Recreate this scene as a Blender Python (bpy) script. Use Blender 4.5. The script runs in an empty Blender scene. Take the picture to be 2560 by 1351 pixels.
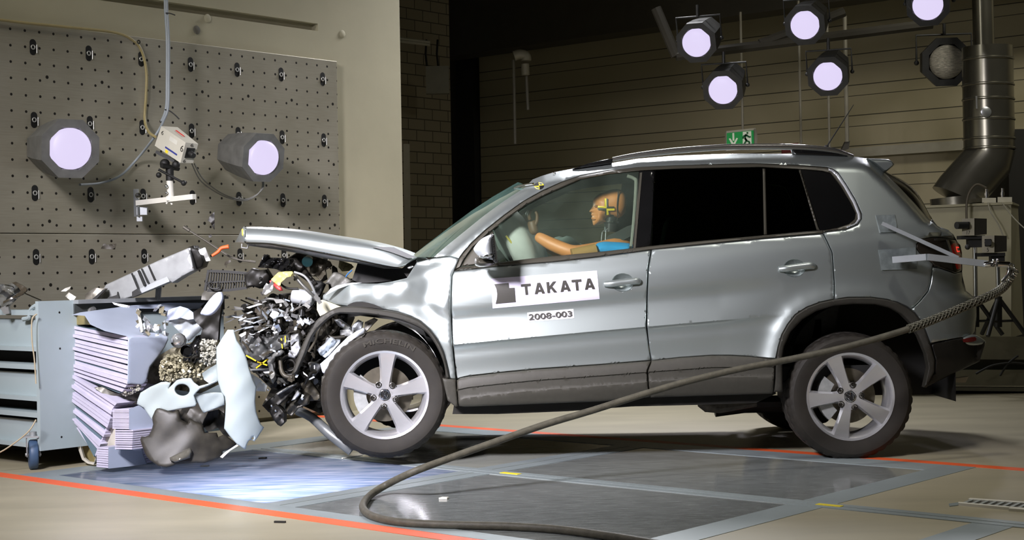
import bpy, bmesh, math, random
from mathutils import Vector, Matrix
from mathutils.geometry import delaunay_2d_cdt

S = bpy.context.scene
COL = S.collection
random.seed(7)
RND = random.Random(11)

# ------------------------------------------------------------------ camera
FP, HC = 3800.0, 1.066                      # focal length in pixels of the 2560 frame, lens height
ROLL = math.atan(133.0 / 7661.0)
RC, RS = math.cos(ROLL), math.sin(ROLL)
cam_data = bpy.data.cameras.new('camera')
cam_data.sensor_width = 36.0
cam_data.lens = FP * 36.0 / 2560.0
cam_data.shift_y = -6.5 / 2560.0
cam_data.clip_start = 0.05
cam_data.clip_end = 200
cam = bpy.data.objects.new('camera', cam_data)
COL.objects.link(cam)
cam.matrix_world = Matrix(((RC, RS, 0, 0), (0, 0, -1, 0), (-RS, RC, 0, HC), (0, 0, 0, 1)))
S.camera = cam

# ------------------------------------------------------------------ world, light, exposure
S.view_settings.view_transform = 'Standard'
S.view_settings.look = 'None'
S.view_settings.exposure = 0.0
S.view_settings.gamma = 1.0
S.view_settings.use_curve_mapping = False
w = bpy.data.worlds.new('hall')
w.use_nodes = True
S.world = w
w.node_tree.nodes['Background'].inputs[0].default_value = (0.085, 0.083, 0.068, 1)
w.node_tree.nodes['Background'].inputs[1].default_value = 0.24


def light(kind, name, loc, target, power, color=(1, 1, 1), size=1.0, size_y=None, spot=60, blend=.6, spread=None):
    d = bpy.data.lights.new(name, kind)
    d.energy = power
    d.color = color
    if kind == 'AREA':
        d.size = size
        if size_y:
            d.shape = 'RECTANGLE'
            d.size_y = size_y
        if spread:
            d.spread = math.radians(spread)
    elif kind == 'SPOT':
        d.spot_size = math.radians(spot)
        d.spot_blend = blend
        d.shadow_soft_size = size
    else:
        d.shadow_soft_size = size
    o = bpy.data.objects.new(name, d)
    COL.objects.link(o)
    o.location = loc
    o.rotation_euler = (Vector(target) - Vector(loc)).to_track_quat('-Z', 'Y').to_euler()
    return o


# overhead lamp banks of the crash hall; side and rear wall lamps are added fills
light('AREA', 'lamp_bank_front', (-3.0, 3.2, 3.75), (-0.75, 8.3, 0.8), 118, (.96, .925, 1.0), 1.1, 0.8, spread=54)
light('SPOT', 'added_fill_floor', (2.3, 6.0, 6.4), (1.5, 5.6, 0.0), 620, (1.0, .96, .86), .3, spot=70, blend=.9)  # unseen fill added to brighten the right of the floor
light('AREA', 'lamp_bank_behind', (0.9, 13.0, 4.8), (0.3, 10.0, 0.0), 130, (.95, .95, 1.0), 1.2, 0.8, spread=100)
light('AREA', 'added_fill_rear_wall', (5.0, 10.8, 5.6), (5.2, 15.5, 1.4), 42, (1.0, .96, .84), 1.2, 0.8, spread=105)  # unseen fill added to brighten the back wall and cabinet
light('AREA', 'lamp_bank_barrier', (-4.4, 5.2, 5.0), (-2.3, 9.8, 1.7), 30, (1.0, .97, .90), 1.0, 0.8, spread=95)

# ------------------------------------------------------------------ pixel rays


def P(px, py, Y):
    """point at depth Y on the ray through a pixel of the 2560x1351 frame"""
    u, v = px - 1280.0, py - 669.0
    return Vector(((u * RC - v * RS) / FP * Y, Y, HC - (u * RS + v * RC) / FP * Y))


def plane_hit(px, py, p0, n):
    o = Vector((0, 0, HC))
    d = P(px, py, 1.0) - o
    k = (p0 - o).dot(n) / d.dot(n)
    return o + d * k


def floor_pt(px, py, z=0.0):
    return plane_hit(px, py, Vector((0, 0, z)), Vector((0, 0, 1)))


DR = Vector((0.757, -0.6535, 0)).normalized()     # along the test track, towards the right
DW = Vector((0.6535, 0.757, 0)).normalized()      # across it, along the barrier wall


def RT(r, t, z):
    return DR * r + DW * t + Vector((0, 0, z))


def depth_plane(p0, n):
    return lambda x, y: plane_hit(x, y, p0, n).y


# ------------------------------------------------------------------ materials
MATS = {}


def M(name, col, rough=.5, metal=0.0, var=.08, scale=9.0, coat=0.0, bump=0.0, bscale=60.0, spec=.5, emit=None, stretch=None):
    if name in MATS:
        return MATS[name]
    m = bpy.data.materials.new(name)
    m.use_nodes = True
    nt = m.node_tree
    b = nt.nodes['Principled BSDF']
    b.inputs['Roughness'].default_value = rough
    b.inputs['Metallic'].default_value = metal
    b.inputs['Coat Weight'].default_value = coat
    b.inputs['Coat Roughness'].default_value = .08
    b.inputs['Specular IOR Level'].default_value = spec
    tc = nt.nodes.new('ShaderNodeTexCoord')
    src = tc.outputs['Object']
    if stretch:
        mp = nt.nodes.new('ShaderNodeMapping')
        mp.inputs['Scale'].default_value = stretch[:3]
        if len(stretch) > 3:
            mp.inputs['Rotation'].default_value = (0, 0, stretch[3])
        nt.links.new(src, mp.inputs[0])
        src = mp.outputs[0]
    no = nt.nodes.new('ShaderNodeTexNoise')
    no.inputs['Scale'].default_value = scale
    no.inputs['Detail'].default_value = 6
    nt.links.new(src, no.inputs['Vector'])
    mix = nt.nodes.new('ShaderNodeMix')
    mix.data_type = 'RGBA'
    mix.inputs['A'].default_value = tuple(max(0, c * (1 - var)) for c in col) + (1,)
    mix.inputs['B'].default_value = tuple(min(1, c * (1 + var)) for c in col) + (1,)
    rmp = nt.nodes.new('ShaderNodeMapRange')
    rmp.inputs['From Min'].default_value = .3
    rmp.inputs['From Max'].default_value = .7
    nt.links.new(no.outputs[0], rmp.inputs[0])
    nt.links.new(rmp.outputs[0], mix.inputs['Factor'])
    nt.links.new(mix.outputs['Result'], b.inputs['Base Color'])
    if bump:
        n2 = nt.nodes.new('ShaderNodeTexNoise')
        n2.inputs['Scale'].default_value = bscale
        nt.links.new(src, n2.inputs['Vector'])
        bp = nt.nodes.new('ShaderNodeBump')
        bp.inputs['Strength'].default_value = bump
        bp.inputs['Distance'].default_value = .01
        nt.links.new(n2.outputs[0], bp.inputs['Height'])
        nt.links.new(bp.outputs[0], b.inputs['Normal'])
    if emit:
        b.inputs['Emission Color'].default_value = emit[:3] + (1,)
        b.inputs['Emission Strength'].default_value = emit[3]
    MATS[name] = m
    return m


def glass_mat(name, tint, rough=.02, haze=0.0, hazecol=(.6, .65, .6), refl=1.5):
    m = bpy.data.materials.new(name)
    m.use_nodes = True
    nt = m.node_tree
    nt.nodes.remove(nt.nodes['Principled BSDF'])
    out = nt.nodes['Material Output']
    tr = nt.nodes.new('ShaderNodeBsdfTransparent')
    tr.inputs[0].default_value = tint + (1,)
    gl = nt.nodes.new('ShaderNodeBsdfGlossy')
    gl.inputs['Roughness'].default_value = rough
    fr = nt.nodes.new('ShaderNodeFresnel')
    fr.inputs[0].default_value = refl
    mx = nt.nodes.new('ShaderNodeMixShader')
    nt.links.new(fr.outputs[0], mx.inputs[0])
    nt.links.new(tr.outputs[0], mx.inputs[1])
    nt.links.new(gl.outputs[0], mx.inputs[2])
    last = mx.outputs[0]
    if haze:  # diffuse layer: haze of the reflected hall painted into the glass
        df = nt.nodes.new('ShaderNodeBsdfDiffuse')
        df.inputs[0].default_value = hazecol + (1,)
        no = nt.nodes.new('ShaderNodeTexNoise')
        no.inputs['Scale'].default_value = 5
        tc = nt.nodes.new('ShaderNodeTexCoord')
        nt.links.new(tc.outputs['Object'], no.inputs['Vector'])
        mm = nt.nodes.new('ShaderNodeMath')
        mm.operation = 'MULTIPLY'
        mm.inputs[1].default_value = haze * 2
        nt.links.new(no.outputs[0], mm.inputs[0])
        m2 = nt.nodes.new('ShaderNodeMixShader')
        nt.links.new(mm.outputs[0], m2.inputs[0])
        nt.links.new(last, m2.inputs[1])
        nt.links.new(df.outputs[0], m2.inputs[2])
        last = m2.outputs[0]
    nt.links.new(last, out.inputs[0])
    MATS[name] = m
    return m


# ------------------------------------------------------------------ object helpers
WLOC = {}


def tag(o, label=None, cat=None, group=None, kind=None):
    if label:
        o['label'] = label
    if cat:
        o['category'] = cat
    if group:
        o['group'] = group
    if kind:
        o['kind'] = kind
    return o


def thing(name, loc, label, cat, group=None, kind=None):
    o = bpy.data.objects.new(name, None)
    COL.objects.link(o)
    o.empty_display_size = .1
    o.location = loc
    WLOC[o.name] = Vector(loc)
    return tag(o, label, cat, group, kind)


def link(name, verts, faces, mat, parent=None, sharp=35, mats=None, fmat=None, smooth=True):
    c = Vector((0, 0, 0))
    if verts:
        lo = Vector([min(v[i] for v in verts) for i in range(3)])
        hi = Vector([max(v[i] for v in verts) for i in range(3)])
        c = (lo + hi) / 2
    me = bpy.data.meshes.new(name)
    me.from_pydata([tuple(Vector(v) - c) for v in verts], [], [tuple(f) for f in faces])
    for mm in (mats or [mat]):
        me.materials.append(mm)
    if fmat:
        me.polygons.foreach_set('material_index', fmat)
    if smooth:
        me.polygons.foreach_set('use_smooth', [True] * len(me.polygons))
        me.set_sharp_from_angle(angle=math.radians(sharp))
    me.update()
    o = bpy.data.objects.new(name, me)
    COL.objects.link(o)
    if parent is not None:
        o.parent = parent
        o.location = c - WLOC[parent.name]
    else:
        o.location = c
    WLOC[o.name] = c
    return o


class MB:
    """collects shapes, links them as one mesh object"""

    def __init__(s):
        s.v, s.f, s.m = [], [], []
        s.cur = 0

    def add(s, vs, fs):
        n = len(s.v)
        s.v += [Vector(a) for a in vs]
        s.f += [tuple(i + n for i in f) for f in fs]
        s.m += [s.cur] * len(fs)
        return s

    def hexa(s, p):
        """8 points: bottom loop 0-3, top loop 4-7"""
        return s.add(p, [(3, 2, 1, 0), (4, 5, 6, 7), (0, 1, 5, 4), (1, 2, 6, 5), (2, 3, 7, 6), (3, 0, 4, 7)])

    def box(s, c, size, rot=None, bev=0.0):
        c = Vector(c)
        x, y, z = size[0] / 2, size[1] / 2, size[2] / 2
        if bev:
            bm = bmesh.new()
            bmesh.ops.create_cube(bm, size=1)
            for v in bm.verts:
                v.co = Vector((v.co.x * size[0], v.co.y * size[1], v.co.z * size[2]))
            bmesh.ops.bevel(bm, geom=bm.edges[:], offset=bev, segments=2, affect='EDGES', profile=.5)
            vs = [v.co.copy() for v in bm.verts]
            bm.verts.index_update()
            fs = [tuple(v.index for v in f.verts) for f in bm.faces]
            bm.free()
        else:
            vs = [Vector(a) for a in ((-x, -y, -z), (x, -y, -z), (x, y, -z), (-x, y, -z), (-x, -y, z), (x, -y, z), (x, y, z), (-x, y, z))]
            fs = [(3, 2, 1, 0), (4, 5, 6, 7), (0, 1, 5, 4), (1, 2, 6, 5), (2, 3, 7, 6), (3, 0, 4, 7)]
        if rot is not None:
            vs = [rot @ v for v in vs]
        return s.add([v + c for v in vs], fs)

    def rtbox(s, r0, r1, t0, t1, z0, z1):
        """box aligned with the test track"""
        return s.hexa([RT(r0, t0, z0), RT(r1, t0, z0), RT(r1, t1, z0), RT(r0, t1, z0),
                       RT(r0, t0, z1), RT(r1, t0, z1), RT(r1, t1, z1), RT(r0, t1, z1)])

    def tube(s, pts, r, n=10, cap=True, smooth_steps=0, closed=False):
        pts = [Vector(p) for p in pts]
        if smooth_steps:
            pts = spline(pts, smooth_steps)
        rs = r if isinstance(r, (list, tuple)) else None
        vs, fs = [], []
        up = Vector((.13, .31, .94)).normalized()
        L = len(pts)
        prev = None
        for i, p in enumerate(pts):
            a = pts[max(0, i - 1)]
            b = pts[min(L - 1, i + 1)]
            d = (b - a)
            if d.length < 1e-9:
                d = Vector((0, 0, 1))
            d.normalize()
            x = (prev - d * prev.dot(d)) if prev is not None else d.cross(up)
            if x.length < 1e-6:
                x = d.orthogonal()
            x.normalize()
            prev = x
            y = d.cross(x)
            rr = r
            if rs:
                q = i / max(1, L - 1) * (len(rs) - 1)
                k = min(len(rs) - 2, int(q))
                rr = rs[k] + (rs[k + 1] - rs[k]) * (q - k)
            for j in range(n):
                t = 2 * math.pi * j / n
                vs.append(p + x * (math.cos(t) * rr) + y * (math.sin(t) * rr))
        for i in range(L - 1):
            for j in range(n):
                a, b = i * n + j, i * n + (j + 1) % n
                fs.append((a, b, b + n, a + n))
        if closed:
            for j in range(n):
                a, b = (L - 1) * n + j, (L - 1) * n + (j + 1) % n
                fs.append((a, b, (j + 1) % n, j))
        elif cap:
            fs.append(tuple(range(n - 1, -1, -1)))
            fs.append(tuple((L - 1) * n + j for j in range(n)))
        return s.add(vs, fs)

    def cyl(s, a, b, r, n=20, r2=None):
        return s.tube([a, b], [r, r if r2 is None else r2], n)

    def lathe(s, prof, c, axis, n=32, closed_prof=False):
        """prof: (radius, along-axis) pairs"""
        c, ax = Vector(c), Vector(axis).normalized()
        x = ax.orthogonal().normalized()
        y = ax.cross(x)
        vs, fs = [], []
        k = len(prof)
        for i in range(n):
            t = 2 * math.pi * i / n
            e = x * math.cos(t) + y * math.sin(t)
            for (r, h) in prof:
                vs.append(c + e * r + ax * h)
        for i in range(n):
            j = (i + 1) % n
            for q in range(k if closed_prof else k - 1):
                q2 = (q + 1) % k
                fs.append((i * k + q, j * k + q, j * k + q2, i * k + q2))
        return s.add(vs, fs)

    def sphere(s, c, r, nu=16, nv=10, sc=(1, 1, 1), rot=None):
        vs, fs = [], []
        c = Vector(c)
        for i in range(nv + 1):
            a = math.pi * i / nv
            for j in range(nu):
                b = 2 * math.pi * j / nu
                q = Vector((math.sin(a) * math.cos(b) * sc[0], math.sin(a) * math.sin(b) * sc[1], math.cos(a) * sc[2])) * r
                if rot is not None:
                    q = rot @ q
                vs.append(c + q)
        for i in range(nv):
            for j in range(nu):
                k = (j + 1) % nu
                fs.append((i * nu + j, (i + 1) * nu + j, (i + 1) * nu + k, i * nu + k))
        return s.add(vs, fs)

    def slab(s, pts, thick):
        """closed polygon of 3D points, given a thickness"""
        pts = [Vector(p) for p in pts]
        n = len(pts)
        t = Vector(thick)
        fs = [tuple(range(n)), tuple(range(2 * n - 1, n - 1, -1))]
        for i in range(n):
            j = (i + 1) % n
            fs.append((i, i + n, j + n, j))
        return s.add(pts + [p + t for p in pts], fs)

    def build(s, name, mat, parent=None, sharp=35, smooth=True):
        if isinstance(mat, (list, tuple)):
            return link(name, s.v, s.f, None, parent, sharp, list(mat), s.m, smooth)
        return link(name, s.v, s.f, mat, parent, sharp, None, None, smooth)


def spline(pts, k=6):
    pts = [Vector(p) for p in pts]
    out = []
    for i in range(len(pts) - 1):
        p0, p1, p2, p3 = pts[max(0, i - 1)], pts[i], pts[i + 1], pts[min(len(pts) - 1, i + 2)]
        for j in range(k):
            t = j / k
            out.append(.5 * ((2 * p1) + (p2 - p0) * t + (2 * p0 - 5 * p1 + 4 * p2 - p3) * t * t + (3 * p1 - p0 - 3 * p2 + p3) * t ** 3))
    out.append(pts[-1])
    return out


def lerp_list(tab, x):
    if x <= tab[0][0]:
        return tab[0][1]
    for (a, b), (c, d) in zip(tab, tab[1:]):
        if x <= c:
            return b + (d - b) * (x - a) / (c - a)
    return tab[-1][1]


def cubic(tab, x):
    """monotone-ish hermite through (x, y) knots"""
    n = len(tab)
    if x <= tab[0][0]:
        return tab[0][1]
    if x >= tab[-1][0]:
        return tab[-1][1]
    for i in range(n - 1):
        x0, y0 = tab[i]
        x1, y1 = tab[i + 1]
        if x <= x1:
            h = x1 - x0
            s = (y1 - y0) / h
            sp = (y0 - tab[i - 1][1]) / (x0 - tab[i - 1][0]) if i > 0 else s
            sn = (tab[i + 2][1] - y1) / (tab[i + 2][0] - x1) if i < n - 2 else s
            m0 = 0 if sp * s <= 0 else (sp + s) / 2
            m1 = 0 if sn * s <= 0 else (sn + s) / 2
            t = (x - x0) / h
            return (y0 * (1 + 2 * t) * (1 - t) ** 2 + h * m0 * t * (1 - t) ** 2 + y1 * t * t * (3 - 2 * t) + h * m1 * t * t * (t - 1))


def inside(poly, x, y):
    r = False
    n = len(poly)
    j = n - 1
    for i in range(n):
        xi, yi = poly[i]
        xj, yj = poly[j]
        if (yi > y) != (yj > y) and x < (xj - xi) * (y - yi) / (yj - yi) + xi:
            r = not r
        j = i
    return r


def pdist(line, x, y, closed=True):
    best = 1e9
    n = len(line)
    for i in range(n if closed else n - 1):
        ax, ay = line[i]
        bx, by = line[(i + 1) % n]
        dx, dy = bx - ax, by - ay
        l2 = dx * dx + dy * dy
        t = 0 if l2 == 0 else max(0, min(1, ((x - ax) * dx + (y - ay) * dy) / l2))
        d = (x - ax - t * dx) ** 2 + (y - ay - t * dy) ** 2
        if d < best:
            best = d
    return math.sqrt(best)


def resample(poly, step, closed=True):
    out = []
    n = len(poly)
    for i in range(n if closed else n - 1):
        (ax, ay), (bx, by) = poly[i], poly[(i + 1) % n]
        k = max(1, int(math.ceil(math.hypot(bx - ax, by - ay) / step)))
        for j in range(k):
            out.append((ax + (bx - ax) * j / k, ay + (by - ay) * j / k))
    if not closed:
        out.append(poly[-1])
    return out


def smooth2d(pts, k=4, closed=False):
    if closed:
        q = [Vector((a, b, 0)) for a, b in pts]
        n = len(q)
        out = []
        for i in range(n):
            p0, p1, p2, p3 = q[i - 1], q[i], q[(i + 1) % n], q[(i + 2) % n]
            for j in range(k):
                t = j / k
                v = .5 * ((2 * p1) + (p2 - p0) * t + (2 * p0 - 5 * p1 + 4 * p2 - p3) * t * t + (3 * p1 - p0 - 3 * p2 + p3) * t ** 3)
                out.append((v.x, v.y))
        return out
    return [(v.x, v.y) for v in spline([(a, b, 0) for a, b in pts], k)]


def mesh2d(outline, step, holes=(), roll=0.0, extra=()):
    """triangulated fill of an outline in the picture plane: points, triangles, boundary distance"""
    loops = [resample(outline, step)] + [resample(h, step) for h in holes]
    pts, edges = [], []
    for lp in loops:
        n = len(pts)
        pts += [Vector(p) for p in lp]
        edges += [(n + i, n + (i + 1) % len(lp)) for i in range(len(lp))]

    def ok(x, y):
        return inside(outline, x, y) and not any(inside(h, x, y) for h in holes)

    def bd(x, y):
        return min(pdist(lp, x, y) for lp in [outline] + list(holes))
    if roll:
        for lp in loops:
            n = len(lp)
            for i in range(n):
                (ax, ay), (bx, by) = lp[i - 1], lp[(i + 1) % n]
                dx, dy = bx - ax, by - ay
                l = math.hypot(dx, dy) or 1
                for sgn in (1, -1):
                    for k in (.5, 1.0):
                        x, y = lp[i][0] - dy / l * roll * k * sgn, lp[i][1] + dx / l * roll * k * sgn
                        if ok(x, y) and bd(x, y) > roll * k * .8:
                            pts.append(Vector((x, y)))
    xs = [p[0] for p in outline]
    ys = [p[1] for p in outline]
    y = min(ys) + step * .5
    row = 0
    while y < max(ys):
        x = min(xs) + (step * .5 if row % 2 else 0)
        while x < max(xs):
            if ok(x, y) and bd(x, y) > max(step * .45, roll * 1.4):
                pts.append(Vector((x, y)))
            x += step
        y += step * .87
        row += 1
    for e in extra:
        if ok(*e):
            pts.append(Vector(e))
    vs, es, fs, _, _, _ = delaunay_2d_cdt(pts, edges, [], 0, 1e-4)
    tri = []
    for f in fs:
        cx = sum(vs[i].x for i in f) / len(f)
        cy = sum(vs[i].y for i in f) / len(f)
        if ok(cx, cy):
            tri.append(tuple(f))
    used = sorted({i for f in tri for i in f})
    mp = {a: b for b, a in enumerate(used)}
    tri = [tuple(mp[i] for i in f) for f in tri]
    # orient so that the front faces the lens (image y runs down)
    out = []
    for f in tri:
        a, b, c = (vs[used[i]] for i in f[:3])
        if (b.x - a.x) * (c.y - a.y) - (b.y - a.y) * (c.x - a.x) > 0:
            f = f[::-1]
        out.append(f)
    P2 = [(vs[i].x, vs[i].y) for i in used]
    return P2, out, bd


YC = 9.055                                   # the car's centre plane


def panel(name, outline, depth, mat, parent=None, step=12, thick=.012, holes=(), roll=0.0, rollamt=.007,
          sharp=38, mirror=False, back=None, only_mirror=False, extra=()):
    p2, tri, bd = mesh2d(outline, step, holes, roll, extra)
    fr, bk = [], []
    for (x, y) in p2:
        Y = depth(x, y)
        if roll:
            d = bd(x, y)
            if d < roll:
                Y += rollamt * (1 - d / roll) ** 2
        v = P(x, y, Y)
        fr.append(v)
        bk.append(v + Vector((0, back(x, y) if back else thick, 0)))
    n = len(fr)
    fs = list(tri) + [tuple(i + n for i in f[::-1]) for f in tri]
    cnt = {}
    for f in tri:
        for i in range(len(f)):
            a, b = f[i], f[(i + 1) % len(f)]
            cnt[(a, b)] = 1
    for (a, b) in list(cnt):
        if (b, a) not in cnt:
            fs.append((b, a, a + n, b + n))
    vs = fr + bk
    o = None
    if not only_mirror:
        o = link(name, vs, fs, mat, parent, sharp)
    if mirror or only_mirror:
        vm = [Vector((v.x, 2 * YC - v.y, v.z)) for v in vs]
        om = link(name, vm, [f[::-1] for f in fs], mat, parent, sharp)
        return o or om
    return o


def inflate(name, outline, Yc, half, dmax, mat, parent=None, step=6, sharp=60, holes=(), power=.5, yoff=None):
    """closed rounded solid with a given side outline, symmetric about depth Yc"""
    p2, tri, bd = mesh2d(outline, step, holes, min(step * .5, 2.5))
    fr, bk = [], []
    for (x, y) in p2:
        d = min(1.0, bd(x, y) / dmax)
        h = half * max(0.0, 1 - (1 - d) ** 2) ** power
        yc = Yc + (yoff(x, y) if yoff else 0)
        c = P(x, y, yc)
        fr.append(c + Vector((0, -h, 0)))
        bk.append(c + Vector((0, h, 0)))
    n = len(fr)
    fs = list(tri) + [tuple(i + n for i in f[::-1]) for f in tri]
    cnt = {}
    for f in tri:
        for i in range(len(f)):
            cnt[(f[i], f[(i + 1) % len(f)])] = 1
    for (a, b) in list(cnt):
        if (b, a) not in cnt:
            fs.append((b, a, a + n, b + n))
    # pull the front back along its own ray so that the outline stays put
    return link(name, fr + bk, fs, mat, parent, sharp)


def join(first, others):
    """merge meshes of one part (surface pattern) into the first object"""
    vs, fs, mi, mats = [], [], [], []
    for o in [first] + others:
        off = WLOC[o.name]
        n0 = len(vs)
        vs += [v.co + off for v in o.data.vertices]
        base = len(mats)
        mats += list(o.data.materials)
        for p in o.data.polygons:
            fs.append(tuple(i + n0 for i in p.vertices))
            mi.append(base + p.material_index)
    c = WLOC[first.name]
    me = bpy.data.meshes.new(first.data.name)
    me.from_pydata([tuple(v - c) for v in vs], [], fs)
    for m in mats:
        me.materials.append(m)
    me.polygons.foreach_set('material_index', mi)
    first.data = me
    for o in others:
        d = o.data
        bpy.data.objects.remove(o)
        bpy.data.meshes.remove(d)
    return first


def hexpx(name, pts, mat, parent=None, sharp=30):
    """pts: 8 (px, py, Y): near-bottom... ordered bottom loop then top loop"""
    b = MB().hexa([P(*p) for p in pts])
    return b.build(name, mat, parent, sharp, smooth=False)

# ------------------------------------------------------------------ palette
concrete_floor = M('screed', (.345, .31, .215), .42, 0, .13, 1.6, bump=.04, bscale=30, stretch=(.6, 2.2, 1, .7))
steel_strip = M('strip steel', (.30, .345, .355), .38, .25, .10, 3.0)
pane_grey = M('pane grey', (.20, .215, .212), .11, 0, .40, 7.0, stretch=(1.2, 14, 1, -.05), spec=.6)
tape_red = M('orange tape', (.78, .115, .028), .45, 0, .06, 5)
concrete_wall = M('cast concrete', (.45, .415, .285), .8, 0, .10, 1.1, bump=.08, bscale=14)
concrete_dark = M('recess concrete', (.16, .15, .12), .9)
black = M('black', (.006, .006, .005), .6)
rubber = M('tyre rubber', (.014, .011, .007), .7, 0, .2, 20, bump=.05, bscale=200)
blackgloss = M('gloss black', (.006, .006, .006), .12, 0, .1, 10, coat=.3)
archtrim = M('arch trim', (.026, .024, .018), .62, 0, .08, 40, bump=.05, bscale=350)
cladding = M('grey cladding', (.040, .037, .028), .6, 0, .08, 40, bump=.05, bscale=350)
darkplastic = M('dark plastic', (.010, .009, .007), .5, 0, .3, 12, spec=.35)
paint = M('silver paint', (.44, .485, .475), .36, .80, .02, 3, coat=.35)
chrome = M('chrome', (.78, .78, .78), .12, 1.0, .02)
alloy = M('alloy', (.74, .74, .76), .27, .75, .04, 4)
alloy_face = M('alloy machined', (.62, .62, .63), .22, .95, .06, 3, stretch=(1, 1, 22))
steel = M('bright steel', (.50, .51, .51), .35, .8, .15, 8)
galv = M('galvanised', (.40, .42, .43), .42, .5, .16, 7)
cart_blue = M('cart blue grey', (.35, .42, .435), .5, 0, .06, 2.5)
white_plastic = M('white bumper plastic', (.36, .415, .41), .45, 0, .05, 5, coat=.2)
honey = M('honeycomb edge', (.50, .475, .585), .55, 0, .06, 14)
honey_gap = M('honeycomb gap', (.10, .15, .18), .6)
sheet_blue = M('barrier sheet', (.38, .43, .53), .5, .1, .07, 4)
beige = M('beige case', (.46, .45, .35), .5, 0, .04, 6)
off_white = M('white enamel', (.72, .70, .62), .4, 0, .05, 9)
brown_dark = M('brown dark', (.05, .042, .026), .6)
yellow = M('marker yellow', (.75, .60, .03), .5, 0, .05)
red = M('red', (.75, .02, .015), .4)
amber_foam = M('amber foam', (.30, .27, .13), .8, 0, .3, 40)
lens_on = M('lamp lens lit', (.02, .02, .02), .5, emit=(.75, .67, .93, 1.0))
glassclear = glass_mat('side glass', (.88, .92, .88), .015, .03, (.36, .44, .36), 1.35)
glassdark = glass_mat('privacy glass', (.10, .15, .11), .02)
glassscreen = glass_mat('windscreen glass', (.50, .64, .56), .03, .09, (.30, .55, .47))
glassplain = glass_mat('clear plastic', (.85, .87, .87), .05, .05, (.8, .8, .8))


# ------------------------------------------------------------------ floor
def floor_grid():
    rs = [-16, -7.13, -5.43, -5.23, -3.47, 9]
    ts = [-6, 4.53, 5.85, 5.98, 7.20, 18]
    b = MB()
    for i in range(len(rs) - 1):
        for j in range(len(ts) - 1):
            if (i, j) in ((1, 1), (3, 1), (1, 3), (3, 3)):
                continue
            b.add([RT(rs[i], ts[j], 0), RT(rs[i + 1], ts[j], 0), RT(rs[i + 1], ts[j + 1], 0), RT(rs[i], ts[j + 1], 0)], [(0, 1, 2, 3)])
    o = b.build('floor', concrete_floor)
    tag(o, 'beige screed floor of the crash hall with set-in glass panes', 'floor', kind='structure')


floor_grid()


def rtstrip(name, r0, r1, t0, t1, mat, h=.002, label=None, cat='floor strip'):
    o = MB().rtbox(r0, r1, t0, t1, -.02, h).build(name, mat)
    return tag(o, label, cat, kind='structure')


# panes over the film pit
pane_lit = bpy.data.materials.new('pane milky')
pane_lit.use_nodes = True
_nt = pane_lit.node_tree
_b = _nt.nodes['Principled BSDF']
_b.inputs['Roughness'].default_value = .12
_tr = _nt.nodes.new('ShaderNodeBsdfTranslucent')
_mx = _nt.nodes.new('ShaderNodeMixShader')
_mx.inputs[0].default_value = .55
_tc = _nt.nodes.new('ShaderNodeTexCoord')
_mp = _nt.nodes.new('ShaderNodeMapping')
_mp.inputs['Scale'].default_value = (1.3, 9, 1)
_no = _nt.nodes.new('ShaderNodeTexNoise')
_no.inputs['Scale'].default_value = 3
_no.inputs['Detail'].default_value = 8
_cr = _nt.nodes.new('ShaderNodeValToRGB')
_cr.color_ramp.elements[0].position = .35
_cr.color_ramp.elements[0].color = (.22, .30, .40, 1)
_cr.color_ramp.elements[1].position = .65
_cr.color_ramp.elements[1].color = (.52, .54, .62, 1)
_nt.links.new(_tc.outputs['Object'], _mp.inputs[0])
_nt.links.new(_mp.outputs[0], _no.inputs['Vector'])
_nt.links.new(_no.outputs[0], _cr.inputs[0])
_nt.links.new(_cr.outputs[0], _b.inputs['Base Color'])
_nt.links.new(_cr.outputs[0], _tr.inputs[0])
_nt.links.new(_b.outputs[0], _mx.inputs[1])
_nt.links.new(_tr.outputs[0], _mx.inputs[2])
_nt.links.new(_mx.outputs[0], _nt.nodes['Material Output'].inputs[0])

pane_pale = M('pane pale', (.36, .37, .33), .10, 0, .10, 5.0, stretch=(1.2, 9, 1, -.05), spec=.6)
for i, (r0, r1, t0, t1, m, lab) in enumerate((
        (-7.13, -5.43, 4.53, 5.85, pane_lit, 'bright milky floor pane lit from the pit beneath, under the wreckage'),
        (-5.23, -3.47, 4.53, 5.85, pane_grey, 'grey scuffed floor pane in front, under the loop of cable'),
        (-7.13, -5.43, 5.98, 7.20, pane_pale, 'pale floor pane behind the front wheel'),
        (-5.23, -3.47, 5.98, 7.20, pane_grey, 'dark scuffed floor pane in front of the rear wheel'))):
    o = MB().rtbox(r0, r1, t0, t1, -.03, 0.0).build('window_%d' % (i + 1), m)
    tag(o, lab, 'floor window', kind='structure')
pit = MB()
pit.rtbox(-7.14, -5.42, 4.52, 5.86, -1.05, -1.0)
pit.rtbox(-7.20, -7.13, 4.5, 5.9, -1.0, -.03)
pit.rtbox(-5.43, -5.36, 4.5, 5.9, -1.0, -.03)
pit.rtbox(-7.2, -5.36, 4.46, 4.53, -1.0, -.03)
pit.rtbox(-7.2, -5.36, 5.85, 5.92, -1.0, -.03)
tag(pit.build('film_pit', off_white), 'white film pit below the bright floor pane', 'pit', kind='structure')
light('SPOT', 'pit_lamp', RT(-5.62, 4.66, -.85), RT(-5.75, 4.86, 0), 420, (.90, .86, 1.0), .12, spot=110, blend=1)

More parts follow.
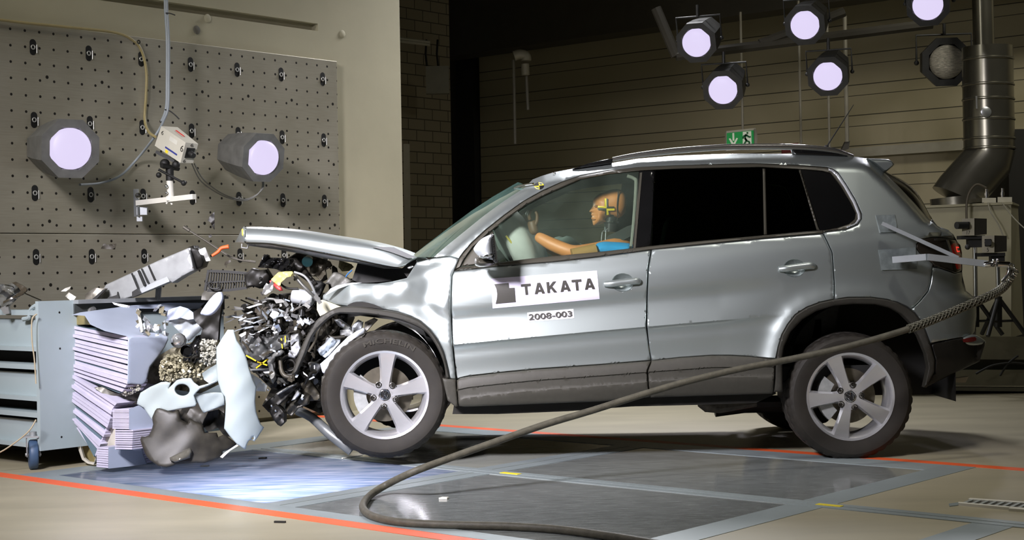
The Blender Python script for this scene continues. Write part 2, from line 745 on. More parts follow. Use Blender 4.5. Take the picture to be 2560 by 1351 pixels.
STR = [  # steel frames between the panes, gauge tape lines
    (-7.33, -7.13, 4.42, 7.43), (-5.43, -5.335, 4.53, 7.2), (-5.325, -5.23, 4.53, 7.2),
    (-3.47, -3.30, 4.42, 7.43),
    (-7.13, -3.47, 4.42, 4.53), (-7.13, -3.47, 7.20, 7.43)]
n = 1
for (r0, r1, t0, t1) in STR:
    rtstrip('trim_%d' % n, r0, r1, t0, t1, steel_strip, .002, 'grey steel frame strip let into the floor')
    n += 1
for (t0, t1) in ((5.852, 5.91), (5.92, 5.978)):
    rtstrip('trim_%d' % n, -7.13, 4, t0, t1, steel_strip, .003, 'blue grey rail strip running along the floor')
    n += 1
rtstrip('trim_%d' % n, -7.13, 4, 5.91, 5.92, black, -.004, 'black slot between the floor rails')
n += 1
for (t0, t1, lab) in ((4.322, 4.418, 'wide orange line on the floor at the front of the picture'), (7.435, 7.53, 'far orange line on the floor running under the car')):
    rtstrip('trim_%d' % n, -12, 6, t0, t1, tape_red, .0015, lab)
    n += 1
for (r, t, lab) in ((-5.20, 5.915, 'small yellow mark on the floor rail beside the lit pane'), (-3.36, 5.915, 'small yellow mark on the floor rail near the rear wheel')):
    rtstrip('trim_%d' % n, r, r + .12, t - .018, t + .018, yellow, .005, lab)
    n += 1
rtstrip('trim_%d' % n, -2.62, -2.45, 4.3, 5.85, steel_strip, .002, 'grey steel strip at the lower right of the floor')
n += 1

# ------------------------------------------------------------------ barrier wall
W0 = Vector((-3.065, 9.27, 0))


def WP(s, d, z):
    """s along the wall, d behind its face"""
    return W0 + DW * s + Vector((-.757, .6535, 0)).normalized() * d * 1.0 + Vector((0, 0, z))


WN = DR.copy()


def wall_px(px, py, off=0.0):
    return plane_hit(px, py, W0 + WN * off, WN)


b = MB()
SL0 = (wall_px(200, 0), None)
# block with a long slot near its top
zs = [0, 2.62, 2.72, 5.2]


def wbox(bb, s0, s1, d0, d1, z0, z1):
    bb.hexa([WP(s0, d0, z0), WP(s1, d0, z0), WP(s1, d1, z0), WP(s0, d1, z0), WP(s0, d0, z1), WP(s1, d0, z1), WP(s1, d1, z1), WP(s0, d1, z1)])


def wall_s(px, py, off=0.0):
    return (wall_px(px, py, off) - W0).dot(DW)


BACK = .07
p = wall_px(795, 66, -BACK)
SLZ = p.z
SLS = (p - W0).dot(DW)
S2 = wall_s(1004, 330, -BACK)
wbox(b, -2.5, S2, BACK, 3.2, 0, SLZ - .035)
wbox(b, -2.5, S2, BACK, 3.2, SLZ + .02, 5.5)
wbox(b, SLS, S2, BACK, 3.2, SLZ - .035, SLZ + .02)
wbox(b, -2.5, SLS, BACK + .07, 3.2, SLZ - .035, SLZ + .02)
o = b.build('wall_left', concrete_wall, smooth=False)
tag(o, 'massive pale concrete crash block behind the barrier', 'wall', kind='structure')
# anchor stains / plugs on the concrete
for (px, py) in ((519, 46), (492, 75), (856, 85)):
    q = wall_px(px, py, -BACK + .004)
    o = MB().lathe([(.0, .004), (.022, .004), (.03, 0)], q, WN, 18).build('trim_%d' % n, concrete_wall if px != 492 else concrete_dark)
    tag(o, 'round plug in the concrete block', 'plug', kind='structure')
    n += 1

# ---- perforated steel plates on the wall
plate_mat = bpy.data.materials.new('perforated plate')
plate_mat.use_nodes = True
nt = plate_mat.node_tree
bs = nt.nodes['Principled BSDF']
bs.inputs['Metallic'].default_value = .45
bs.inputs['Roughness'].default_value = .48
tc = nt.nodes.new('ShaderNodeTexCoord')
sx = nt.nodes.new('ShaderNodeSeparateXYZ')
nt.links.new(tc.outputs['Object'], sx.inputs[0])


def math_n(op, a, b=None, c=None):
    nd = nt.nodes.new('ShaderNodeMath')
    nd.operation = op
    for i, q in enumerate((a, b, c)):
        if q is None:
            continue
        if isinstance(q, (int, float)):
            nd.inputs[i].default_value = q
        else:
            nt.links.new(q, nd.inputs[i])
    return nd.outputs[0]


def holes(px_, pz_, r, ox=0, oz=0):
    a = math_n('SUBTRACT', math_n('FRACT', math_n('DIVIDE', math_n('ADD', sx.outputs[0], ox), px_)), .5)
    c = math_n('SUBTRACT', math_n('FRACT', math_n('DIVIDE', math_n('ADD', sx.outputs[2], oz), pz_)), .5)
    a = math_n('MULTIPLY', a, px_)
    c = math_n('MULTIPLY', c, pz_)
    d = math_n('SQRT', math_n('ADD', math_n('MULTIPLY', a, a), math_n('MULTIPLY', c, c)))
    return math_n('LESS_THAN', d, r)


h1 = holes(.1, .1, .0085)
h2 = holes(.4, .45, .011, .0, .0)
hm = math_n('MAXIMUM', h1, h2)
no = nt.nodes.new('ShaderNodeTexNoise')
no.inputs['Scale'].default_value = 1.7
no.inputs['Detail'].default_value = 8
nt.links.new(tc.outputs['Object'], no.inputs['Vector'])
mp = nt.nodes.new('ShaderNodeMapping')
mp.inputs['Scale'].default_value = (2, 2, 60)
nt.links.new(tc.outputs['Object'], mp.inputs[0])
n2 = nt.nodes.new('ShaderNodeTexNoise')
n2.inputs['Scale'].default_value = 3
nt.links.new(mp.outputs[0], n2.inputs['Vector'])
cr = nt.nodes.new('ShaderNodeValToRGB')
cr.color_ramp.elements[0].position = .3
cr.color_ramp.elements[0].color = (.31, .285, .205, 1)
cr.color_ramp.elements[1].position = .75
cr.color_ramp.elements[1].color = (.49, .46, .37, 1)
nt.links.new(math_n('ADD', math_n('MULTIPLY', no.outputs[0], .7), math_n('MULTIPLY', n2.outputs[0], .3)), cr.inputs[0])
mx = nt.nodes.new('ShaderNodeMix')
mx.data_type = 'RGBA'
nt.links.new(hm, mx.inputs['Factor'])
nt.links.new(cr.outputs[0], mx.inputs['A'])
mx.inputs['B'].default_value = (.022, .019, .014, 1)
nt.links.new(mx.outputs['Result'], bs.inputs['Base Color'])
bp = nt.nodes.new('ShaderNodeBump')
bp.inputs['Strength'].default_value = .8
bp.inputs['Distance'].default_value = .01
bp.invert = True
nt.links.new(hm, bp.inputs['Height'])
nt.links.new(bp.outputs[0], bs.inputs['Normal'])

ROTW = Matrix.Rotation(math.atan2(DW.y, DW.x), 4, 'Z')


def wall_plate(name, s0, s1, z0, z1, ox, oz, label):
    """plate with its own wall-aligned axes, hole grid fixed to its origin"""
    me = bpy.data.meshes.new(name)
    bb = MB()
    bb.box(((s0 + s1) / 2 - ox, BACK / 2, (z0 + z1) / 2 - oz), (s1 - s0, BACK, z1 - z0), bev=.004)
    me.from_pydata([tuple(v) for v in bb.v], [], bb.f)
    me.materials.append(plate_mat)
    o = bpy.data.objects.new(name, me)
    COL.objects.link(o)
    o.matrix_world = Matrix.Translation(W0 + DW * ox + Vector((0, 0, oz))) @ ROTW
    WLOC[o.name] = o.matrix_world.translation.copy()
    return tag(o, label, 'steel plate')


SEAM = wall_px(400, 586).z
TOPZ = wall_px(420, 101).z
S1 = wall_s(846, 370)
HX = wall_s(26, 113) + .05
HZ = wall_px(26, 113).z + .05
plate_up = wall_plate('perforated_steel_plate', -1.4, S1, SEAM + .002, TOPZ, HX, HZ, 'large perforated steel mounting plate bolted high on the concrete block')
HZ2 = wall_px(90, 643).z + .05
plate_lo = wall_plate('perforated_steel_plate', -1.4, S1 + .01, .03, SEAM - .002, HX, HZ2, 'lower perforated steel plate below the horizontal seam, behind the crumpled front')


def child_world(o, parent):
    o.parent = parent
    o.matrix_parent_inverse = parent.matrix_world.inverted()


# lifting slots with ring bolts
ring_white = M('ring bolt', (.62, .62, .58), .35, .6)
proto = None
for row, pl in (((82, 118), plate_up), ((85, 300), plate_up), ((87, 483), plate_up), ((90, 643), plate_lo)):
    q = wall_px(*row)
    z, s0 = q.z, (q - W0).dot(DW)
    for k in range(-1, 7):
        s = s0 + .4 * k
        if s > S1 - .05:
            continue
        c = W0 + DW * s + Vector((0, 0, z))
        if proto is None:
            bb = MB()
            prof = [(math.cos(a) * .022, math.sin(a) * .022 + (.028 if i < 9 else -.028)) for i, a in enumerate([math.pi * j / 8 for j in range(9)] + [math.pi + math.pi * j / 8 for j in range(9)])]
            bb.slab([Vector((x, -.0015, zz)) for x, zz in prof], (0, .02, 0))
            me1 = bpy.data.meshes.new('lifting_slot')
            me1.from_pydata([tuple(v) for v in bb.v], [], bb.f)
            me1.materials.append(black)
            b2 = MB().tube([Vector((math.cos(a) * .0125, -.004, math.sin(a) * .0125)) for a in [math.pi * 2 * j / 16 for j in range(16)]], .0038, 6, closed=True)
            me2 = bpy.data.meshes.new('ring_bolt')
            me2.from_pydata([tuple(v) for v in b2.v], [], b2.f)
            me2.materials.append(ring_white)
            b3 = MB().cyl((.026, -.004, -.035), (.026, -.004, .018), .003, 8)
            me3 = bpy.data.meshes.new('pin')
            me3.from_pydata([tuple(v) for v in b3.v], [], b3.f)
            me3.materials.append(ring_white)
            proto = (me1, me2, me3)
        sl = bpy.data.objects.new('lifting_slot', proto[0])
        COL.objects.link(sl)
        sl.parent = pl
        sl.location = pl.matrix_world.inverted() @ c
        for nm, me in (('ring_bolt', proto[1]), ('pin', proto[2])):
            o = bpy.data.objects.new(nm, me)
            COL.objects.link(o)
            o.parent = sl

# ------------------------------------------------------------------ back of the hall
brick = bpy.data.materials.new('block masonry')
brick.use_nodes = True
nt = brick.node_tree
bs = nt.nodes['Principled BSDF']
bs.inputs['Roughness'].default_value = .85
tc = nt.nodes.new('ShaderNodeTexCoord')
mp = nt.nodes.new('ShaderNodeMapping')
mp.inputs['Rotation'].default_value = (math.radians(90), 0, 0)
bt = nt.nodes.new('ShaderNodeTexBrick')
bt.inputs['Scale'].default_value = 1.0
bt.inputs['Brick Width'].default_value = .27
bt.inputs['Row Height'].default_value = .128
bt.inputs['Mortar Size'].default_value = .006
bt.inputs['Color1'].default_value = (.22, .19, .125, 1)
bt.inputs['Color2'].default_value = (.19, .163, .105, 1)
bt.inputs['Mortar'].default_value = (.05, .045, .03, 1)
nt.links.new(tc.outputs['Object'], mp.inputs[0])
nt.links.new(mp.outputs[0], bt.inputs['Vector'])
nt.links.new(bt.outputs['Color'], bs.inputs['Base Color'])


def local_box(name, origin, rot, lo, hi, mat):
    me = bpy.data.meshes.new(name)
    bb = MB().box(((lo[0] + hi[0]) / 2, (lo[1] + hi[1]) / 2, (lo[2] + hi[2]) / 2), (hi[0] - lo[0], hi[1] - lo[1], hi[2] - lo[2]))
    me.from_pydata([tuple(v) for v in bb.v], [], bb.f)
    me.materials.append(mat)
    o = bpy.data.objects.new(name, me)
    COL.objects.link(o)
    o.matrix_world = Matrix.Translation(origin) @ rot
    WLOC[o.name] = o.matrix_world.translation.copy()
    return o


YB = 17.5
q0 = P(1000, 300, YB)
q0.z = 0
q1 = plane_hit(1127, 300, q0, DR)
LB = (q1 - q0).dot(DW)
o = local_box('wall_brick', q0, ROTW, (-3.5, 0, 0), (LB, .4, 6.5), brick)
tag(o, 'dim block masonry wall beside the concrete block', 'wall', kind='structure')

panel_mat = bpy.data.materials.new('wall cassette')
panel_mat.use_nodes = True
nt = panel_mat.node_tree
bs = nt.nodes['Principled BSDF']
bs.inputs['Roughness'].default_value = .55
tc = nt.nodes.new('ShaderNodeTexCoord')
sx = nt.nodes.new('ShaderNodeSeparateXYZ')
nt.links.new(tc.outputs['Object'], sx.inputs[0])
f1 = math_n('LESS_THAN', math_n('FRACT', math_n('DIVIDE', sx.outputs[2], .33)), .03)
f2 = math_n('LESS_THAN', math_n('FRACT', math_n('DIVIDE', math_n('ADD', sx.outputs[2], .115), .33)), .022)
fm = math_n('MAXIMUM', f1, f2)
mx = nt.nodes.new('ShaderNodeMix')
mx.data_type = 'RGBA'
nt.links.new(fm, mx.inputs['Factor'])
mx.inputs['A'].default_value = (.33, .29, .18, 1)
mx.inputs['B'].default_value = (.04, .035, .02, 1)
nt.links.new(mx.outputs['Result'], bs.inputs['Base Color'])
ROTR = Matrix.Rotation(math.atan2(DR.y, DR.x), 4, 'Z')
B0 = P(1206, 640, 20.0)
B0.z = 0
o = local_box('wall_back', B0, ROTR, (0, 0, 0), (14, .2, 6.5), panel_mat)
tag(o, 'back wall of wide horizontal metal cassettes', 'wall', kind='structure')
o = local_box('wall_corner', B0, ROTR, (-4.0, .05, 0), (-.32, .3, 6.5), brown_dark)
tag(o, 'dark wall in the corner behind the masonry', 'wall', kind='structure')
o = local_box('trim_%d' % n, B0, ROTR, (-.33, -.1, 0), (-.02, .2, 6.5), black)
tag(o, 'black steel column in the corner of the hall', 'column', kind='structure')
n += 1
CE = M('ceiling', (.045, .04, .03), .9)
o = MB().box((0, 12, 6.6), (40, 30, .2)).build('ceiling', CE)
tag(o, 'dark ceiling of the hall', 'ceiling', kind='structure')
# crane beam along the top of the back wall
zb = P(1106, 140, 19.0).z
bb = MB()
bb.box((4.2, -.75, zb + .45), (12, .3, .9))
bb.box((4.2, -.75, zb + .04), (12, .5, .05))
me = bpy.data.meshes.new('b')
o = local_box('trim_%d' % n, B0, ROTR, (-2.0, -.95, zb), (9.0, -.6, zb + .85), M('beam', (.035, .03, .02), .6))
tag(o, 'dark crane beam high along the back wall', 'beam', kind='structure')
n += 1

# ================================================================== THE CAR
car = thing('car', (0.55, YC, 0), 'silver five-door off-road car with crushed front, a cable hanging from its tail bracket', 'car')

BELT = [(1000, 700), (1040, 690), (1136, 677), (1244, 665), (1400, 652), (1627, 624), (1760, 610), (1912, 594), (2056, 583), (2143, 572), (2300, 560), (2470, 545)]
CREASE = [(1000, 878), (1040, 872), (1140, 862), (1500, 828), (1615, 818), (1860, 797), (1960, 787), (2200, 770)]
SILL = [(1000, 965), (1139, 949), (1171, 942), (1242, 934), (1337, 924.6), (1500, 913), (1628, 903), (1780, 892), (1930, 890), (2300, 870)]
ROOF = [(1020, 668), (1044, 655), (1084, 642), (1118, 613), (1166, 574), (1213, 536), (1260, 502), (1317, 466), (1355, 440), (1400, 427), (1431, 422), (1531, 407.5), (1593, 397),
        (1680, 390), (1780, 386), (1850, 384.5), (1973, 385), (2056, 388), (2139, 392), (2171, 396.5), (2212, 431), (2250, 469), (2286, 507), (2321, 547), (2345, 566), (2390, 600), (2420, 690), (2480, 760)]
REAR = [(380, 2150), (396, 2174), (431, 2214), (469, 2252), (507, 2288), (547, 2323), (566, 2347), (585, 2384), (600, 2392), (640, 2403), (680, 2407), (707, 2407), (727, 2415.5),
        (746, 2439), (760, 2442), (790, 2443), (826, 2440), (842, 2440), (855, 2464), (870, 2462), (904, 2450), (940, 2390), (970, 2312), (1000, 2300)]
ARCH_R = [(1940, 897), (1946, 868), (1955, 837.6), (1969.5, 811.6), (1988, 788), (2017, 769), (2052, 756), (2085.5, 749), (2120, 744.5), (2177, 744), (2215, 749), (2243, 756), (2267, 766.6), (2286, 781), (2302, 802), (2314, 826), (2326, 859)]


def ring_px(cx, cy, rx, ry, n=28, rot=0.0, a0=0.0, a1=2 * math.pi):
    out = []
    for i in range(n):
        a = a0 + (a1 - a0) * i / (n if abs(a1 - a0 - 2 * math.pi) < 1e-6 else n - 1)
        x, y = math.cos(a) * rx, math.sin(a) * ry
        out.append((cx + x * math.cos(rot) - y * math.sin(rot), cy + x * math.sin(rot) + y * math.cos(rot)))
    return out


def D(px, py):
    """depth of the near body side at a pixel"""
    b = lerp_list(BELT, px)
    if py < b:
        rl = lerp_list(ROOF, px)
        h = (b - py) / 462.0
        off = .040 + .40 * h + .12 * h * h
        e = max(0.0, 1 - (py - rl) / 34.0)
        off += .16 * min(1.25, e) ** 2.2
    else:
        c, s = lerp_list(CREASE, px), lerp_list(SILL, px)
        if py <= c:
            k = [(b, .040), (b + 14, .030), (b + 45, .008), (b + 95, 0.0), (c - 66, .017), (c - 48, .012), (c, -.014)]
            off = cubic(k, py)
        else:
            off = cubic([(c, -.014), (c + 4, -.002), (c + 40, .010), (s - 14, .017), (s, .016), (s + 60, .0)], py)
        fade = 0 if px < 1800 else min(1.0, (px - 1800) / 160.0)
        if fade:
            off2 = cubic([(b, .040), (b + 14, .030), (b + 45, .010), (b + 120, .0), (c, 0.0), (s, 0.0)], py)
            off = off * (1 - fade) + off2 * fade
    if px < 1320:
        off += ((1320 - px) / 320.0) ** 2 * .055
    if px > 1950:
        off += ((px - 1950) / 450.0) ** 2 * .05
    # flared lip of the rear arch
    if px > 1850 and py > 690:
        d = pdist(ARCH_R, px, py, False)
        off -= .024 * math.exp(-(d / 30.0) ** 2)
    # rounded tail
    xr = lerp_list(REAR, py)
    wd = 46.0 if py < 590 else 105.0
    q = (px - (xr - wd)) / wd
    if q > 0:
        q = min(q, .999)
        off += (.10 if py < 590 else .26) * (1 - math.sqrt(1 - q * q))
    return 8.15 + off


def Dp(o):
    return lambda x, y: D(x, y) + o


# ---- body side: roof rail, pillars, rear quarter
DLO_TOP = [(1136, 677), (1147, 647.6), (1160, 630), (1177.6, 609.7), (1213, 576.6), (1260.5, 538.7), (1308, 504), (1355, 478), (1403, 456), (1451, 439.5), (1522, 426.4),
           (1593, 418), (1688, 414), (1780, 411.5), (1878, 408.7), (1997, 413.4), (2068, 419), (2082, 423), (2096, 433.5), (2115, 461), (2139, 501), (2154, 534), (2154, 548), (2143.7, 562.6), (2115, 574.5), (2068, 580), (2057, 583)]
body_out = ([(1084, 643), (1118, 613), (1166, 574), (1213, 536), (1260, 502), (1300, 475), (1318, 463), (1331.6, 449), (1355, 440), (1384, 431), (1431, 422), (1480, 414), (1531, 407.5), (1593, 397), (1680, 390), (1780, 386),
             (1850, 384.5), (1973, 385), (2056, 388), (2139, 392), (2171, 396.5), (2190, 412), (2212, 431), (2250, 469), (2286, 507), (2321, 547), (2345, 566), (2371, 575), (2383, 587), (2390, 599),
             (2368, 594.5), (2333, 593), (2302, 599), (2291, 611), (2291, 622), (2300, 634), (2333, 660), (2331, 667), (2326, 707), (2319, 728.7), (2300, 752), (2279, 773)]
            + ARCH_R[13:7:-1] + [(2086.5, 749), (2086.5, 707), (2083, 660), (2081, 631), (2069, 605), (2058, 583)] + DLO_TOP[::-1][1:-2] + [(1147, 648), (1125, 641)])
panel('body_side', body_out, D, paint, car, 10, .02, roll=2.5, rollamt=.010, mirror=True)

# ---- doors
fd = [(1136, 679), (1244, 667), (1400, 654), (1498, 643), (1627, 626), (1619.5, 670), (1616.5, 740), (1615, 815.6), (1621.5, 869.5), (1627, 902), (1500, 912.5), (1337, 923.6), (1242, 933), (1171, 941), (1150, 946), (1141, 949.5), (1136, 905), (1131.5, 858), (1128.5, 787), (1128.5, 740), (1130.5, 690)]
CRX = []
for i_ in range(170):
    x_ = 1132 + i_ * 5
    c_ = lerp_list(CREASE, x_)
    CRX += [(x_, c_ - 9), (x_, c_ - .6), (x_ + 2.5, c_ + 2.2), (x_, c_ + 6)]
front_door = panel('front_door', fd, D, paint, car, 9, .03, roll=2.5, rollamt=.010, mirror=False, extra=CRX, holes=[ring_px(1557, 707, 26, 21, 30)])
panel('front_door', fd, D, paint, car, 18, .03, roll=2.5, only_mirror=True)
rd = [(1630, 624), (1760, 612), (1911, 597), (2057, 585), (2067, 605), (2079, 631), (2081.5, 660), (2084.5, 707), (2084.5, 748)] + ARCH_R[7::-1] + [(1938, 897.5), (1919, 896.5), (1875, 892), (1827, 889.5), (1780, 889.5), (1700, 895), (1629, 902.5), (1623.5, 869.5), (1618, 815.6), (1619, 740), (1622, 670)]
rear_door = panel('rear_door', rd, D, paint, car, 9, .03, roll=2.5, rollamt=.010, extra=CRX, holes=[ring_px(1986, 671, 26, 20.5, 30)])
panel('rear_door', rd, D, paint, car, 18, .03, roll=2.5, only_mirror=True)

# ---- window trims (dark bronze strips) and black pillars
TRIM = M('window trim', (.060, .055, .042), .35, .2, .05)
TRIMB = M('window trim bright', (.62, .64, .68), .3, .25, .05)
inner = [(1151, 668.5), (1161, 647.6), (1182, 619), (1220, 585), (1267.6, 546), (1315, 512.6), (1355, 491), (1400, 471), (1451, 448.5), (1522, 435.5), (1593, 428), (1688, 423), (1780, 420.7), (1902, 418.5), (1997, 424), (2056, 429), (2077, 434.5), (2101, 466), (2125, 506), (2139, 534), (2136.5, 548), (2122, 560), (2091.5, 570), (2056, 576)]
outer_top = DLO_TOP[:-1]
panel('window_trim', outer_top + [(2057, 582)] + inner[::-1], Dp(.004), TRIM, car, 9, .03, roll=2.5, rollamt=.012, mirror=True)
belt_trim = [(1136, 678), (1151, 668.5), (1246, 656.5), (1308, 648.8), (1380, 641), (1498, 630), (1583, 620.6), (1626, 615.5), (1760, 602), (1912, 588.5), (2056, 576), (2057, 584), (1912, 596), (1760, 611.5), (1627.5, 625.5), (1498, 642.5), (1380, 656), (1244, 666.5)]
panel('belt_trim', belt_trim, Dp(-.003), TRIM, car, 12, .03, roll=3, rollamt=.012, mirror=True)
# bright edge at the rear quarter window
qe = [(2071, 420.5), (2083, 425), (2097, 436), (2116, 464), (2139, 504), (2151.5, 535), (2152, 548), (2143, 560.5), (2118, 571.5)]
qi = [(2114, 568), (2137, 558), (2144, 548), (2143.5, 537), (2132, 508), (2109, 468), (2090, 440), (2079, 430), (2070, 426)]
panel('quarter_window_frame', qe + qi, Dp(-.004), TRIMB, car, 7, .02, roll=3, rollamt=.01, mirror=True)

Gd = .022
fg = [(1151.5, 668), (1161, 648), (1182, 619.5), (1220, 585.5), (1267.6, 546.5), (1315, 513), (1355, 491.5), (1400, 471.5), (1451, 449), (1522, 436), (1597, 428), (1590, 520), (1580, 620.5), (1498, 629.5), (1380, 640.5), (1246, 656)]
panel('front_side_glass', fg, Dp(Gd), glassclear, car, 14, .004, mirror=True)
bp_ = [(1604, 432), (1638, 427), (1632, 540), (1628, 617), (1586, 621)]
panel('centre_pillar', [(1597, 428), (1637, 425.8), (1632.5, 540), (1627, 616), (1581, 621), (1592, 520)], Dp(.012), blackgloss, car, 12, .02, roll=2, rollamt=.01, mirror=True)
panel('pillar_strip', [(1600, 432), (1605.5, 431), (1596, 540), (1589, 620), (1583.5, 620.6), (1590.5, 540)], Dp(.008), TRIM, car, 10, .01, mirror=True)
rg = [(1639, 426), (1688, 423.5), (1780, 421), (1902, 419), (1997, 424.5), (2021, 500), (2046, 576), (1912, 588), (1760, 601.5), (1629, 615)]
panel('rear_side_glass', rg, Dp(Gd - .006), glassdark, car, 16, .004, mirror=True)
panel('window_divider', [(1906, 420), (1914, 420), (1918, 588), (1909.5, 589)], Dp(.008), TRIM, car, 10, .02, roll=2.5, rollamt=.01, mirror=True)
panel('window_divider', [(1996, 424.5), (2002, 425), (2049, 576), (2042, 577)], Dp(.008), TRIM, car, 10, .02, roll=2, rollamt=.01, mirror=True)
qg = [(2003, 425), (2056, 430), (2077, 435), (2101, 467), (2125, 507), (2138, 534), (2135.5, 548), (2121, 560), (2091.5, 570), (2050, 576)]
panel('quarter_glass', qg, Dp(Gd - .012), M('quarter black', (.004, .004, .004), .15, spec=.25), car, 14, .006, mirror=True)
# door mirror triangle
panel('mirror_triangle', [(1153, 667), (1163, 648), (1184, 619.5), (1233, 577), (1240, 640), (1247, 655.5)], Dp(.010), TRIM, car, 10, .02, roll=3, rollamt=.01, mirror=True)

# ---- roof skin, windscreen, tailgate as lofts across the car


def loft(name, A, Bc, crown, cdir, mat, parent, nt_=14, sharp=50):
    """A: near edge points; mirrored to the far side, bulged by crown along cdir"""
    vs, fs = [], []
    n = len(A)
    for i, a in enumerate(A):
        c = crown(i / (n - 1))
        for j in range(nt_ + 1):
            t = j / nt_
            y = a.y + (2 * YC - 2 * a.y) * t
            k = 1 - (2 * t - 1) ** 2
            k = k ** .75
            v = Vector((a.x, y, a.z)) + cdir(i / (n - 1)) * (c * k)
            vs.append(v)
    for i in range(n - 1):
        for j in range(nt_):
            a = i * (nt_ + 1) + j
            fs.append((a, a + 1, a + nt_ + 2, a + nt_ + 1))
    return link(name, vs, fs, mat, parent, sharp)


def Dpt(px, py, o=0.0):
    return P(px, py, D(px, py) + o)


roofl = resample([(1318, 464.5), (1332, 450), (1355, 441), (1384, 432), (1431, 423), (1480, 415), (1531, 408.5), (1593, 398), (1680, 391), (1780, 387), (1850, 385.5), (1973, 386), (2056, 389), (2139, 393), (2171, 397.5)], 24, False)
loft('roof', [Dpt(x, y + .5) for x, y in roofl], None, lambda t: .012, lambda t: Vector((0, 0, 1)), paint, car)
wsl = resample([(1083, 642.5), (1118, 613), (1166, 574), (1213, 536), (1260, 502), (1317, 466)], 18, False)
WSA = [Dpt(x, y + 1, .006) for x, y in wsl]
loft('windscreen', WSA, None, lambda t: .165 - .075 * t, lambda t: Vector((-1 + .4 * t, 0, .04 + .5 * t)), glassscreen, car, 20)
# black frame strip and bright top moulding of the screen
b = MB().tube([P(1286.6, 471.5, 8.62), P(1300, 465.5, 8.56), P(1318, 461.5, 8.50), P(1333, 459.5, 8.44)], .006, 8, smooth_steps=4)
b.build('screen_moulding', chrome, car)
tgl = resample([(2212, 431), (2250, 469), (2286, 507), (2321, 547), (2346, 567)], 16, False)
loft('tailgate_glass', [Dpt(x, y, .0) for x, y in tgl], None, lambda t: .055 + .085 * math.sin(math.pi * min(1, max(0, t))), lambda t: Vector((.75, 0, .66)), blackgloss, car, 24)
tgl2 = [(2346, 567), (2384, 586), (2392, 600), (2404, 640), (2407, 690), (2416, 727), (2440, 747)]
loft('tailgate', [Dpt(x - 1, y, 0) for x, y in tgl2], None, lambda t: .05, lambda t: Vector((1, 0, 0.1)), paint, car)
# spoiler
sp = [(2168, 396), (2200, 397), (2222, 398.5), (2231, 404), (2236, 411), (2232, 416), (2214, 431), (2190, 411)]
vs = []
spo = panel('spoiler', sp, lambda x, y: 8.50 + .02 * max(0, (412 - y) / 16.0) ** 2, paint, car, 6, .02, roll=3, rollamt=.02, back=lambda x, y: 2 * (YC - 8.5))

# ---- roof rails
for side in (0, 1):
    rail = [(1531.6, 399), (1593, 388), (1688, 377), (1780, 370), (1831, 367.5), (1949.5, 367), (2020.5, 370), (2080, 376), (2110, 384), (2134, 392)]
    pts = []
    for x, y in rail:
        v = P(x, y, 8.53)
        pts.append(Vector((v.x, 2 * YC - v.y, v.z)) if side else v)
    b = MB()
    b.tube(pts, [.012, .017, .017, .017, .016, .009], 10, smooth_steps=4)
    r_ = b.build('roof_rail', M('rail alloy', (.35, .34, .31), .22, .9, .03), car, 60)
    for foot in ([(1431, 423), (1470, 409), (1510, 400), (1532, 396.5), (1530, 409), (1480, 416)], [(1979, 373), (2040, 374), (2090, 380), (2115, 386), (2134, 392.5), (2056, 390), (1984, 386.5)]):
        o = panel('rail_foot', foot, lambda x, y: 8.52, blackgloss, r_, 12, .035, roll=3, only_mirror=bool(side))
b = MB().tube([P(1532, 409, 8.51), P(1534, 398, 8.51)], .004, 6)

# aerial
b = MB().cyl(P(2066, 368, 8.9), P(2134, 262, 8.9), .0045, 8, .002).cyl(P(2064, 374, 8.9), P(2067, 364, 8.9), .012, 10)
b.build('aerial', black, car)
# washer-like dot and round target on the pillar
b = MB().sphere(P(1386, 434, D(1386, 435) - .004), .008, 10, 6)
b.build('trim_plug', chrome, car)


tm = MB()
for q in range(4):
    a0 = q * math.pi / 2 - .12
    poly = [(1347.5, 464.5)] + ring_px(1347.5, 464.5, 12.2, 8.6, 10, 0, a0, a0 + math.pi / 2)
    tm.cur = q % 2
    pts = [P(x, y, D(x, y) - .003) for x, y in poly]
    tm.slab(pts[::-1], (0, .003, 0))
tm.build('target_marker', [black, yellow], car, smooth=False)['label'] = 'round yellow and black quartered target sticker'

# ---- door handles
for nm, par, cx, cy, rx, ry, bar in (('a', front_door, 1557, 707, 27, 22, [(1512, 711), (1530, 710), (1560, 706), (1590, 703), (1598, 705.5)]), ('b', rear_door, 1986, 671, 27, 21.5, [(1949, 673.5), (1966, 672), (1996, 668), (2026, 664.5), (2034, 667.5)])):
    cup = panel('handle_recess', ring_px(cx, cy, rx, ry, 30), lambda x, y: D(x, y) - .001 + .030 * max(0, 1 - ((x - cx) / rx) ** 2 - ((y - cy) / ry) ** 2), paint, par, 5, .004)
    pts = [P(x, y, D(x, y) - (.012 if 0 < i < 4 else .002)) for i, (x, y) in enumerate(bar)]
    h = MB().tube(pts, [.016, .019, .019, .019, .015], 14, smooth_steps=5)
    h.build('door_handle', paint, par, 60)

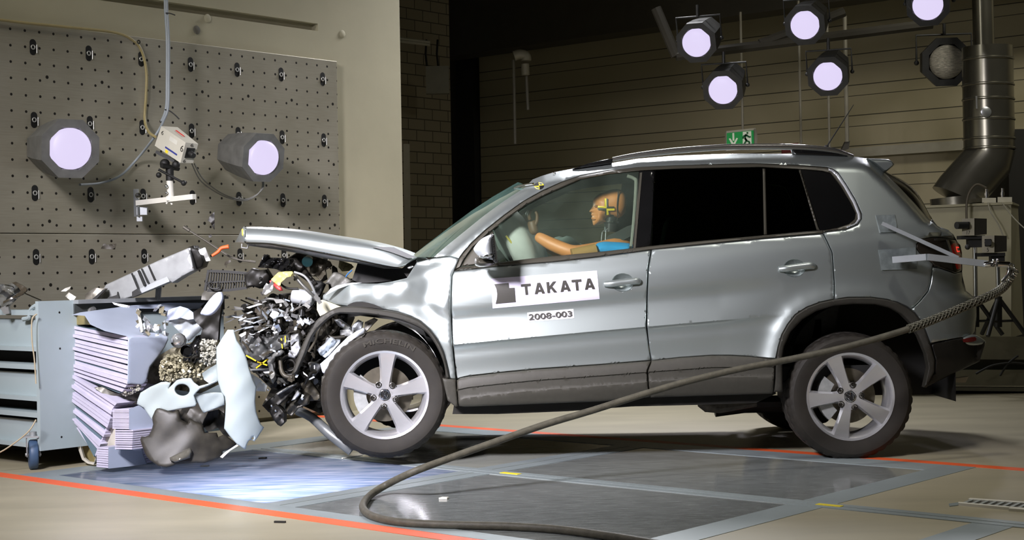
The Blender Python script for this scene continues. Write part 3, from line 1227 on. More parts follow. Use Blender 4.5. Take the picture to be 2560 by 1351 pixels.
# ---- stickers on the front door
WHITE = M('sticker white', (.72, .68, .84), .45, 0, .02, 4)
INK = M('sticker ink', (.035, .032, .026), .5)
stq = [(1227.7, 697), (1492.6, 676.9), (1499, 748), (1231.7, 771.8)]
st = panel('door_sticker', stq, Dp(-.002), WHITE, front_door, 5, .0015)
st['label'] = 'white rectangular sticker with a dark emblem and TAKATA lettering'
logo = [(1235.5, 711), (1271, 707.8), (1272.7, 720.7), (1286.3, 720), (1289, 755.4), (1239, 760), (1242, 748), (1243, 736), (1241, 723)]
pat = [panel('sticker_emblem', logo, Dp(-.0055), INK, None, 8, .0015)]
LET = {'T': [[(0, 1), (1, 1), (1, .78), (.63, .78), (.63, 0), (.37, 0), (.37, .78), (0, .78)]],
       'K': [[(0, 1), (.27, 1), (.27, .60), (.68, 1), (1, 1), (.56, .57), (1, 0), (.68, 0), (.38, .40), (.27, .29), (.27, 0), (0, 0)]],
       'A': [[(0, 0), (.36, 1), (.64, 1), (1, 0), (.73, 0), (.67, .17), (.33, .17), (.27, 0)], [(.40, .37), (.60, .37), (.5, .70)]]}
x0s = [868, 1005, 1140, 1280, 1408, 1540]
lb = None
for ch, x0 in zip('TAKATA', x0s):
    wl = 103 if ch != 'A' else 108

    def mp_(p):
        x = x0 + p[0] * wl - (p[1] - .5) * 12
        y = 587 - (x - 925) * .087 - p[1] * 117
        return (1100 + x / 4.267, 600 + y / 4.267)
    polys = LET[ch]
    pat.append(panel('sticker_letter', [mp_(p) for p in polys[0]], Dp(-.0055), INK, None, 8, .0015, holes=[[mp_(p) for p in h] for h in polys[1:]]))
join(st, pat)

st2 = panel('number_sticker', [(1318, 782.3), (1433.5, 773), (1435.6, 796), (1319.8, 805.3)], Dp(-.002), M('label white', (.80, .78, .86), .5), front_door, 4, .0015)
st2['label'] = 'small white sticker reading 2008-003'


def text_mesh(body, bold=.02):
    """flat text outline as triangles in unit space (x right, y up), total width 1"""
    cu = bpy.data.curves.new('t', 'FONT')
    cu.body = body
    cu.offset = bold
    cu.fill_mode = 'FRONT'
    ob = bpy.data.objects.new('t', cu)
    COL.objects.link(ob)
    dg = bpy.context.evaluated_depsgraph_get()
    me = bpy.data.meshes.new_from_object(ob.evaluated_get(dg))
    vs = [v.co.copy() for v in me.vertices]
    fs = [tuple(p.vertices) for p in me.polygons]
    bpy.data.objects.remove(ob)
    bpy.data.meshes.remove(me)
    bpy.data.curves.remove(cu)
    x0, x1 = min(v.x for v in vs), max(v.x for v in vs)
    y0, y1 = min(v.y for v in vs), max(v.y for v in vs)
    return [((v.x - x0) / (x1 - x0), (v.y - y0) / (y1 - y0)) for v in vs], fs


tv, tf = text_mesh('2008-003', .016)
q = [(1322, 801.0), (1430.5, 791.5), (1429.5, 777.3), (1321, 786.2)]


def bil(q, u, v):
    a = [q[0][i] * (1 - u) + q[1][i] * u for i in (0, 1)]
    c = [q[3][i] * (1 - u) + q[2][i] * u for i in (0, 1)]
    return a[0] * (1 - v) + c[0] * v, a[1] * (1 - v) + c[1] * v


vs = []
for u, v in tv:
    x, y = bil(q, u, v)
    vs.append(P(x, y, D(x, y) - .0085))
join(st2, [link('number_lettering', vs, tf, INK, None, smooth=False)])

# ---- door mirror
mir = [(1184, 625), (1190, 612), (1203, 598), (1218, 590), (1230, 586), (1233, 590), (1236, 640), (1236, 652), (1206, 645), (1196, 641)]
mo = inflate('door_mirror', smooth2d(mir, 3, True), 7.98, .10, 22, M('mirror silver lit', (.50, .53, .55), .4, .2, .02), car, 5)  # body silver with its lit brightness put into the colour, less metallic
inflate('mirror_lens', [(1227, 585), (1236, 587), (1238, 600), (1243, 640), (1245, 655), (1240, 659), (1232, 654)], 7.98, .095, 9, black, mo, 4)
inflate('indicator', smooth2d([(1197, 640), (1212, 634), (1232, 633), (1232, 644), (1206, 648)], 2, True), 7.92, .05, 8, chrome, mo, 4)
inflate('mirror_foot', smooth2d([(1186, 658), (1190, 644), (1203, 646), (1236, 651), (1236, 662), (1210, 668), (1192, 666)], 3, True), 8.03, .09, 12, TRIM, mo, 5)

# ---- cladding along the sills
cl1 = [(1141.5, 952), (1150, 946.5), (1171, 942.5), (1242, 934.3), (1337, 925), (1500, 913.6), (1627.5, 903.4), (1618, 928), (1620, 963.7), (1625, 993.5), (1500, 1004.5), (1330, 1011), (1160, 1018), (1146, 1016)]


def Dc(x, y):
    s = lerp_list(SILL, x)
    d = y - s
    o = cubic([(0, -.006), (8, -.012), (27, -.020), (29, -.012), (50, -.012), (52, -.016), (80, .002), (105, .03)], d)
    return 8.15 + o + (((1320 - x) / 320.0) ** 2 * .055 if x < 1320 else 0)


CLX = []
for i_ in range(130):
    x_ = 1145 + i_ * 6.2
    c_ = lerp_list(SILL, x_)
    CLX += [(x_, c_ + 26.5), (x_ + 2, c_ + 29), (x_, c_ + 50), (x_ + 2, c_ + 52.5)]
panel('door_cladding', cl1, Dc, cladding, front_door, 9, .03, roll=2.5, rollamt=.01, extra=CLX)
cl2 = [(1629.5, 903), (1700, 895.3), (1780, 890), (1827, 890), (1875, 892.5), (1919, 897), (1938, 898), (1934, 980), (1930, 985), (1800, 989), (1627, 994.5), (1622, 963.7), (1620, 928)]
panel('door_cladding', cl2, Dc, cladding, rear_door, 9, .03, roll=2.5, rollamt=.01, extra=CLX)
# floor pan and sill underside
b = MB()
us = [(1131, 1036, 8.24), (1242, 1036, 8.24), (1420, 1029, 8.24), (1580, 1017, 8.24), (1746, 1013, 8.24), (1890, 1008, 8.24), (1940, 985, 8.24), (1935, 965, 8.24), (1140, 985, 8.24)]
pts = [P(*u) for u in us]
b.slab(pts, (0, 1.62, 0))
b.build('floor_pan', darkplastic, car, smooth=False)
b = MB().tube([P(1746, 1008, 8.5), P(1765, 1011, 8.5), P(1800, 1014, 8.5), P(1890, 1004, 8.5)], [.02, .045, .045, .03], 10)
b.build('exhaust', M('rusty grey', (.06, .05, .035), .6, .4, .4, 30), car)
b = MB().tube([P(1786, 1022, 8.9), P(1860, 1012, 8.9), P(1960, 1010, 8.9)], .05, 10)
b.build('rear_axle', darkplastic, car)

# ---- rear arch trim, rear bumper, lamps
arch_in = [(1956.5, 980), (1955, 897), (1960, 868), (1976.6, 830.5), (2005, 800), (2040.5, 778.5), (2085.5, 765), (2135, 760.6), (2191, 762), (2226.6, 771), (2252.6, 785.5), (2274, 807), (2295, 840), (2314, 885), (2321, 920), (2310, 969)]
arch_out = [(1936, 981), (1941, 898)] + ARCH_R[1:-1] + [(2327, 862), (2338, 900), (2336, 930), (2316, 970)]
panel('rear_arch_trim', arch_out + arch_in[::-1], lambda x, y: min(D(x, y), 8.19) - .008, archtrim, car, 8, .05, roll=3.5, rollamt=.012, mirror=True)
bum_s = [(2331.5, 669), (2345, 671), (2357, 674.5), (2387.6, 684.5), (2405, 681), (2406, 707), (2414, 728), (2437.5, 747), (2441, 757), (2441.5, 790), (2438.5, 828), (2428, 839.5), (2347, 854), (2326, 859.5), (2314, 826), (2302, 802), (2287, 781.5), (2280, 773.5), (2301, 753), (2320.5, 729.5), (2327, 707.5)]
panel('rear_bumper', bum_s, Dp(-.002), paint, car, 8, .03, roll=2.5, rollamt=.01, mirror=True)
bum_b = [(2327, 861), (2347, 855.5), (2400, 845.5), (2428, 841), (2440, 842), (2463, 855), (2461, 867), (2449, 904), (2380, 937), (2312, 970), (2337, 930), (2339, 900)]
panel('bumper_valance', bum_b, lambda x, y: D(min(x, 2440), min(y, 850)) + .004 + max(0, (y - 900) / 70.0) * .06, darkplastic, car, 8, .03, roll=3, rollamt=.012, mirror=True)
zz = [P(2440, 760, 8.42), P(2440, 840, 8.42), P(2462, 860, 8.42), P(2449, 904, 8.42)]
loft('bumper_bar', zz, None, lambda t: .06, lambda t: Vector((1, 0, 0)), darkplastic, car)
refl = panel('rear_reflector', smooth2d([(2398, 850), (2412, 843), (2430, 838), (2441, 838), (2455, 846), (2464, 853), (2463, 859), (2445, 864), (2422, 864), (2404, 857)], 2, True), lambda x, y: 8.255 + ((x - 2398) / 66) ** 2 * .10, paint, car, 5, .03, roll=4, rollamt=.015)
panel('reflector_lens', smooth2d([(2403, 851), (2418, 846), (2438, 843), (2440, 852), (2424, 856), (2408, 856)], 2, True), lambda x, y: 8.247 + ((x - 2398) / 66) ** 2 * .10, M('dark red lens', (.10, .012, .010), .15), refl, 5, .01)

LAMPB = M('lamp smoked', (.02, .016, .012), .07, 0, .1, 10, coat=.5)
tl_out = [(2291, 612), (2302, 600), (2333, 594), (2368, 595.5), (2390, 600.5), (2401, 613), (2405, 632), (2406, 676), (2388, 684), (2357, 673.5), (2334, 664), (2331, 660), (2300, 634), (2291, 622)]
tl = panel('tail_lamp', tl_out, Dp(-.004), LAMPB, car, 8, .03, roll=3, rollamt=.012, mirror=True)
REDL = M('tail red', (.55, .012, .010), .12, 0, .35, 60, coat=.4)
panel('lamp_lens', [(2374, 612), (2389, 605), (2399, 614), (2403.5, 633), (2404.5, 672), (2391, 676), (2383, 640)], Dp(-.006), REDL, tl, 6, .004, roll=2)
panel('lamp_lens', [(2390, 617), (2398, 617), (2401, 630), (2393, 631)], Dp(-.009), M('lit red', (.8, .03, .02), .2, emit=(1, .05, .03, .7)), tl, 6, .004)
inflate('lamp_bulb', ring_px(2309, 625, 11, 12, 18), 8.24, .03, 9, glassplain, tl, 4)
panel('lamp_divider', [(2366, 600), (2372, 600), (2384, 640), (2380, 642)], Dp(-.007), steel, tl, 6, .004)
# inner wheel houses
for (cx, cy, R, x0) in ((2132, 880, 205, 0), (962, 950, 175, 1)):
    b = MB()
    prof = []
    c0 = P(cx, cy, 8.75)
    pts = []
    for k in range(17):
        a = math.pi * k / 16
        pts.append(Vector((c0.x + math.cos(a) * R / 462, 0, c0.z + math.sin(a) * R / 462 * .72)))
    if x0 == 0:
        pts = [Vector((pts[0].x, 0, c0.z - .25))] + pts + [Vector((pts[-1].x, 0, c0.z - .25))]
    vs, fs = [], []
    for p in pts:
        vs += [Vector((p.x, 8.25 if not x0 else 8.36, p.z)), Vector((p.x, 8.72, p.z))]
    for k in range(len(pts) - 1):
        fs.append((2 * k, 2 * k + 1, 2 * k + 3, 2 * k + 2))
    fs.append(tuple(2 * k + 1 for k in range(len(pts))))
    link('wheel_house', vs, fs, black, car, 50)
    if x0 == 0:
        link('wheel_house', [Vector((v.x, 2 * YC - v.y, v.z)) for v in vs], fs, black, car, 50)

# ---- tow bracket fixed to the rear flank
PADM = M('tape pad', (.20, .23, .23), .35, .2, .25, 25, bump=.3, bscale=25)
pad1 = panel('bracket_pad', [(2190, 538), (2237, 537), (2242, 565), (2241, 580), (2201, 582)], Dp(-.008), PADM, car, 8, .008)
pad2 = panel('bracket_pad', [(2197, 625), (2289, 619), (2290, 640), (2293, 673), (2205, 676)], Dp(-.008), PADM, car, 8, .008)
BAR = M('bracket bar', (.44, .47, .49), .4, .3, .08, 8)


def barpx(name, a, c, half, depth, mat, parent):
    """square bar between two (px,py,Y) points"""
    A, B_ = P(*a), P(*c)
    d = (B_ - A).normalized()
    up = Vector((0, 0, 1)) - d * d.z
    up.normalize()
    sd = d.cross(up)
    e1, e2 = up * half, sd * depth
    return MB().hexa([A - e1 - e2, A - e1 + e2, A + e1 + e2, A + e1 - e2, B_ - e1 - e2, B_ - e1 + e2, B_ + e1 + e2, B_ + e1 - e2]).build(name, mat, parent, smooth=False)


barpx('bracket_strut', (2205, 559, 8.13), (2395, 645, 8.07), .010, .012, BAR, car)
barpx('bracket_arm', (2236, 650, 8.12), (2320, 643, 7.98), .017, .022, BAR, car)
barpx('bracket_arm', (2318, 643, 7.98), (2466, 660, 7.98), .017, .022, BAR, car)

# ---- crumpled front wing
WINGPTS = [(806, 751, .15), (808, 737, .18), (827, 722, .17), (842, 715, .15), (880, 709, .075), (943, 709, .062), (981, 704, .056), (1017, 696, .050), (1044, 655, .17), (1085, 646, .14), (1125, 641, .095), (1147, 648, .07),
           (1136, 677, .055), (1129, 690, .04), (868, 765, .045), (852, 740, .085), (856, 724, .085), (880, 730, .036), (905, 728, .032), (960, 724, .030), (905, 748, .040), (950, 750, .039), (1000, 764, .041), (922, 762, .045), (953, 773, .044), (993, 780, .040), (1029, 792, .02), (1052, 804, .018), (1076, 825, .012), (1095, 851, .01), (1109, 880, .01), (1119, 915, .012),
           (1000, 740, .034), (1018, 712, .026), (1038, 727, .038), (1065, 749, .048), (1103, 768, .004), (1085, 781, .044), (1060, 770, .052), (1030, 766, .045), (1108, 742, .030), (1122, 740, .018), (1127, 790, .012), (1129, 860, .0), (1134, 905, .004), (1139, 949, .004), (1124, 947, .010), (1114, 917, .014), (1100, 702, .070), (1075, 705, .074), (1110, 795, .024), (1060, 684, .080), (1095, 672, .075), (1125, 700, .044)]
_wv = [Vector((a, b)) for a, b, c in WINGPTS] + [Vector(q) for q in ((700, 500), (1300, 500), (1300, 1100), (700, 1100))]
_wv, _, _wf, _, _, _ = delaunay_2d_cdt(_wv, [], [], 0, 1e-4)
_wz = {(round(a, 1), round(b, 1)): c for a, b, c in WINGPTS}


def wing_raw(x, y):
    best, num, den = None, 0.0, 0.0
    for f in _wf:
        a, b, c = (_wv[i] for i in f)
        dt = (b.y - c.y) * (a.x - c.x) + (c.x - b.x) * (a.y - c.y)
        if abs(dt) < 1e-9:
            continue
        l1 = ((b.y - c.y) * (x - c.x) + (c.x - b.x) * (y - c.y)) / dt
        l2 = ((c.y - a.y) * (x - c.x) + (a.x - c.x) * (y - c.y)) / dt
        l3 = 1 - l1 - l2
        if l1 > -1e-6 and l2 > -1e-6 and l3 > -1e-6:
            z = []
            for p in (a, b, c):
                k = (round(p.x, 1), round(p.y, 1))
                z.append(_wz.get(k))
            if all(q is not None for q in z):
                return z[0] * l1 + z[1] * l2 + z[2] * l3
    for a, b, c in WINGPTS:
        w_ = 1 / ((a - x) ** 2 + (b - y) ** 2 + 1)
        num += c * w_
        den += w_
    return num / den


def wing_base(x):
    return lerp_list([(800, .17), (850, .09), (880, .05), (1000, .044), (1080, .035), (1130, .015)], x)


def Dw(x, y):
    s, n_ = wing_raw(x, y) * 2, 2
    for r_ in (5, 9, 13):
        for k in range(8):
            s += wing_raw(x + r_ * math.cos(k * .785), y + r_ * math.sin(k * .785))
            n_ += 1
    b_ = wing_base(x)
    e = max(0.0, min(1.0, (x - 1085) / 45.0))
    return 8.15 + (b_ + (s / n_ - b_) * .95) * (1 - e) + (s / n_) * e


wing = [(806, 750), (808, 738), (827, 723), (841.6, 716), (879.5, 709), (943.4, 709.4), (981, 704), (1017, 695.5), (1042, 656), (1085, 646), (1125, 641.5), (1147, 648.5), (1135, 678), (1129, 690), (1127, 740), (1127, 787), (1130, 858), (1134.5, 905), (1139, 949), (1124, 947), (1114, 917), (1109, 880), (1095, 851), (1076, 825), (1052, 803.7), (1028.7, 792), (993, 780), (953, 773), (922, 763), (891, 757.5), (867.6, 766), (840, 761)]
panel('front_wing', wing, Dw, paint, car, 8, .012, roll=2.5, rollamt=.008, sharp=55)
panel('front_wing', [(880, 709), (943, 709), (981, 704), (1017, 695), (1042, 656), (1125, 641), (1147, 648), (1129, 690), (1130, 858), (1139, 949), (1114, 917), (1076, 825), (993, 780)], Dw, paint, car, 16, .012, only_mirror=True)
panel('wing_crumple_edge', smooth2d([(868, 766), (880, 758), (905, 755), (935, 762), (958, 773), (930, 770), (900, 767)], 2, True), lambda x, y: 8.17, darkplastic, car, 6, .02)
panel('wing_flange', [(826, 722), (842, 714), (880, 707), (905, 707), (870, 714), (845, 723), (812, 740)], lambda x, y: 8.22, M('bare flange', (.62, .66, .68), .3, .5, .1, 20), car, 6, .02)
# torn-off inner skin below the lamp corner
panel('wing_inner_skin', [(792, 752), (806, 750), (840, 762), (867, 767), (839, 772), (800, 791), (792, 775)], lambda x, y: 8.26, M('primer skin', (.42, .41, .31), .45, .3, .15, 15), car, 8, .02)
# front arch trim strip
ft_out = [(729.5, 937), (748, 882), (763.6, 846), (782.5, 812), (805, 789.5), (839, 770.5), (863, 767), (898.4, 767), (946, 774), (993, 781), (1028.7, 793), (1052, 804.5), (1076, 826), (1095, 852), (1109, 880.5), (1119, 916), (1125, 948)]
ft_in = [(1114, 948), (1111.6, 920), (1102, 889), (1083, 853), (1059.5, 827), (1021.6, 808.4), (981, 796.6), (922, 787), (875, 785), (839, 787), (805, 812), (780.6, 842.5), (763, 886), (741, 937)]
panel('front_arch_trim', smooth2d(ft_out, 3) + smooth2d(ft_in, 3), lambda x, y: 8.14 + (max(0, 930 - x) / 200.0) ** 2 * .02, archtrim, car, 8, .045, roll=4, rollamt=.014)
panel('arch_trim_end', [(1106, 946.5), (1124, 948), (1139, 950), (1145, 1016), (1139, 1018), (1119, 1002)], lambda x, y: 8.135 + (x - 1106) / 40 * .01, cladding, car, 8, .04, roll=3)
panel('wheel_house_liner', smooth2d([(985, 803), (1020, 812), (1050, 838), (1075, 868), (1092, 900), (1084, 880), (1060, 850), (1030, 825)], 2, True), lambda x, y: 8.24, M('liner light', (.45, .46, .44), .4, 0, .1, 20), car, 8, .01)

# ---- bonnet
lower = [(609, 606), (640, 606.5), (673.7, 608), (710, 613), (749.5, 620.5), (825, 634.7), (880, 646), (940, 660), (1002.6, 672)]
upper = [(609, 566), (636, 565.6), (692.6, 568.4), (749.5, 574), (806, 584.5), (880, 595), (930, 604), (984, 617.8), (1041, 644)]
ridge = [(609, 588), (640, 588), (680, 590), (745, 597), (806, 607), (880, 617), (920, 619), (970, 628), (1020, 657)]
K = 9
vs, fs = [], []
rows = []
for i in range(K):
    l, r_, u = lower[i], ridge[i], upper[i]
    rows.append([P(l[0], l[1], 8.29), P((l[0] * .5 + r_[0] * .5), l[1] * .55 + r_[1] * .45, 8.284), P(r_[0], r_[1], 8.292), P((r_[0] + u[0]) / 2, r_[1] * .45 + u[1] * .55, 8.312), P(u[0], u[1] + 1, 8.36)])
full = []
for i in range(K):
    near = rows[i]
    tail = near[-1]
    mid = [Vector((tail.x - .015, 8.70, tail.z + .007)), Vector((tail.x - .02, YC, tail.z + .011))]
    far = [Vector((p.x, 2 * YC - p.y, p.z)) for p in ([mid[0]] + near[::-1])]
    full.append(near + mid + far)
NN = len(full[0])
vs = [p for r_ in full for p in r_]
for i in range(K - 1):
    for j in range(NN - 1):
        a = i * NN + j
        fs.append((a, a + NN, a + NN + 1, a + 1))
bon = link('bonnet', vs, fs, paint, car, 60)
sb = bon.modifiers.new('s', 'SUBSURF')
sb.levels = sb.render_levels = 2
so = bon.modifiers.new('t', 'SOLIDIFY')
so.thickness = .012
so.offset = -1
UND = M('bonnet frame', (.30, .31, .30), .35, .4, .1, 10)
panel('bonnet_frame', [(612, 607), (673, 609), (749, 621.5), (825, 636), (880, 647), (1000, 673), (960, 672), (880, 656), (860, 654), (800, 645), (765, 637), (742, 633), (690, 624), (622, 615)], lambda x, y: 8.33 + (y - 600) / 80 * .1, UND, bon, 10, .03, roll=3)
panel('bonnet_nose', [(588, 606), (596, 590), (604.5, 573), (610, 566), (612, 590), (610, 607)], lambda x, y: 8.31 + (610 - x) * .02, paint, bon, 6, .02, roll=2)
panel('bonnet_mark', [(604, 574), (607, 572), (608, 585), (608, 591), (605, 588)], lambda x, y: 8.33, yellow, bon, 5, .003)
MB().tube([P(605, 610, 8.4), P(604, 619, 8.4), P(618, 621, 8.4), P(622, 612, 8.4)], .004, 6).build('bonnet_catch', steel, bon)
panel('bonnet_fold', [(930, 618), (955, 617.5), (984, 618.5), (1041, 644.5), (1020, 646), (975, 630)], lambda x, y: 8.28, M('bonnet fold', (.13, .135, .135), .5, .2, .05), bon, 8, .01)
# dark scuttle gap under the bonnet's rear edge
panel('scuttle', [(895, 655), (1002, 673), (1041, 647), (1041, 657), (1017, 695), (981, 703), (900, 709), (880, 700)], lambda x, y: 8.52, black, car, 12, .5)
panel('scuttle_strip', [(1006, 677), (1040, 652), (1044, 655), (1030, 676), (1018, 694)], lambda x, y: 8.36, darkplastic, car, 8, .02)
inflate('hinge', smooth2d([(1018, 669), (1030, 665), (1034, 668), (1024, 674)], 2, True), 8.3, .02, 4, steel, car, 3)


# ---- wheels
def wheel(cx, cy, Y, spoke0, steer, label=None, lettering=False, far=False):
    """alloy wheel whose outer face looks at the lens (or away, far side)"""
    C = P(cx, cy, Y)
    if far:
        C = Vector((C.x, 2 * YC - C.y, C.z))
    w_ = thing('wheel', C, None, None)
    w_.parent = car
    w_.location = C - WLOC[car.name]
    w_.rotation_euler = (0, 0, (math.pi if far else 0) + steer)
    if label:
        w_['label'] = label
    WLOC[w_.name] = Vector((0, 0, 0))
    R = .3455
    ax = Vector((0, -1, 0))
    O = Vector((0, 0, 0))
    # tyre: radius, height along the axis (0 = outer face, negative inwards)
    prof = [(.236, -.006), (.240, .004), (.252, .006), (.285, .016), (.310, .014), (.326, .002), (.335, -.012)]
    b = MB()
    n = 120
    vs, fs = [], []
    tread = [(.3405, -.018), (.3445, -.036), (.3455, -.060), (.3390, -.064), (.3390, -.070), (.3455, -.074), (.346, -.112), (.339, -.115), (.339, -.121), (.346, -.124), (.3455, -.160), (.339, -.163), (.339, -.170), (.3455, -.174), (.3445, -.196), (.336, -.212), (.318, -.222), (.280, -.226), (.236, -.214)]
    allp = prof + tread
    k = len(allp)
    for i in range(n):
        a = 2 * math.pi * i / n
        groove = (i % 3 == 0)
        for q, (r, h) in enumerate(allp):
            rr = r
            if groove and 6 <= q <= len(prof) + 2:
                rr = r - .006
            if groove and len(prof) + 12 <= q <= len(prof) + 15:
                rr = r - .006
            vs.append(Vector((math.cos(a) * rr, -h, math.sin(a) * rr)))
    for i in range(n):
        j = (i + 1) % n
        for q in range(k - 1):
            fs.append((i * k + q, i * k + q + 1, j * k + q + 1, j * k + q))
    link('tyre', vs, fs, rubber, w_, 28)
    # rim: barrel, lip and five spokes
    b = MB()
    b.lathe([(.236, -.012), (.2405, .000), (.238, .004), (.226, .000), (.2215, -.006), (.214, -.020), (.205, -.05), (.203, -.13), (.225, -.20), (.238, -.205)], O, ax, 72)
    b.lathe([(0, -.030), (.070, -.030), (.072, -.018), (.066, -.012), (.045, -.010), (.034, -.010), (.033, -.016), (0, -.016)], O, ax, 48)
    for s in range(5):
        a = spoke0 + s * 2 * math.pi / 5
        er = Vector((math.cos(a), 0, math.sin(a)))
        et = Vector((-math.sin(a), 0, math.cos(a)))
        # stations: radius, face half width, base half width, face height, base height
        st_ = [(.030, .017, .030, -.010, -.030), (.062, .019, .034, -.007, -.032), (.090, .022, .032, -.006, -.034), (.130, .027, .036, -.007, -.036), (.175, .033, .043, -.005, -.034), (.205, .0375, .050, -.003, -.028), (.2265, .041, .056, .0005, -.012)]
        rows = []
        for (r, fw, bw, fh, bh) in st_:
            rows.append([er * r - et * bw - ax * -bh * 1.0, er * r - et * fw + ax * fh, er * r + ax * (fh - .0015), er * r + et * fw + ax * fh, er * r + et * bw - ax * -bh * 1.0])
        base = len(b.v)
        vv, ff = [], []
        for rw_ in rows:
            vv += rw_
        for i in range(len(rows) - 1):
            for j in range(4):
                p_ = i * 5 + j
                ff.append((p_, p_ + 1, p_ + 6, p_ + 5))
        b.add(vv, ff)
    rim = b.build('rim', alloy, w_, 24)
    # machined spoke faces
    # hub cap with ring mark
    hc = MB().lathe([(0, -.006), (.026, -.006), (.030, -.008), (.031, -.014)], O, ax, 32).build('hub_cap', M('hub dark', (.06, .06, .065), .15, .7), w_, 40)
    e = MB()
    e.tube([Vector((math.cos(t) * .0265, .0055, math.sin(t) * .0265)) for t in [2 * math.pi * i / 32 for i in range(32)]], .0022, 6, closed=True)

    def stroke(pts):
        e.tube([Vector((x, .0045, z)) for x, z in pts], .0021, 6)
    rot = spoke0 - math.radians(86)

    def rp(x, z):
        return (x * math.cos(rot) - z * math.sin(rot), x * math.sin(rot) + z * math.cos(rot))
    stroke([rp(-.011, .024), rp(0, .004), rp(.011, .024)])
    stroke([rp(-.022, .013), rp(-.010, -.020), rp(0, -.001), rp(.010, -.020), rp(.022, .013)])
    e.build('hub_emblem', chrome, w_, 50)
    for s in range(5):
        a = spoke0 + math.radians(36) + s * 2 * math.pi / 5
        c = Vector((math.cos(a), 0, math.sin(a))) * .0635
        lb_ = MB()
        lb_.lathe([(.0170, -.014), (.0170, -.007), (.0135, -.0055), (.0115, -.012), (0, -.012)], c, ax, 18)
        lb_.lathe([(.0075, -.012), (.0075, -.006), (.0045, -.006), (.0045, -.010), (0, -.010)], c, ax, 6)
        lb_.build('lug_bolt', M('bolt dark', (.035, .032, .026), .4, .4), w_, 35)
    # brake behind the spokes
    MB().lathe([(0, -.075), (.150, -.075), (.150, -.095), (0, -.095)], O, ax, 40).build('brake_disc', M('brake disc', (.20, .18, .14), .35, .8, .2, 20), w_)
    cb = MB()
    for k in range(9):
        a0 = math.radians(140 + k * 10)
        a1 = math.radians(150 + k * 10)
        pts = []
        for (a, r) in ((a0, .10), (a1, .10), (a1, .168), (a0, .168)):
            pts.append(Vector((math.cos(a) * r, .045, math.sin(a) * r)))
        cb.slab(pts[::-1], (0, .06, 0))
    cb.build('brake_caliper', M('caliper', (.42, .43, .42), .4, .5, .15, 30), w_)
    if lettering:
        tv_, tf_ = text_mesh('MICHELIN', .015)
        vs = []
        for u, v in tv_:
            a = math.radians(112) - u * math.radians(56)
            r = .279 + v * .026
            vs.append(Vector((math.cos(a) * r, -.0185, math.sin(a) * r)))
        link('sidewall_lettering', vs, tf_, M('raised rubber', (.030, .026, .018), .55), w_, smooth=False)
    b = MB().cyl((0, .08, 0), (0, .5, 0), .05, 12)
    b.build('hub_carrier', darkplastic, w_)
    return w_


wheel(962, 988, 8.175, math.radians(85), math.radians(5), 'front wheel, lifted slightly off the floor', True)
wheel(2126.5, 992.5, 8.20, math.radians(112), 0.0, 'rear wheel standing on the floor')
wheel(2126.5, 992.5, 8.20, math.radians(70), 0.0, 'rear wheel on the far side', far=True)
wheel(962, 988, 8.20, math.radians(70), 0.0, 'front wheel on the far side', far=True)

# ---- cabin
CAB = M('cabin black', (.012, .012, .011), .8)
b = MB()
q = [P(1150, 640, 8.4), P(1150, 940, 8.4), P(2300, 900, 8.4), P(2300, 600, 8.4)]
fl_ = [P(1150, 930, 8.3), P(2330, 880, 8.3)]
b.hexa([Vector((-.35, 8.28, .42)), Vector((2.0, 8.28, .42)), Vector((2.0, 9.83, .42)), Vector((-.35, 9.83, .42)), Vector((-.35, 8.28, .50)), Vector((2.0, 8.28, .50)), Vector((2.0, 9.83, .50)), Vector((-.35, 9.83, .50))])
b.build('cabin_floor', CAB, car, smooth=False)
# dashboard
b = MB().box((-.28, YC, .88), (.45, 1.45, .42), bev=.08)
b.build('dashboard', M('dash', (.05, .055, .05), .7), car)
# roof lining
hl = [Dpt(x, y + 30, .10) for x, y in resample([(1340, 455), (1431, 423), (1531, 408), (1680, 391), (1850, 386), (1973, 386), (2100, 390)], 60, False)]
loft('roof_lining', hl, None, lambda t: .01, lambda t: Vector((0, 0, 1)), CAB, car)
# seats
for y0 in (8.62, 9.49):
    s_ = MB().box((.56, y0, .72), (.52, .50, .20), bev=.06)
    s_.box((.90, y0, 1.02), (.16, .48, .66), Matrix.Rotation(.22, 3, 'Y'), bev=.06)
    st_ = s_.build('seat', M('seat cloth', (.028, .028, .027), .9, 0, .2, 60), car)
    h_ = MB().box((1.00, y0, 1.40), (.10, .26, .20), Matrix.Rotation(.2, 3, 'Y'), bev=.04)
    h_.cyl((.98, y0 - .06, 1.25), (1.0, y0 - .06, 1.36), .007, 8).cyl((.98, y0 + .06, 1.25), (1.0, y0 + .06, 1.36), .007, 8)
    h_.build('headrest', M('headrest', (.02, .02, .02), .9), st_)
b = MB().box((1.75, YC, .95), (.18, 1.35, .75), Matrix.Rotation(.2, 3, 'Y'), bev=.05)
b.box((1.5, YC, .70), (.5, 1.35, .2), bev=.05)
for y0 in (8.62, 9.49):
    b.box((1.83, y0, 1.40), (.09, .24, .17), bev=.03)
b.build('rear_bench', M('seat cloth', (.03, .03, .03), .9), car)
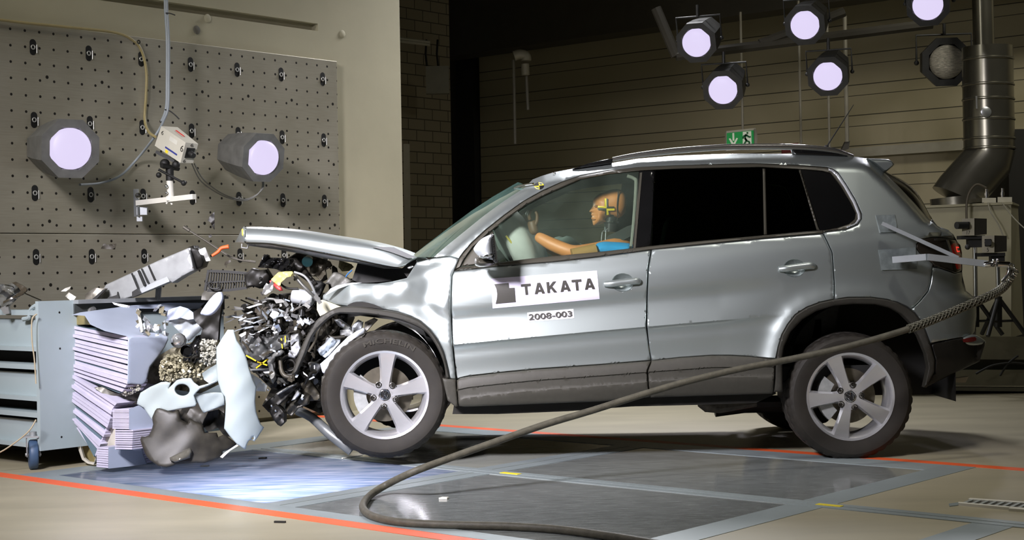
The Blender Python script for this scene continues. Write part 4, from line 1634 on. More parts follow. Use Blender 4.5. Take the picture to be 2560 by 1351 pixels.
# steering wheel, column, airbag
c = P(1268, 628, 8.63)
sw = MB().tube([c + Matrix.Rotation(math.radians(-28), 3, 'Y') @ Vector((0, math.cos(t) * .185, math.sin(t) * .185)) for t in [2 * math.pi * i / 32 for i in range(32)]], .015, 8, closed=True)
sw.cyl(c, c + Vector((-.25, 0, -.12)), .03, 10)
sw.build('steering_wheel', M('wheel rim', (.03, .03, .03), .6), car)
bagm = M('airbag cloth', (.40, .42, .38), .85, 0, .08, 12, bump=.25, bscale=14)
bag = MB().sphere(c + Vector((.08, .0, .02)), .24, 28, 18, (.48, 1, 1), Matrix.Rotation(math.radians(-28), 3, 'Y'))
for v in bag.v:
    v += Vector((math.sin(v.y * 31) * .008, 0, math.sin(v.x * 37 + v.y * 17) * .01))
bag.build('airbag', bagm, car, 80)
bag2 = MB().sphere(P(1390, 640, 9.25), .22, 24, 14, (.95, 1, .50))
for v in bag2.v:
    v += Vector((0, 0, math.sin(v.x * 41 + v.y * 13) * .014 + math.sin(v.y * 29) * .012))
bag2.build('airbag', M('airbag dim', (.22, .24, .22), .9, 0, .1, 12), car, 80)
MB().tube([P(1265, 590, 8.40), P(1285, 615, 8.42), P(1305, 647, 8.44)], .006, 8).build('strap', M('dull yellow', (.50, .42, .06), .6), car)
MB().tube([P(1568, 440, 8.42), P(1585, 447, 8.42), P(1590, 462, 8.40), P(1584, 560, 8.36), P(1578, 618, 8.30)], .010, 8, smooth_steps=5).build('pillar_lining', M('pillar lining', (.20, .21, .17), .7), car)

# ================================================================== CRASH DUMMY
dummy = thing('crash_test_dummy', P(1530, 650, 8.72), 'orange-skinned crash test dummy in a blue shirt at the steering wheel, arm raised', 'dummy')
SKIN = M('dummy vinyl', (.56, .225, .065), .48, 0, .07, 12)
SHIRT = M('blue shirt', (.015, .30, .62), .8, 0, .10, 25, bump=.2, bscale=40)
YD = 8.66


def skin_body(name, joints, edges, mat, parent, levels=2):
    me = bpy.data.meshes.new(name)
    me.from_pydata([tuple(j[0]) for j in joints], edges, [])
    ob = bpy.data.objects.new(name, me)
    COL.objects.link(ob)
    md = ob.modifiers.new('skin', 'SKIN')
    md.use_smooth_shade = True
    for i, j in enumerate(joints):
        r = j[1]
        me.skin_vertices[0].data[i].radius = (r, r) if not isinstance(r, tuple) else r
        me.skin_vertices[0].data[i].use_root = (i == 0)
    sd = ob.modifiers.new('sub', 'SUBSURF')
    sd.levels = sd.render_levels = levels
    dg = bpy.context.evaluated_depsgraph_get()
    m2 = bpy.data.meshes.new_from_object(ob.evaluated_get(dg))
    vs = [v.co.copy() for v in m2.vertices]
    fs = [tuple(p.vertices) for p in m2.polygons]
    bpy.data.objects.remove(ob)
    bpy.data.meshes.remove(m2)
    return link(name, vs, fs, mat, parent, 80)


shL = P(1560, 612, 8.47)
shR = Vector((shL.x, 2 * YD - shL.y, shL.z))
pel = Vector((shL.x + .02, YD, .82))
J = [(pel, .13), (Vector((shL.x + .02, YD, .98)), .135), (Vector((shL.x + .01, YD, shL.z - .06)), .13), (Vector((shL.x, YD, shL.z + .01)), .07),
     (shL, .058), (P(1492, 626, 8.40), .047), (P(1432, 633, 8.36), .043), (P(1380, 612, 8.40), .041), (P(1338, 588, 8.44), .030),
     (shR, .058), (Vector((shR.x - .22, shR.y + .03, shR.z - .10)), .047), (Vector((shR.x - .38, shR.y - .02, shR.z - .02)), .038), (Vector((shR.x - .50, shR.y - .06, shR.z + .06)), .028),
     (Vector((pel.x - .06, YD - .11, .80)), .085), (Vector((pel.x - .42, YD - .13, .80)), .065), (Vector((pel.x - .62, YD - .13, .56)), .05),
     (Vector((pel.x - .06, YD + .11, .80)), .085), (Vector((pel.x - .42, YD + .13, .80)), .065), (Vector((pel.x - .62, YD + .13, .56)), .05)]
E_ = [(0, 1), (1, 2), (2, 3), (2, 4), (4, 5), (5, 6), (6, 7), (7, 8), (2, 9), (9, 10), (10, 11), (11, 12), (0, 13), (13, 14), (14, 15), (0, 16), (16, 17), (17, 18)]
skin_body('body', J, E_, SKIN, dummy)
# gloved-looking dark hand raised before the screen: palm and five separate fingers
HAND = M('hand vinyl', (.10, .055, .022), .55, 0, .1, 20)
wr = P(1338, 588, 8.44)
palm = P(1330, 562, 8.44)
HJ = [(wr, .024), (P(1334, 574, 8.445), .029), (P(1331, 560, 8.45), .031), (P(1329, 550, 8.45), .027)]
HE = [(0, 1), (1, 2), (2, 3)]


def finger(pts, rs):
    k = 2
    for p, r in zip(pts, rs):
        HJ.append((P(*p), r))
        HE.append((k, len(HJ) - 1))
        k = len(HJ) - 1


skin_body('hand', HJ, HE, HAND, dummy)
for pts in ([(1337, 566, 8.435), (1343, 552, 8.43), (1343, 537, 8.43), (1338, 528, 8.43)],
            [(1326, 552, 8.425), (1322, 541, 8.42), (1323, 531, 8.42), (1329, 525, 8.42)],
            [(1324, 552, 8.447), (1318, 541, 8.445), (1319, 531, 8.445), (1325, 525, 8.445)],
            [(1323, 553, 8.467), (1316, 543, 8.465), (1316, 534, 8.465), (1321, 529, 8.465)],
            [(1324, 556, 8.487), (1316, 548, 8.485), (1314, 540, 8.485), (1317, 535, 8.485)]):
    jj = [(P(*p), r) for p, r in zip(pts, (.012, .0115, .010, .009))]
    skin_body('finger', jj, [(0, 1), (1, 2), (2, 3)], HAND, dummy, 1)
# head: cranium and face outline seen from the side
head = [(1514, 480), (1524, 475), (1537, 473), (1550, 474.5), (1560, 482), (1566, 496), (1567, 512), (1564, 528), (1556, 540), (1545, 545), (1528, 544), (1515, 546), (1512, 556), (1503, 561), (1492, 564), (1484, 564), (1481.5, 557), (1480.5, 550), (1478, 546), (1480, 541), (1477.5, 537), (1479, 533), (1473.5, 530), (1474.5, 526), (1480, 519), (1482, 512), (1482, 503), (1485.5, 496), (1493, 489), (1503, 483)]
hd = inflate('head', smooth2d(head, 3, True), YD, .076, 34, SKIN, dummy, 4, 80)
MB().tube([P(x, y, YD - .081 + .0028 * abs(y - 505) ** 1.12 * .1) for x, y in [(1546, 474), (1545, 490), (1543, 510), (1543, 528), (1545, 543)]], .003, 6, smooth_steps=3).build('skull_seam', black, hd)
MB().sphere(P(1491, 516, YD - .055), .012, 10, 8, (1, .5, .6)).build('eye_socket', M('socket', (.25, .10, .03), .6), hd)
MB().tube([P(1481, 550, YD - .03), P(1489, 549, YD - .05)], .0025, 6).build('mouth', M('socket', (.25, .10, .03), .6), hd)
# yellow and black target cross on the temple


def Dh(x, y):
    d = min(1.0, pdist(head, x, y) / 34)
    return YD - .076 * math.sqrt(max(0, 1 - (1 - d) ** 2)) - .011


tc_ = MB()
cxh, cyh = 1515.5, 522
for (poly, m_) in (([(1511.5, 496.5), (1516, 496.5), (1516, 521), (1494, 519), (1494.5, 515), (1511.5, 516.5)], 1),
                   ([(1516, 496.5), (1519.5, 497), (1519, 516.5), (1536, 516.5), (1536, 521), (1516, 521)], 0),
                   ([(1516, 522), (1536.5, 521.5), (1536.5, 526.5), (1520.5, 527), (1522, 537), (1516.5, 538)], 1),
                   ([(1516, 522), (1516.5, 538), (1512, 537.5), (1513, 527), (1494.5, 525), (1494, 519.5)], 0)):
    tc_.cur = m_
    tc_.slab([P(x, y, Dh(x, y)) for x, y in poly][::-1], (0, .002, 0))
t_ = tc_.build('target_cross', [M('cross black', (.03, .03, .012), .5), M('cross yellow', (.85, .66, .02), .5, emit=None)], hd, smooth=False)
t_['label'] = 'yellow and black cross marker on the temple'
nk = MB().lathe([(0, .062), (.030, .062), (.030, .045), (.042, .043), (.042, .034), (.034, .030), (.034, .006), (.048, .002), (.048, -.008), (.036, -.012), (.036, -.06), (0, -.06)], P(1527, 554, YD), (0.08, 0, 1), 28)
nk.build('neck', M('neck rubber', (.03, .03, .028), .3, .3), dummy)
MB().lathe([(.037, .046), (.044, .0445), (.044, .036), (.037, .034)], P(1527, 554, YD), (.08, 0, 1), 28).build('neck_ring', chrome, dummy)
MB().lathe([(.031, .052), (.036, .051), (.036, .048), (.031, .047)], P(1527, 554, YD), (.08, 0, 1), 28).build('neck_ring', M('copper', (.45, .08, .04), .3, .6), dummy)
MB().lathe([(.040, .004), (.050, .002), (.050, -.006), (.040, -.008)], P(1527, 554, YD), (.08, 0, 1), 28).build('neck_ring', chrome, dummy)
inflate('shirt', smooth2d([(1479, 623), (1484, 614), (1492, 607), (1505, 604), (1525, 604), (1545, 606), (1562, 608), (1576, 610), (1592, 640), (1590, 760), (1500, 760), (1496, 680), (1482, 640)], 3, True), YD, .235, 60, SHIRT, dummy, 8, 80)
inflate('sleeve', smooth2d([(1480, 625), (1484, 614), (1494, 607), (1510, 604), (1535, 605), (1560, 607), (1576, 610), (1580, 622), (1576, 640), (1540, 645), (1500, 643), (1484, 640)], 3, True), 8.41, .095, 18, SHIRT, dummy, 5, 80)
b = MB()
b.slab([P(x, y, 8.43) for x, y in [(1512, 604), (1510, 612), (1560, 600), (1586, 586), (1587, 560), (1568, 566), (1545, 578), (1520, 590)]], (0, .012, 0))
b.build('seat_belt', M('belt webbing', (.030, .034, .028), .5), dummy, smooth=False)
b = MB()
for pts in ([(1506, 580), (1503, 604)], [(1515, 576), (1513, 605)], [(1506, 579), (1520, 572)]):
    b.tube([P(x, y, 8.44) for x, y in pts], .0022, 6)
b.build('neck_bracket', steel, dummy)
MB().tube([P(1430, 640, 8.31), P(1490, 627, 8.33)], .040, 12).build('forearm_pad', M('ochre pad', (.33, .19, .05), .7), dummy)

# ================================================================== BARRIER CART
R0 = -7.40
cart = thing('barrier_cart', RT(R0, 5.2, 0), 'blue-grey wheeled steel cart carrying the crushed honeycomb barrier', 'cart')
b = MB()
b.rtbox(R0 - .03, R0, 4.60, 5.87, .105, .925)
plate = b.build('backing_plate', cart_blue, cart, smooth=False)
b = MB()
for (t, z) in ((4.73, .86), (4.73, .17), (4.73, .66)):
    c = RT(R0 + .001, t, z)
    b.lathe([(0, .001), (.005, .001), (.006, 0)], c, DR, 10)
b.build('screw', black, plate)
b = MB()
b.rtbox(R0, R0 + .012, 4.82, 5.87, .84, .905)
b.build('clamp_channel', M('channel dark', (.10, .11, .11), .4, .5), cart, smooth=False)
b = MB()
b.rtbox(R0 - .03, R0 + .05, 4.82, 5.87, .905, .927)
b.build('top_rail', galv, cart, smooth=False)
MB().lathe([(0, .018), (.02, .016), (.026, 0)], RT(R0 + .012, 4.93, .868), DR, 16).build('bolt_head', steel, cart)
# horizontal beams running back from the plate
for (z0, z1) in ((.66, .875), (.385, .575), (.125, .31)):
    b = MB()
    b.rtbox(R0 - 2.3, R0 - .03, 4.66, 4.68, z0, z1 - .05)
    b.rtbox(R0 - 2.3, R0 - .03, 4.62, 4.74, z0 - .012, z0 + .012)
    b.rtbox(R0 - 2.3, R0 - .03, 4.62, 4.74, z1 - .028, z1)
    b.build('beam', cart_blue, cart, smooth=False)
for t in (5.75,):
    for (z0, z1) in ((.66, .875), (.125, .31)):
        b = MB()
        b.rtbox(R0 - 2.3, R0 - .03, t, t + .03, z0, z1)
        b.build('beam', cart_blue, cart, smooth=False)
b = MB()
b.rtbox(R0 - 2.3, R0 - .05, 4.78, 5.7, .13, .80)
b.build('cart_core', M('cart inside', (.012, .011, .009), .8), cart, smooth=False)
MB().tube([RT(R0 - .03, 4.63, .895), RT(R0 - .07, 4.63, .90), RT(R0 - .125, 4.63, .875), RT(R0 - .14, 4.63, .835), RT(R0 - .20, 4.63, .825)], .013, 8, smooth_steps=4).build('handle', cart_blue, cart)
BLUEW = M('caster blue', (.045, .085, .16), .5, 0, .15, 14)
for (r, t) in ((-7.475, 4.60), (-7.475, 5.75), (-9.5, 4.60), (-9.5, 5.75)):
    c = RT(r, t, .082)
    ax_ = Vector((.93, .36, 0)).normalized()
    cs = MB()
    sd = Vector((ax_.y, -ax_.x, 0))
    for s in (-1, 1):
        o_ = ax_ * (.032 * s)
        cs.slab([c + o_ - sd * .022 + Vector((0, 0, -.012)), c + o_ + sd * .022 + Vector((0, 0, -.012)), c + o_ + sd * .03 + Vector((0, 0, .10)), c + o_ - sd * .03 + Vector((0, 0, .10))], ax_ * (.004 * s))
    cs.box(c + Vector((0, 0, .10)), (.09, .09, .008))
    cs.cyl(c + Vector((0, 0, .10)), c + Vector((0, 0, .125)), .02, 12)
    cs.cyl(c - ax_ * .042, c + ax_ * .042, .009, 10)
    cst = cs.build('caster', galv, cart)
    MB().lathe([(0, -.024), (.05, -.024), (.066, -.025), (.078, -.022), (.082, -.014), (.082, .014), (.078, .022), (.066, .025), (.05, .024), (0, .024)], c, ax_, 32).build('caster_wheel', BLUEW, cst, 50)

# ---- honeycomb blocks
T0 = 4.82


def side_px(px, py, t=T0, off=0.0):
    return plane_hit(px, py, DW * (t + off), DW)


def front_px(px, py, r):
    return plane_hit(px, py, DR * r, DR)


HG = 'crushed honeycomb blocks on the barrier cart'


def stack(name, left, right, nlay, deep, label, gap=.22, jag=0.0, wob=0.0, tfront=T0, back_taper=1.0):
    """sheets lying over one another: left and right edge polylines in pixels (top to bottom) on the barrier's near side"""
    b = MB()
    Lp, Rp = [Vector((a, c, 0)) for a, c in left], [Vector((a, c, 0)) for a, c in right]

    def along(pl, t):
        ln = [(pl[i + 1] - pl[i]).length for i in range(len(pl) - 1)]
        tot = sum(ln)
        d = t * tot
        for i, l in enumerate(ln):
            if d <= l or i == len(ln) - 1:
                return pl[i] + (pl[i + 1] - pl[i]) * min(1, d / max(l, 1e-6))
            d -= l
    rr = random.Random(len(name) + nlay)
    for k in range(nlay):
        a0, a1 = k / nlay, (k + 1 - gap * (.5 + rr.random())) / nlay
        t_ = tfront + rr.uniform(-jag, jag) * .3
        mid = rr.uniform(-wob, wob)
        pts = []
        row0, row1 = [], []
        NS = 6
        le = rr.uniform(0, jag) * 60
        for i in range(NS + 1):
            f_ = i / NS
            for a, row in ((a0, row0), (a1, row1)):
                l, r_ = along(Lp, a), along(Rp, a)
                p = l + (r_ - l) * f_
                p.x -= le * (1 - f_)
                p.y += mid * math.sin(f_ * math.pi)
                row.append(side_px(p.x, p.y, t_))
        dv = DW * deep
        n0 = len(row0)
        vs = row0 + row1 + [p + dv for p in row0] + [p + dv for p in row1]
        fs = []
        for i in range(NS):
            fs.append((i, i + n0, i + n0 + 1, i + 1))
            fs.append((i + 2 * n0, i + 2 * n0 + 1, i + 3 * n0 + 1, i + 3 * n0))
            fs.append((i, i + 1, i + 1 + 2 * n0, i + 2 * n0))
            fs.append((i + n0, i + 3 * n0, i + 3 * n0 + 1, i + n0 + 1))
        fs.append((0, 2 * n0, 3 * n0, n0))
        fs.append((NS, NS + n0, NS + 3 * n0, NS + 2 * n0))
        b.cur = 0
        b.add(vs, fs)
    # dark core seen between the sheets
    core = [side_px(p.x + (4 if i < len(Lp) else -4), p.y, tfront + .012) for i, p in enumerate(Lp + Rp[::-1])]
    b.cur = 1
    b.slab(core, DW * (deep - .03))
    o = b.build(name, [honey, honey_gap], None, 25, smooth=False)
    return tag(o, label, 'barrier block', None)


stack('honeycomb_block', [(178, 814), (176, 850), (172, 890), (171, 912), (178, 938)], [(319, 842), (319.5, 880), (319, 930), (318, 962), (303, 984)], 12, .13,
      'upper crushed honeycomb block with fanned horizontal sheets beside the cart plate', gap=.26, jag=.03, wob=1.0)
stack('honeycomb_block', [(180, 936), (173, 975), (170, 1012), (171, 1036), (180, 1052), (190, 1066)], [(292, 1009), (280, 1024), (276, 1045), (270, 1066), (262, 1085), (248.5, 1118), (239, 1143)], 17, .4,
      'lower crushed honeycomb block with slanting sheets folded over', gap=.16, jag=.05, wob=1.5, tfront=T0 - .005)
stack('honeycomb_block', [(282, 1024), (281, 1073.5)], [(322.6, 1024), (322.6, 1074)], 10, .30, 'small layered barrier block, upper of the three stepped small blocks', gap=.22, tfront=T0 - .06)
stack('honeycomb_block', [(288, 1076), (287, 1125)], [(332.8, 1076), (330, 1126)], 9, .30, 'small layered barrier block, middle of the three stepped small blocks', gap=.30, tfront=T0 - .06)
stack('honeycomb_block', [(242, 1118.6), (241, 1169)], [(270.7, 1120), (270, 1172)], 9, .55, 'small layered barrier block, lowest of the three near the floor', gap=.20, tfront=T0 - .08)
# smooth faces of the small blocks and the bumper element sheet
SH = sheet_blue


def dplane_front(pt):
    return lambda x, y: plane_hit(x, y, pt, DR).y


p0 = side_px(322.6, 1050, T0 - .06) + DR * .008
p1 = side_px(270.5, 1145, T0 - .08) + DR * .008
o = panel('barrier_face_sheet', [(322.6, 1023), (344, 1015), (360, 1020), (372, 1036), (385, 1056), (382, 1074), (368, 1091), (354, 1094), (351, 1110), (352, 1128), (332, 1127), (333, 1076), (322.6, 1074)],
          lambda x, y: plane_hit(x, y, p0, DR).y, SH, None, 8, .02)
tag(o, 'pale blue bent face sheet of the upper two stepped small blocks', 'sheet')
o = panel('barrier_face_sheet', [(271, 1119.5), (330, 1113), (354, 1108), (356, 1135), (366, 1161), (330, 1166), (271, 1172.5)],
          lambda x, y: plane_hit(x, y, p1, DR).y, SH, None, 8, .02)
tag(o, 'pale blue face sheet of the lowest small block near the floor', 'sheet')
o = panel('barrier_bag_skin', smooth2d([(192, 1062), (190, 1090), (196, 1125), (205, 1150), (219, 1160), (234, 1163), (239, 1150), (241, 1142), (246, 1120), (262, 1088), (280, 1040), (289, 1024), (289, 1118), (270, 1120), (242, 1119), (236, 1158), (222, 1156), (210, 1146), (202, 1120), (198, 1085), (196, 1062)], 1), lambda x, y: side_px(x, y, T0 + .03).y, M('skin edge', (.50, .47, .40), .5), None, 6, .03)
tag(o, 'curled beige skin hanging below the slanting honeycomb block', 'sheet')
o = panel('barrier_bag', [(193, 1060), (200, 1120), (212, 1148), (236, 1158), (241, 1120), (270, 1120), (289, 1118), (289, 1030), (240, 1030)], lambda x, y: side_px(x, y, T0 + .10).y, M('golden foil', (.30, .25, .11), .35, .35, .3, 9, bump=.3, bscale=12), None, 10, .3)
tag(o, 'golden brown foil inside the curled skin under the slanting block', 'foil')
# big bent cover sheet over the upper block
pc = side_px(319.5, 900, T0) + DR * .02
_cov = [(178, 788), (200, 781.6), (329, 764), (420, 757.5), (512, 757), (500, 772), (480, 773), (455, 780), (430, 788), (405, 772), (346, 772), (341, 780), (350, 812), (354, 833), (378, 832), (400, 835), (418, 842), (420, 850), (412, 868), (400, 885), (384, 905), (374, 918), (365, 955), (356, 962), (318.5, 960), (320, 842), (262, 828), (226, 812), (212, 790)]


def Dcov(x, y):
    base = plane_hit(x, y, pc, DR).y
    k = max(0.0, min(1.0, (845 - y) / 75.0))
    flat = side_px(200, 800, T0 - .02).y + (x - 180) * .0022
    d = base * (1 - k) + flat * k
    d += (.010 * math.sin(x * .045 + y * .03) + .008 * math.sin(x * .02 - y * .06)) * k
    return d


o = panel('barrier_cover_sheet', _cov, Dcov, SH, None, 8, .006, roll=2, rollamt=.004, sharp=60)
tag(o, 'large bent blue-grey cover sheet torn over the upper honeycomb block', 'sheet')
o = panel('barrier_foil_edge', [(177, 789), (200, 782.5), (212, 787), (220, 800), (227, 812), (214, 812), (178, 813)], lambda x, y: side_px(x, y, T0 + .02).y, MATS['golden foil'], None, 7, .2)
tag(o, 'golden brown foil peeking out beneath the cover sheet beside the cart plate', 'foil')


# ================================================================== WRECKAGE
def flat(name, outline, Y, mat, thick=.006, parent=None, label=None, cat=None, group=None, tilt=(0, 0), bend=0.0, step=10, amp=0.0, freq=.08, roll=0.0, holes=(), kind=None, sm=0, ph=0.0):
    """piece of sheet or plastic with the given outline, tilted, bent and dented in space"""
    if sm:
        outline = smooth2d(outline, sm, True)
    cx = sum(p[0] for p in outline) / len(outline)
    cy = sum(p[1] for p in outline) / len(outline)
    ext = max(max(abs(p[0] - cx) for p in outline), 1)

    def dep(x, y):
        u, v = (x - cx) / 462.0, (y - cy) / 462.0
        d = Y + tilt[0] * u + tilt[1] * v + bend * ((x - cx) / ext) ** 2
        if amp:
            d += amp * (math.sin(x * freq + ph) * math.cos(y * freq * 1.3 + ph * 2) + .5 * math.sin((x + y) * freq * 1.9 + ph))
        return d
    o = panel(name, outline, dep, mat, parent, step, thick, roll=roll, rollamt=min(.012, thick), holes=holes, sharp=50)
    if label:
        tag(o, label, cat, group, kind)
    return o


WP_ = white_plastic
flat('torn_bumper', [(541, 869.7), (555, 846), (569, 825), (584, 825), (592, 852), (602, 866), (613, 888), (619, 905), (622, 920), (628, 938), (633, 952), (641, 968), (639, 984), (637.5, 1005), (640, 1030), (647, 1050.7), (652, 1062), (660, 1069.7), (650, 1085), (643, 1096), (635.6, 1104.7), (629, 1101), (622, 1102), (617, 1112), (613, 1124.6), (592, 1111), (575, 1092), (560, 1071.6), (563, 1040), (564.5, 1011), (562, 992), (554, 982.5), (548, 965), (542.7, 948), (541, 920)], 7.98, WP_, .006, None,
     'tall white torn bumper panel standing upright before the wreckage', 'bumper piece', tilt=(.35, .05), bend=.06, amp=.0025, freq=.05, roll=3, step=9, holes=[[(631, 1093), (635, 1096), (632, 1101), (628, 1098)]])
flat('bumper_corner', [(342, 1011), (344, 1000), (351, 982.5), (375, 968), (402.5, 956), (415, 955), (427, 958), (421.5, 971), (430, 963), (442, 951), (457.5, 946.5), (478, 946.5), (484, 956), (497, 966), (520, 960), (541, 951), (543, 955), (520, 966), (500, 973), (490, 983), (485, 990), (491, 1009), (488, 1016.6), (455, 1022), (419.6, 1029), (404, 1024), (392, 1026), (389, 1045), (386, 1055), (378, 1048), (359, 1020)], 8.04, WP_, .006, None,
     'white torn bumper corner with a round fog lamp opening', 'bumper piece', tilt=(-.25, .1), amp=.004, freq=.06, roll=2.5, step=8, holes=[ring_px(455.6, 975.5, 18.5, 14.5, 20, .1)])
flat('bumper_strip', [(481, 992), (500, 986), (525, 981), (558, 982.5), (562, 1000), (561.7, 1013), (540, 1022), (508.6, 1033.7), (501, 1022), (494, 1008), (488, 996)], 8.06, WP_, .006, None, 'white lower bumper strip beside the tall torn panel', 'bumper piece', tilt=(.1, .3), amp=.004, roll=2.5, step=8)
flat('bumper_shard', [(505, 934), (522, 922), (541, 911), (543, 930), (543.7, 953), (533, 955), (522, 958.7), (510, 950)], 8.10, WP_, .006, None, 'small white bumper shard above the lower strip', 'bumper piece', tilt=(.2, .1), amp=.006, step=8)
UT = M('undertray', (.026, .023, .017), .5, 0, .5, 14)
flat('undertray', [(387, 1028), (392, 1022), (399, 1021), (431, 1030), (446, 1026), (452, 1050.7), (469, 1060), (472.6, 1047), (490, 1056), (506.7, 1064), (510.5, 1083), (541, 1083), (544.6, 1094), (560, 1086.7), (592, 1111), (575, 1124), (556, 1130), (556, 1140), (550, 1145.5), (530, 1153), (510.5, 1158.7), (490, 1158), (470.7, 1160), (440, 1162.5), (428, 1167), (415.8, 1170), (395, 1166), (374, 1151), (366, 1142), (361, 1132), (355, 1115), (350.4, 1100), (353, 1092.4), (362, 1093), (372, 1088.6), (379, 1075), (382.6, 1062), (380, 1045)], 8.02, UT, .012, None,
     'large dark grey plastic undertray hanging above the lit floor pane', 'undertray', tilt=(.15, -.25), bend=.10, amp=.006, freq=.035, roll=4, step=9)
flat('undertray_rib', [(424, 1145), (440, 1137), (460, 1126), (474, 1121), (480, 1130), (476, 1146), (462, 1150), (438, 1157), (426, 1153)], 7.97, M('undertray wet', (.09, .085, .07), .2, 0, .3, 20), .02, None, 'glossy dark recess torn from the lower edge of the undertray', 'plastic piece', tilt=(.2, -.4), amp=.01, roll=4, step=6)
flat('lip_strip', [(550, 1143), (560, 1133), (592, 1112), (596, 1115), (575, 1128), (556, 1146)], 8.0, off_white, .01, None, 'thin pale strip sticking out right of the undertray', 'strip')
flat('lower_grille_piece', [(505, 1065), (520, 1030), (545, 1025), (560, 1036), (562, 1062), (580, 1095), (560, 1090), (545, 1070), (520, 1080)], 8.22, darkplastic, .02, None, 'dark plastic piece between undertray and white panel', 'plastic piece', amp=.02)
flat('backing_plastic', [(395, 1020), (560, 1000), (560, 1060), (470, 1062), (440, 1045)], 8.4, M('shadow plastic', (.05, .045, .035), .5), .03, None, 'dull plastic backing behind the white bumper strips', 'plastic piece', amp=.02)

# translucent crumbs: honeycomb core torn open
CR = M('core crumbs', (.36, .33, .22), .35, .15, .35, 60)


def crumbs(name, poly, Y, nmb, size, mat, label, cat='honeycomb core'):
    b = MB()
    rr = random.Random(nmb)
    xs, ys = [p[0] for p in poly], [p[1] for p in poly]
    k = 0
    while k < nmb:
        x, y = rr.uniform(min(xs), max(xs)), rr.uniform(min(ys), max(ys))
        if not inside(poly, x, y):
            continue
        k += 1
        c = P(x, y, Y + rr.uniform(-.04, .16))
        s_ = size * rr.uniform(.5, 1.3)
        rot = Matrix.Rotation(rr.uniform(0, 6), 3, Vector((rr.random() - .5, rr.random() - .5, rr.random() - .5)))
        b.box(c, (s_ * rr.uniform(.4, 1.6), s_ * rr.uniform(.3, 1), s_ * rr.uniform(.3, 1.2)), rot)
    o = b.build(name, mat, None, 20, smooth=False)
    return tag(o, label, cat, None, 'stuff')


crumbs('core_crumbs', [(402, 905), (415, 893), (440, 885), (460, 892), (500, 900), (512, 930), (505, 950), (480, 945), (455, 946), (425, 957), (405, 950), (398, 930)], 8.24, 900, .013, CR, 'gold glinting crumbs of torn honeycomb core')
crumbs('core_crumbs', [(499, 862), (505, 850), (540, 852), (542, 905), (520, 915), (500, 905)], 8.22, 500, .011, M('core glint', (.55, .54, .46), .25, .3, .3, 60), 'glassy glinting crumbs beside the tall white panel')
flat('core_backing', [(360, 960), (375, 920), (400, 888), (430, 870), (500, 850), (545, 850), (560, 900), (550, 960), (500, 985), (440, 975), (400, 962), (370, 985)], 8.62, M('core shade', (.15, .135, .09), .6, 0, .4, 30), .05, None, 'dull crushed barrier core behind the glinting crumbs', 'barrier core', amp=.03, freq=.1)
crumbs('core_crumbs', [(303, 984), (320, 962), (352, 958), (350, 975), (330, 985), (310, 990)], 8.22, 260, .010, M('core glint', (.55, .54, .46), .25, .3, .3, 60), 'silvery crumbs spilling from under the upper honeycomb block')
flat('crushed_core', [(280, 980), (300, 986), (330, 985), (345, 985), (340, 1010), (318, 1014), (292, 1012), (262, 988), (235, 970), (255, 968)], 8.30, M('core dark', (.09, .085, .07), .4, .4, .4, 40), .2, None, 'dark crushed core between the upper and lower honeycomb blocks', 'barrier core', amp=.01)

# crumpled fabric-like foils on top of the barrier
FO = M('crumpled foil', (.48, .53, .66), .5, .0, .08, 10)
flat('crumpled_foil', [(404, 784), (430, 772), (450, 766), (470, 772), (483, 782), (484, 798), (470, 800), (455, 796), (430, 800), (412, 803), (420, 795)], 8.12, FO, .005, None, 'pale blue crumpled foil below the top rail', 'foil', amp=.016, freq=.09, step=5)
flat('crumpled_foil', [(412, 803), (440, 798), (484, 800), (495, 812), (506, 822), (500, 830), (490, 838), (478, 850), (470, 855), (462, 840), (448, 830), (430, 812)], 8.16, M('foil grey', (.33, .36, .38), .5, .1, .12, 10), .005, None, 'grey crumpled foil hanging beneath the pale blue one', 'foil', amp=.016, freq=.08, step=5)
flat('folded_tube_foil', [(501, 783), (510, 768), (525, 748), (540, 733), (551, 731), (557, 740), (555, 755), (545, 772), (533, 785), (520, 790), (506, 788)], 8.10, FO, .03, None, 'pale blue folded tube of foil standing up at the barrier end', 'foil', amp=.012, freq=.07, step=5, roll=5, sm=2)
crl = random.Random(5)
for i in range(26):
    x, y = crl.uniform(345, 415), crl.uniform(765, 838)
    w_, h_ = crl.uniform(4, 13), crl.uniform(3, 8)
    a = crl.uniform(0, 3.1)
    poly = [(x + (px_ * math.cos(a) - py_ * math.sin(a)), y + (px_ * math.sin(a) + py_ * math.cos(a))) for px_, py_ in ((-w_, -h_ * .5), (w_ * .8, -h_), (w_, h_ * .4), (-w_ * .5, h_))]
    flat('foil_scrap', poly, 8.03 + crl.uniform(-.05, .08), (M('scrap white', (.66, .68, .70), .4, .1), MATS['foil grey'], MATS['core shade'])[i % 3], .004, None, 'torn scrap of foil scattered on the bent cover sheet', 'scrap', 'torn foil scraps on the cover sheet', tilt=(crl.uniform(-1, 1), crl.uniform(-1, 1)), step=8)
flat('mirror_strip', [(341, 774), (347, 772), (356, 812), (357, 830), (352, 832), (346, 800)], 8.02, off_white, .006, None, 'upright white strip on the cover sheet', 'strip', tilt=(.5, 0))
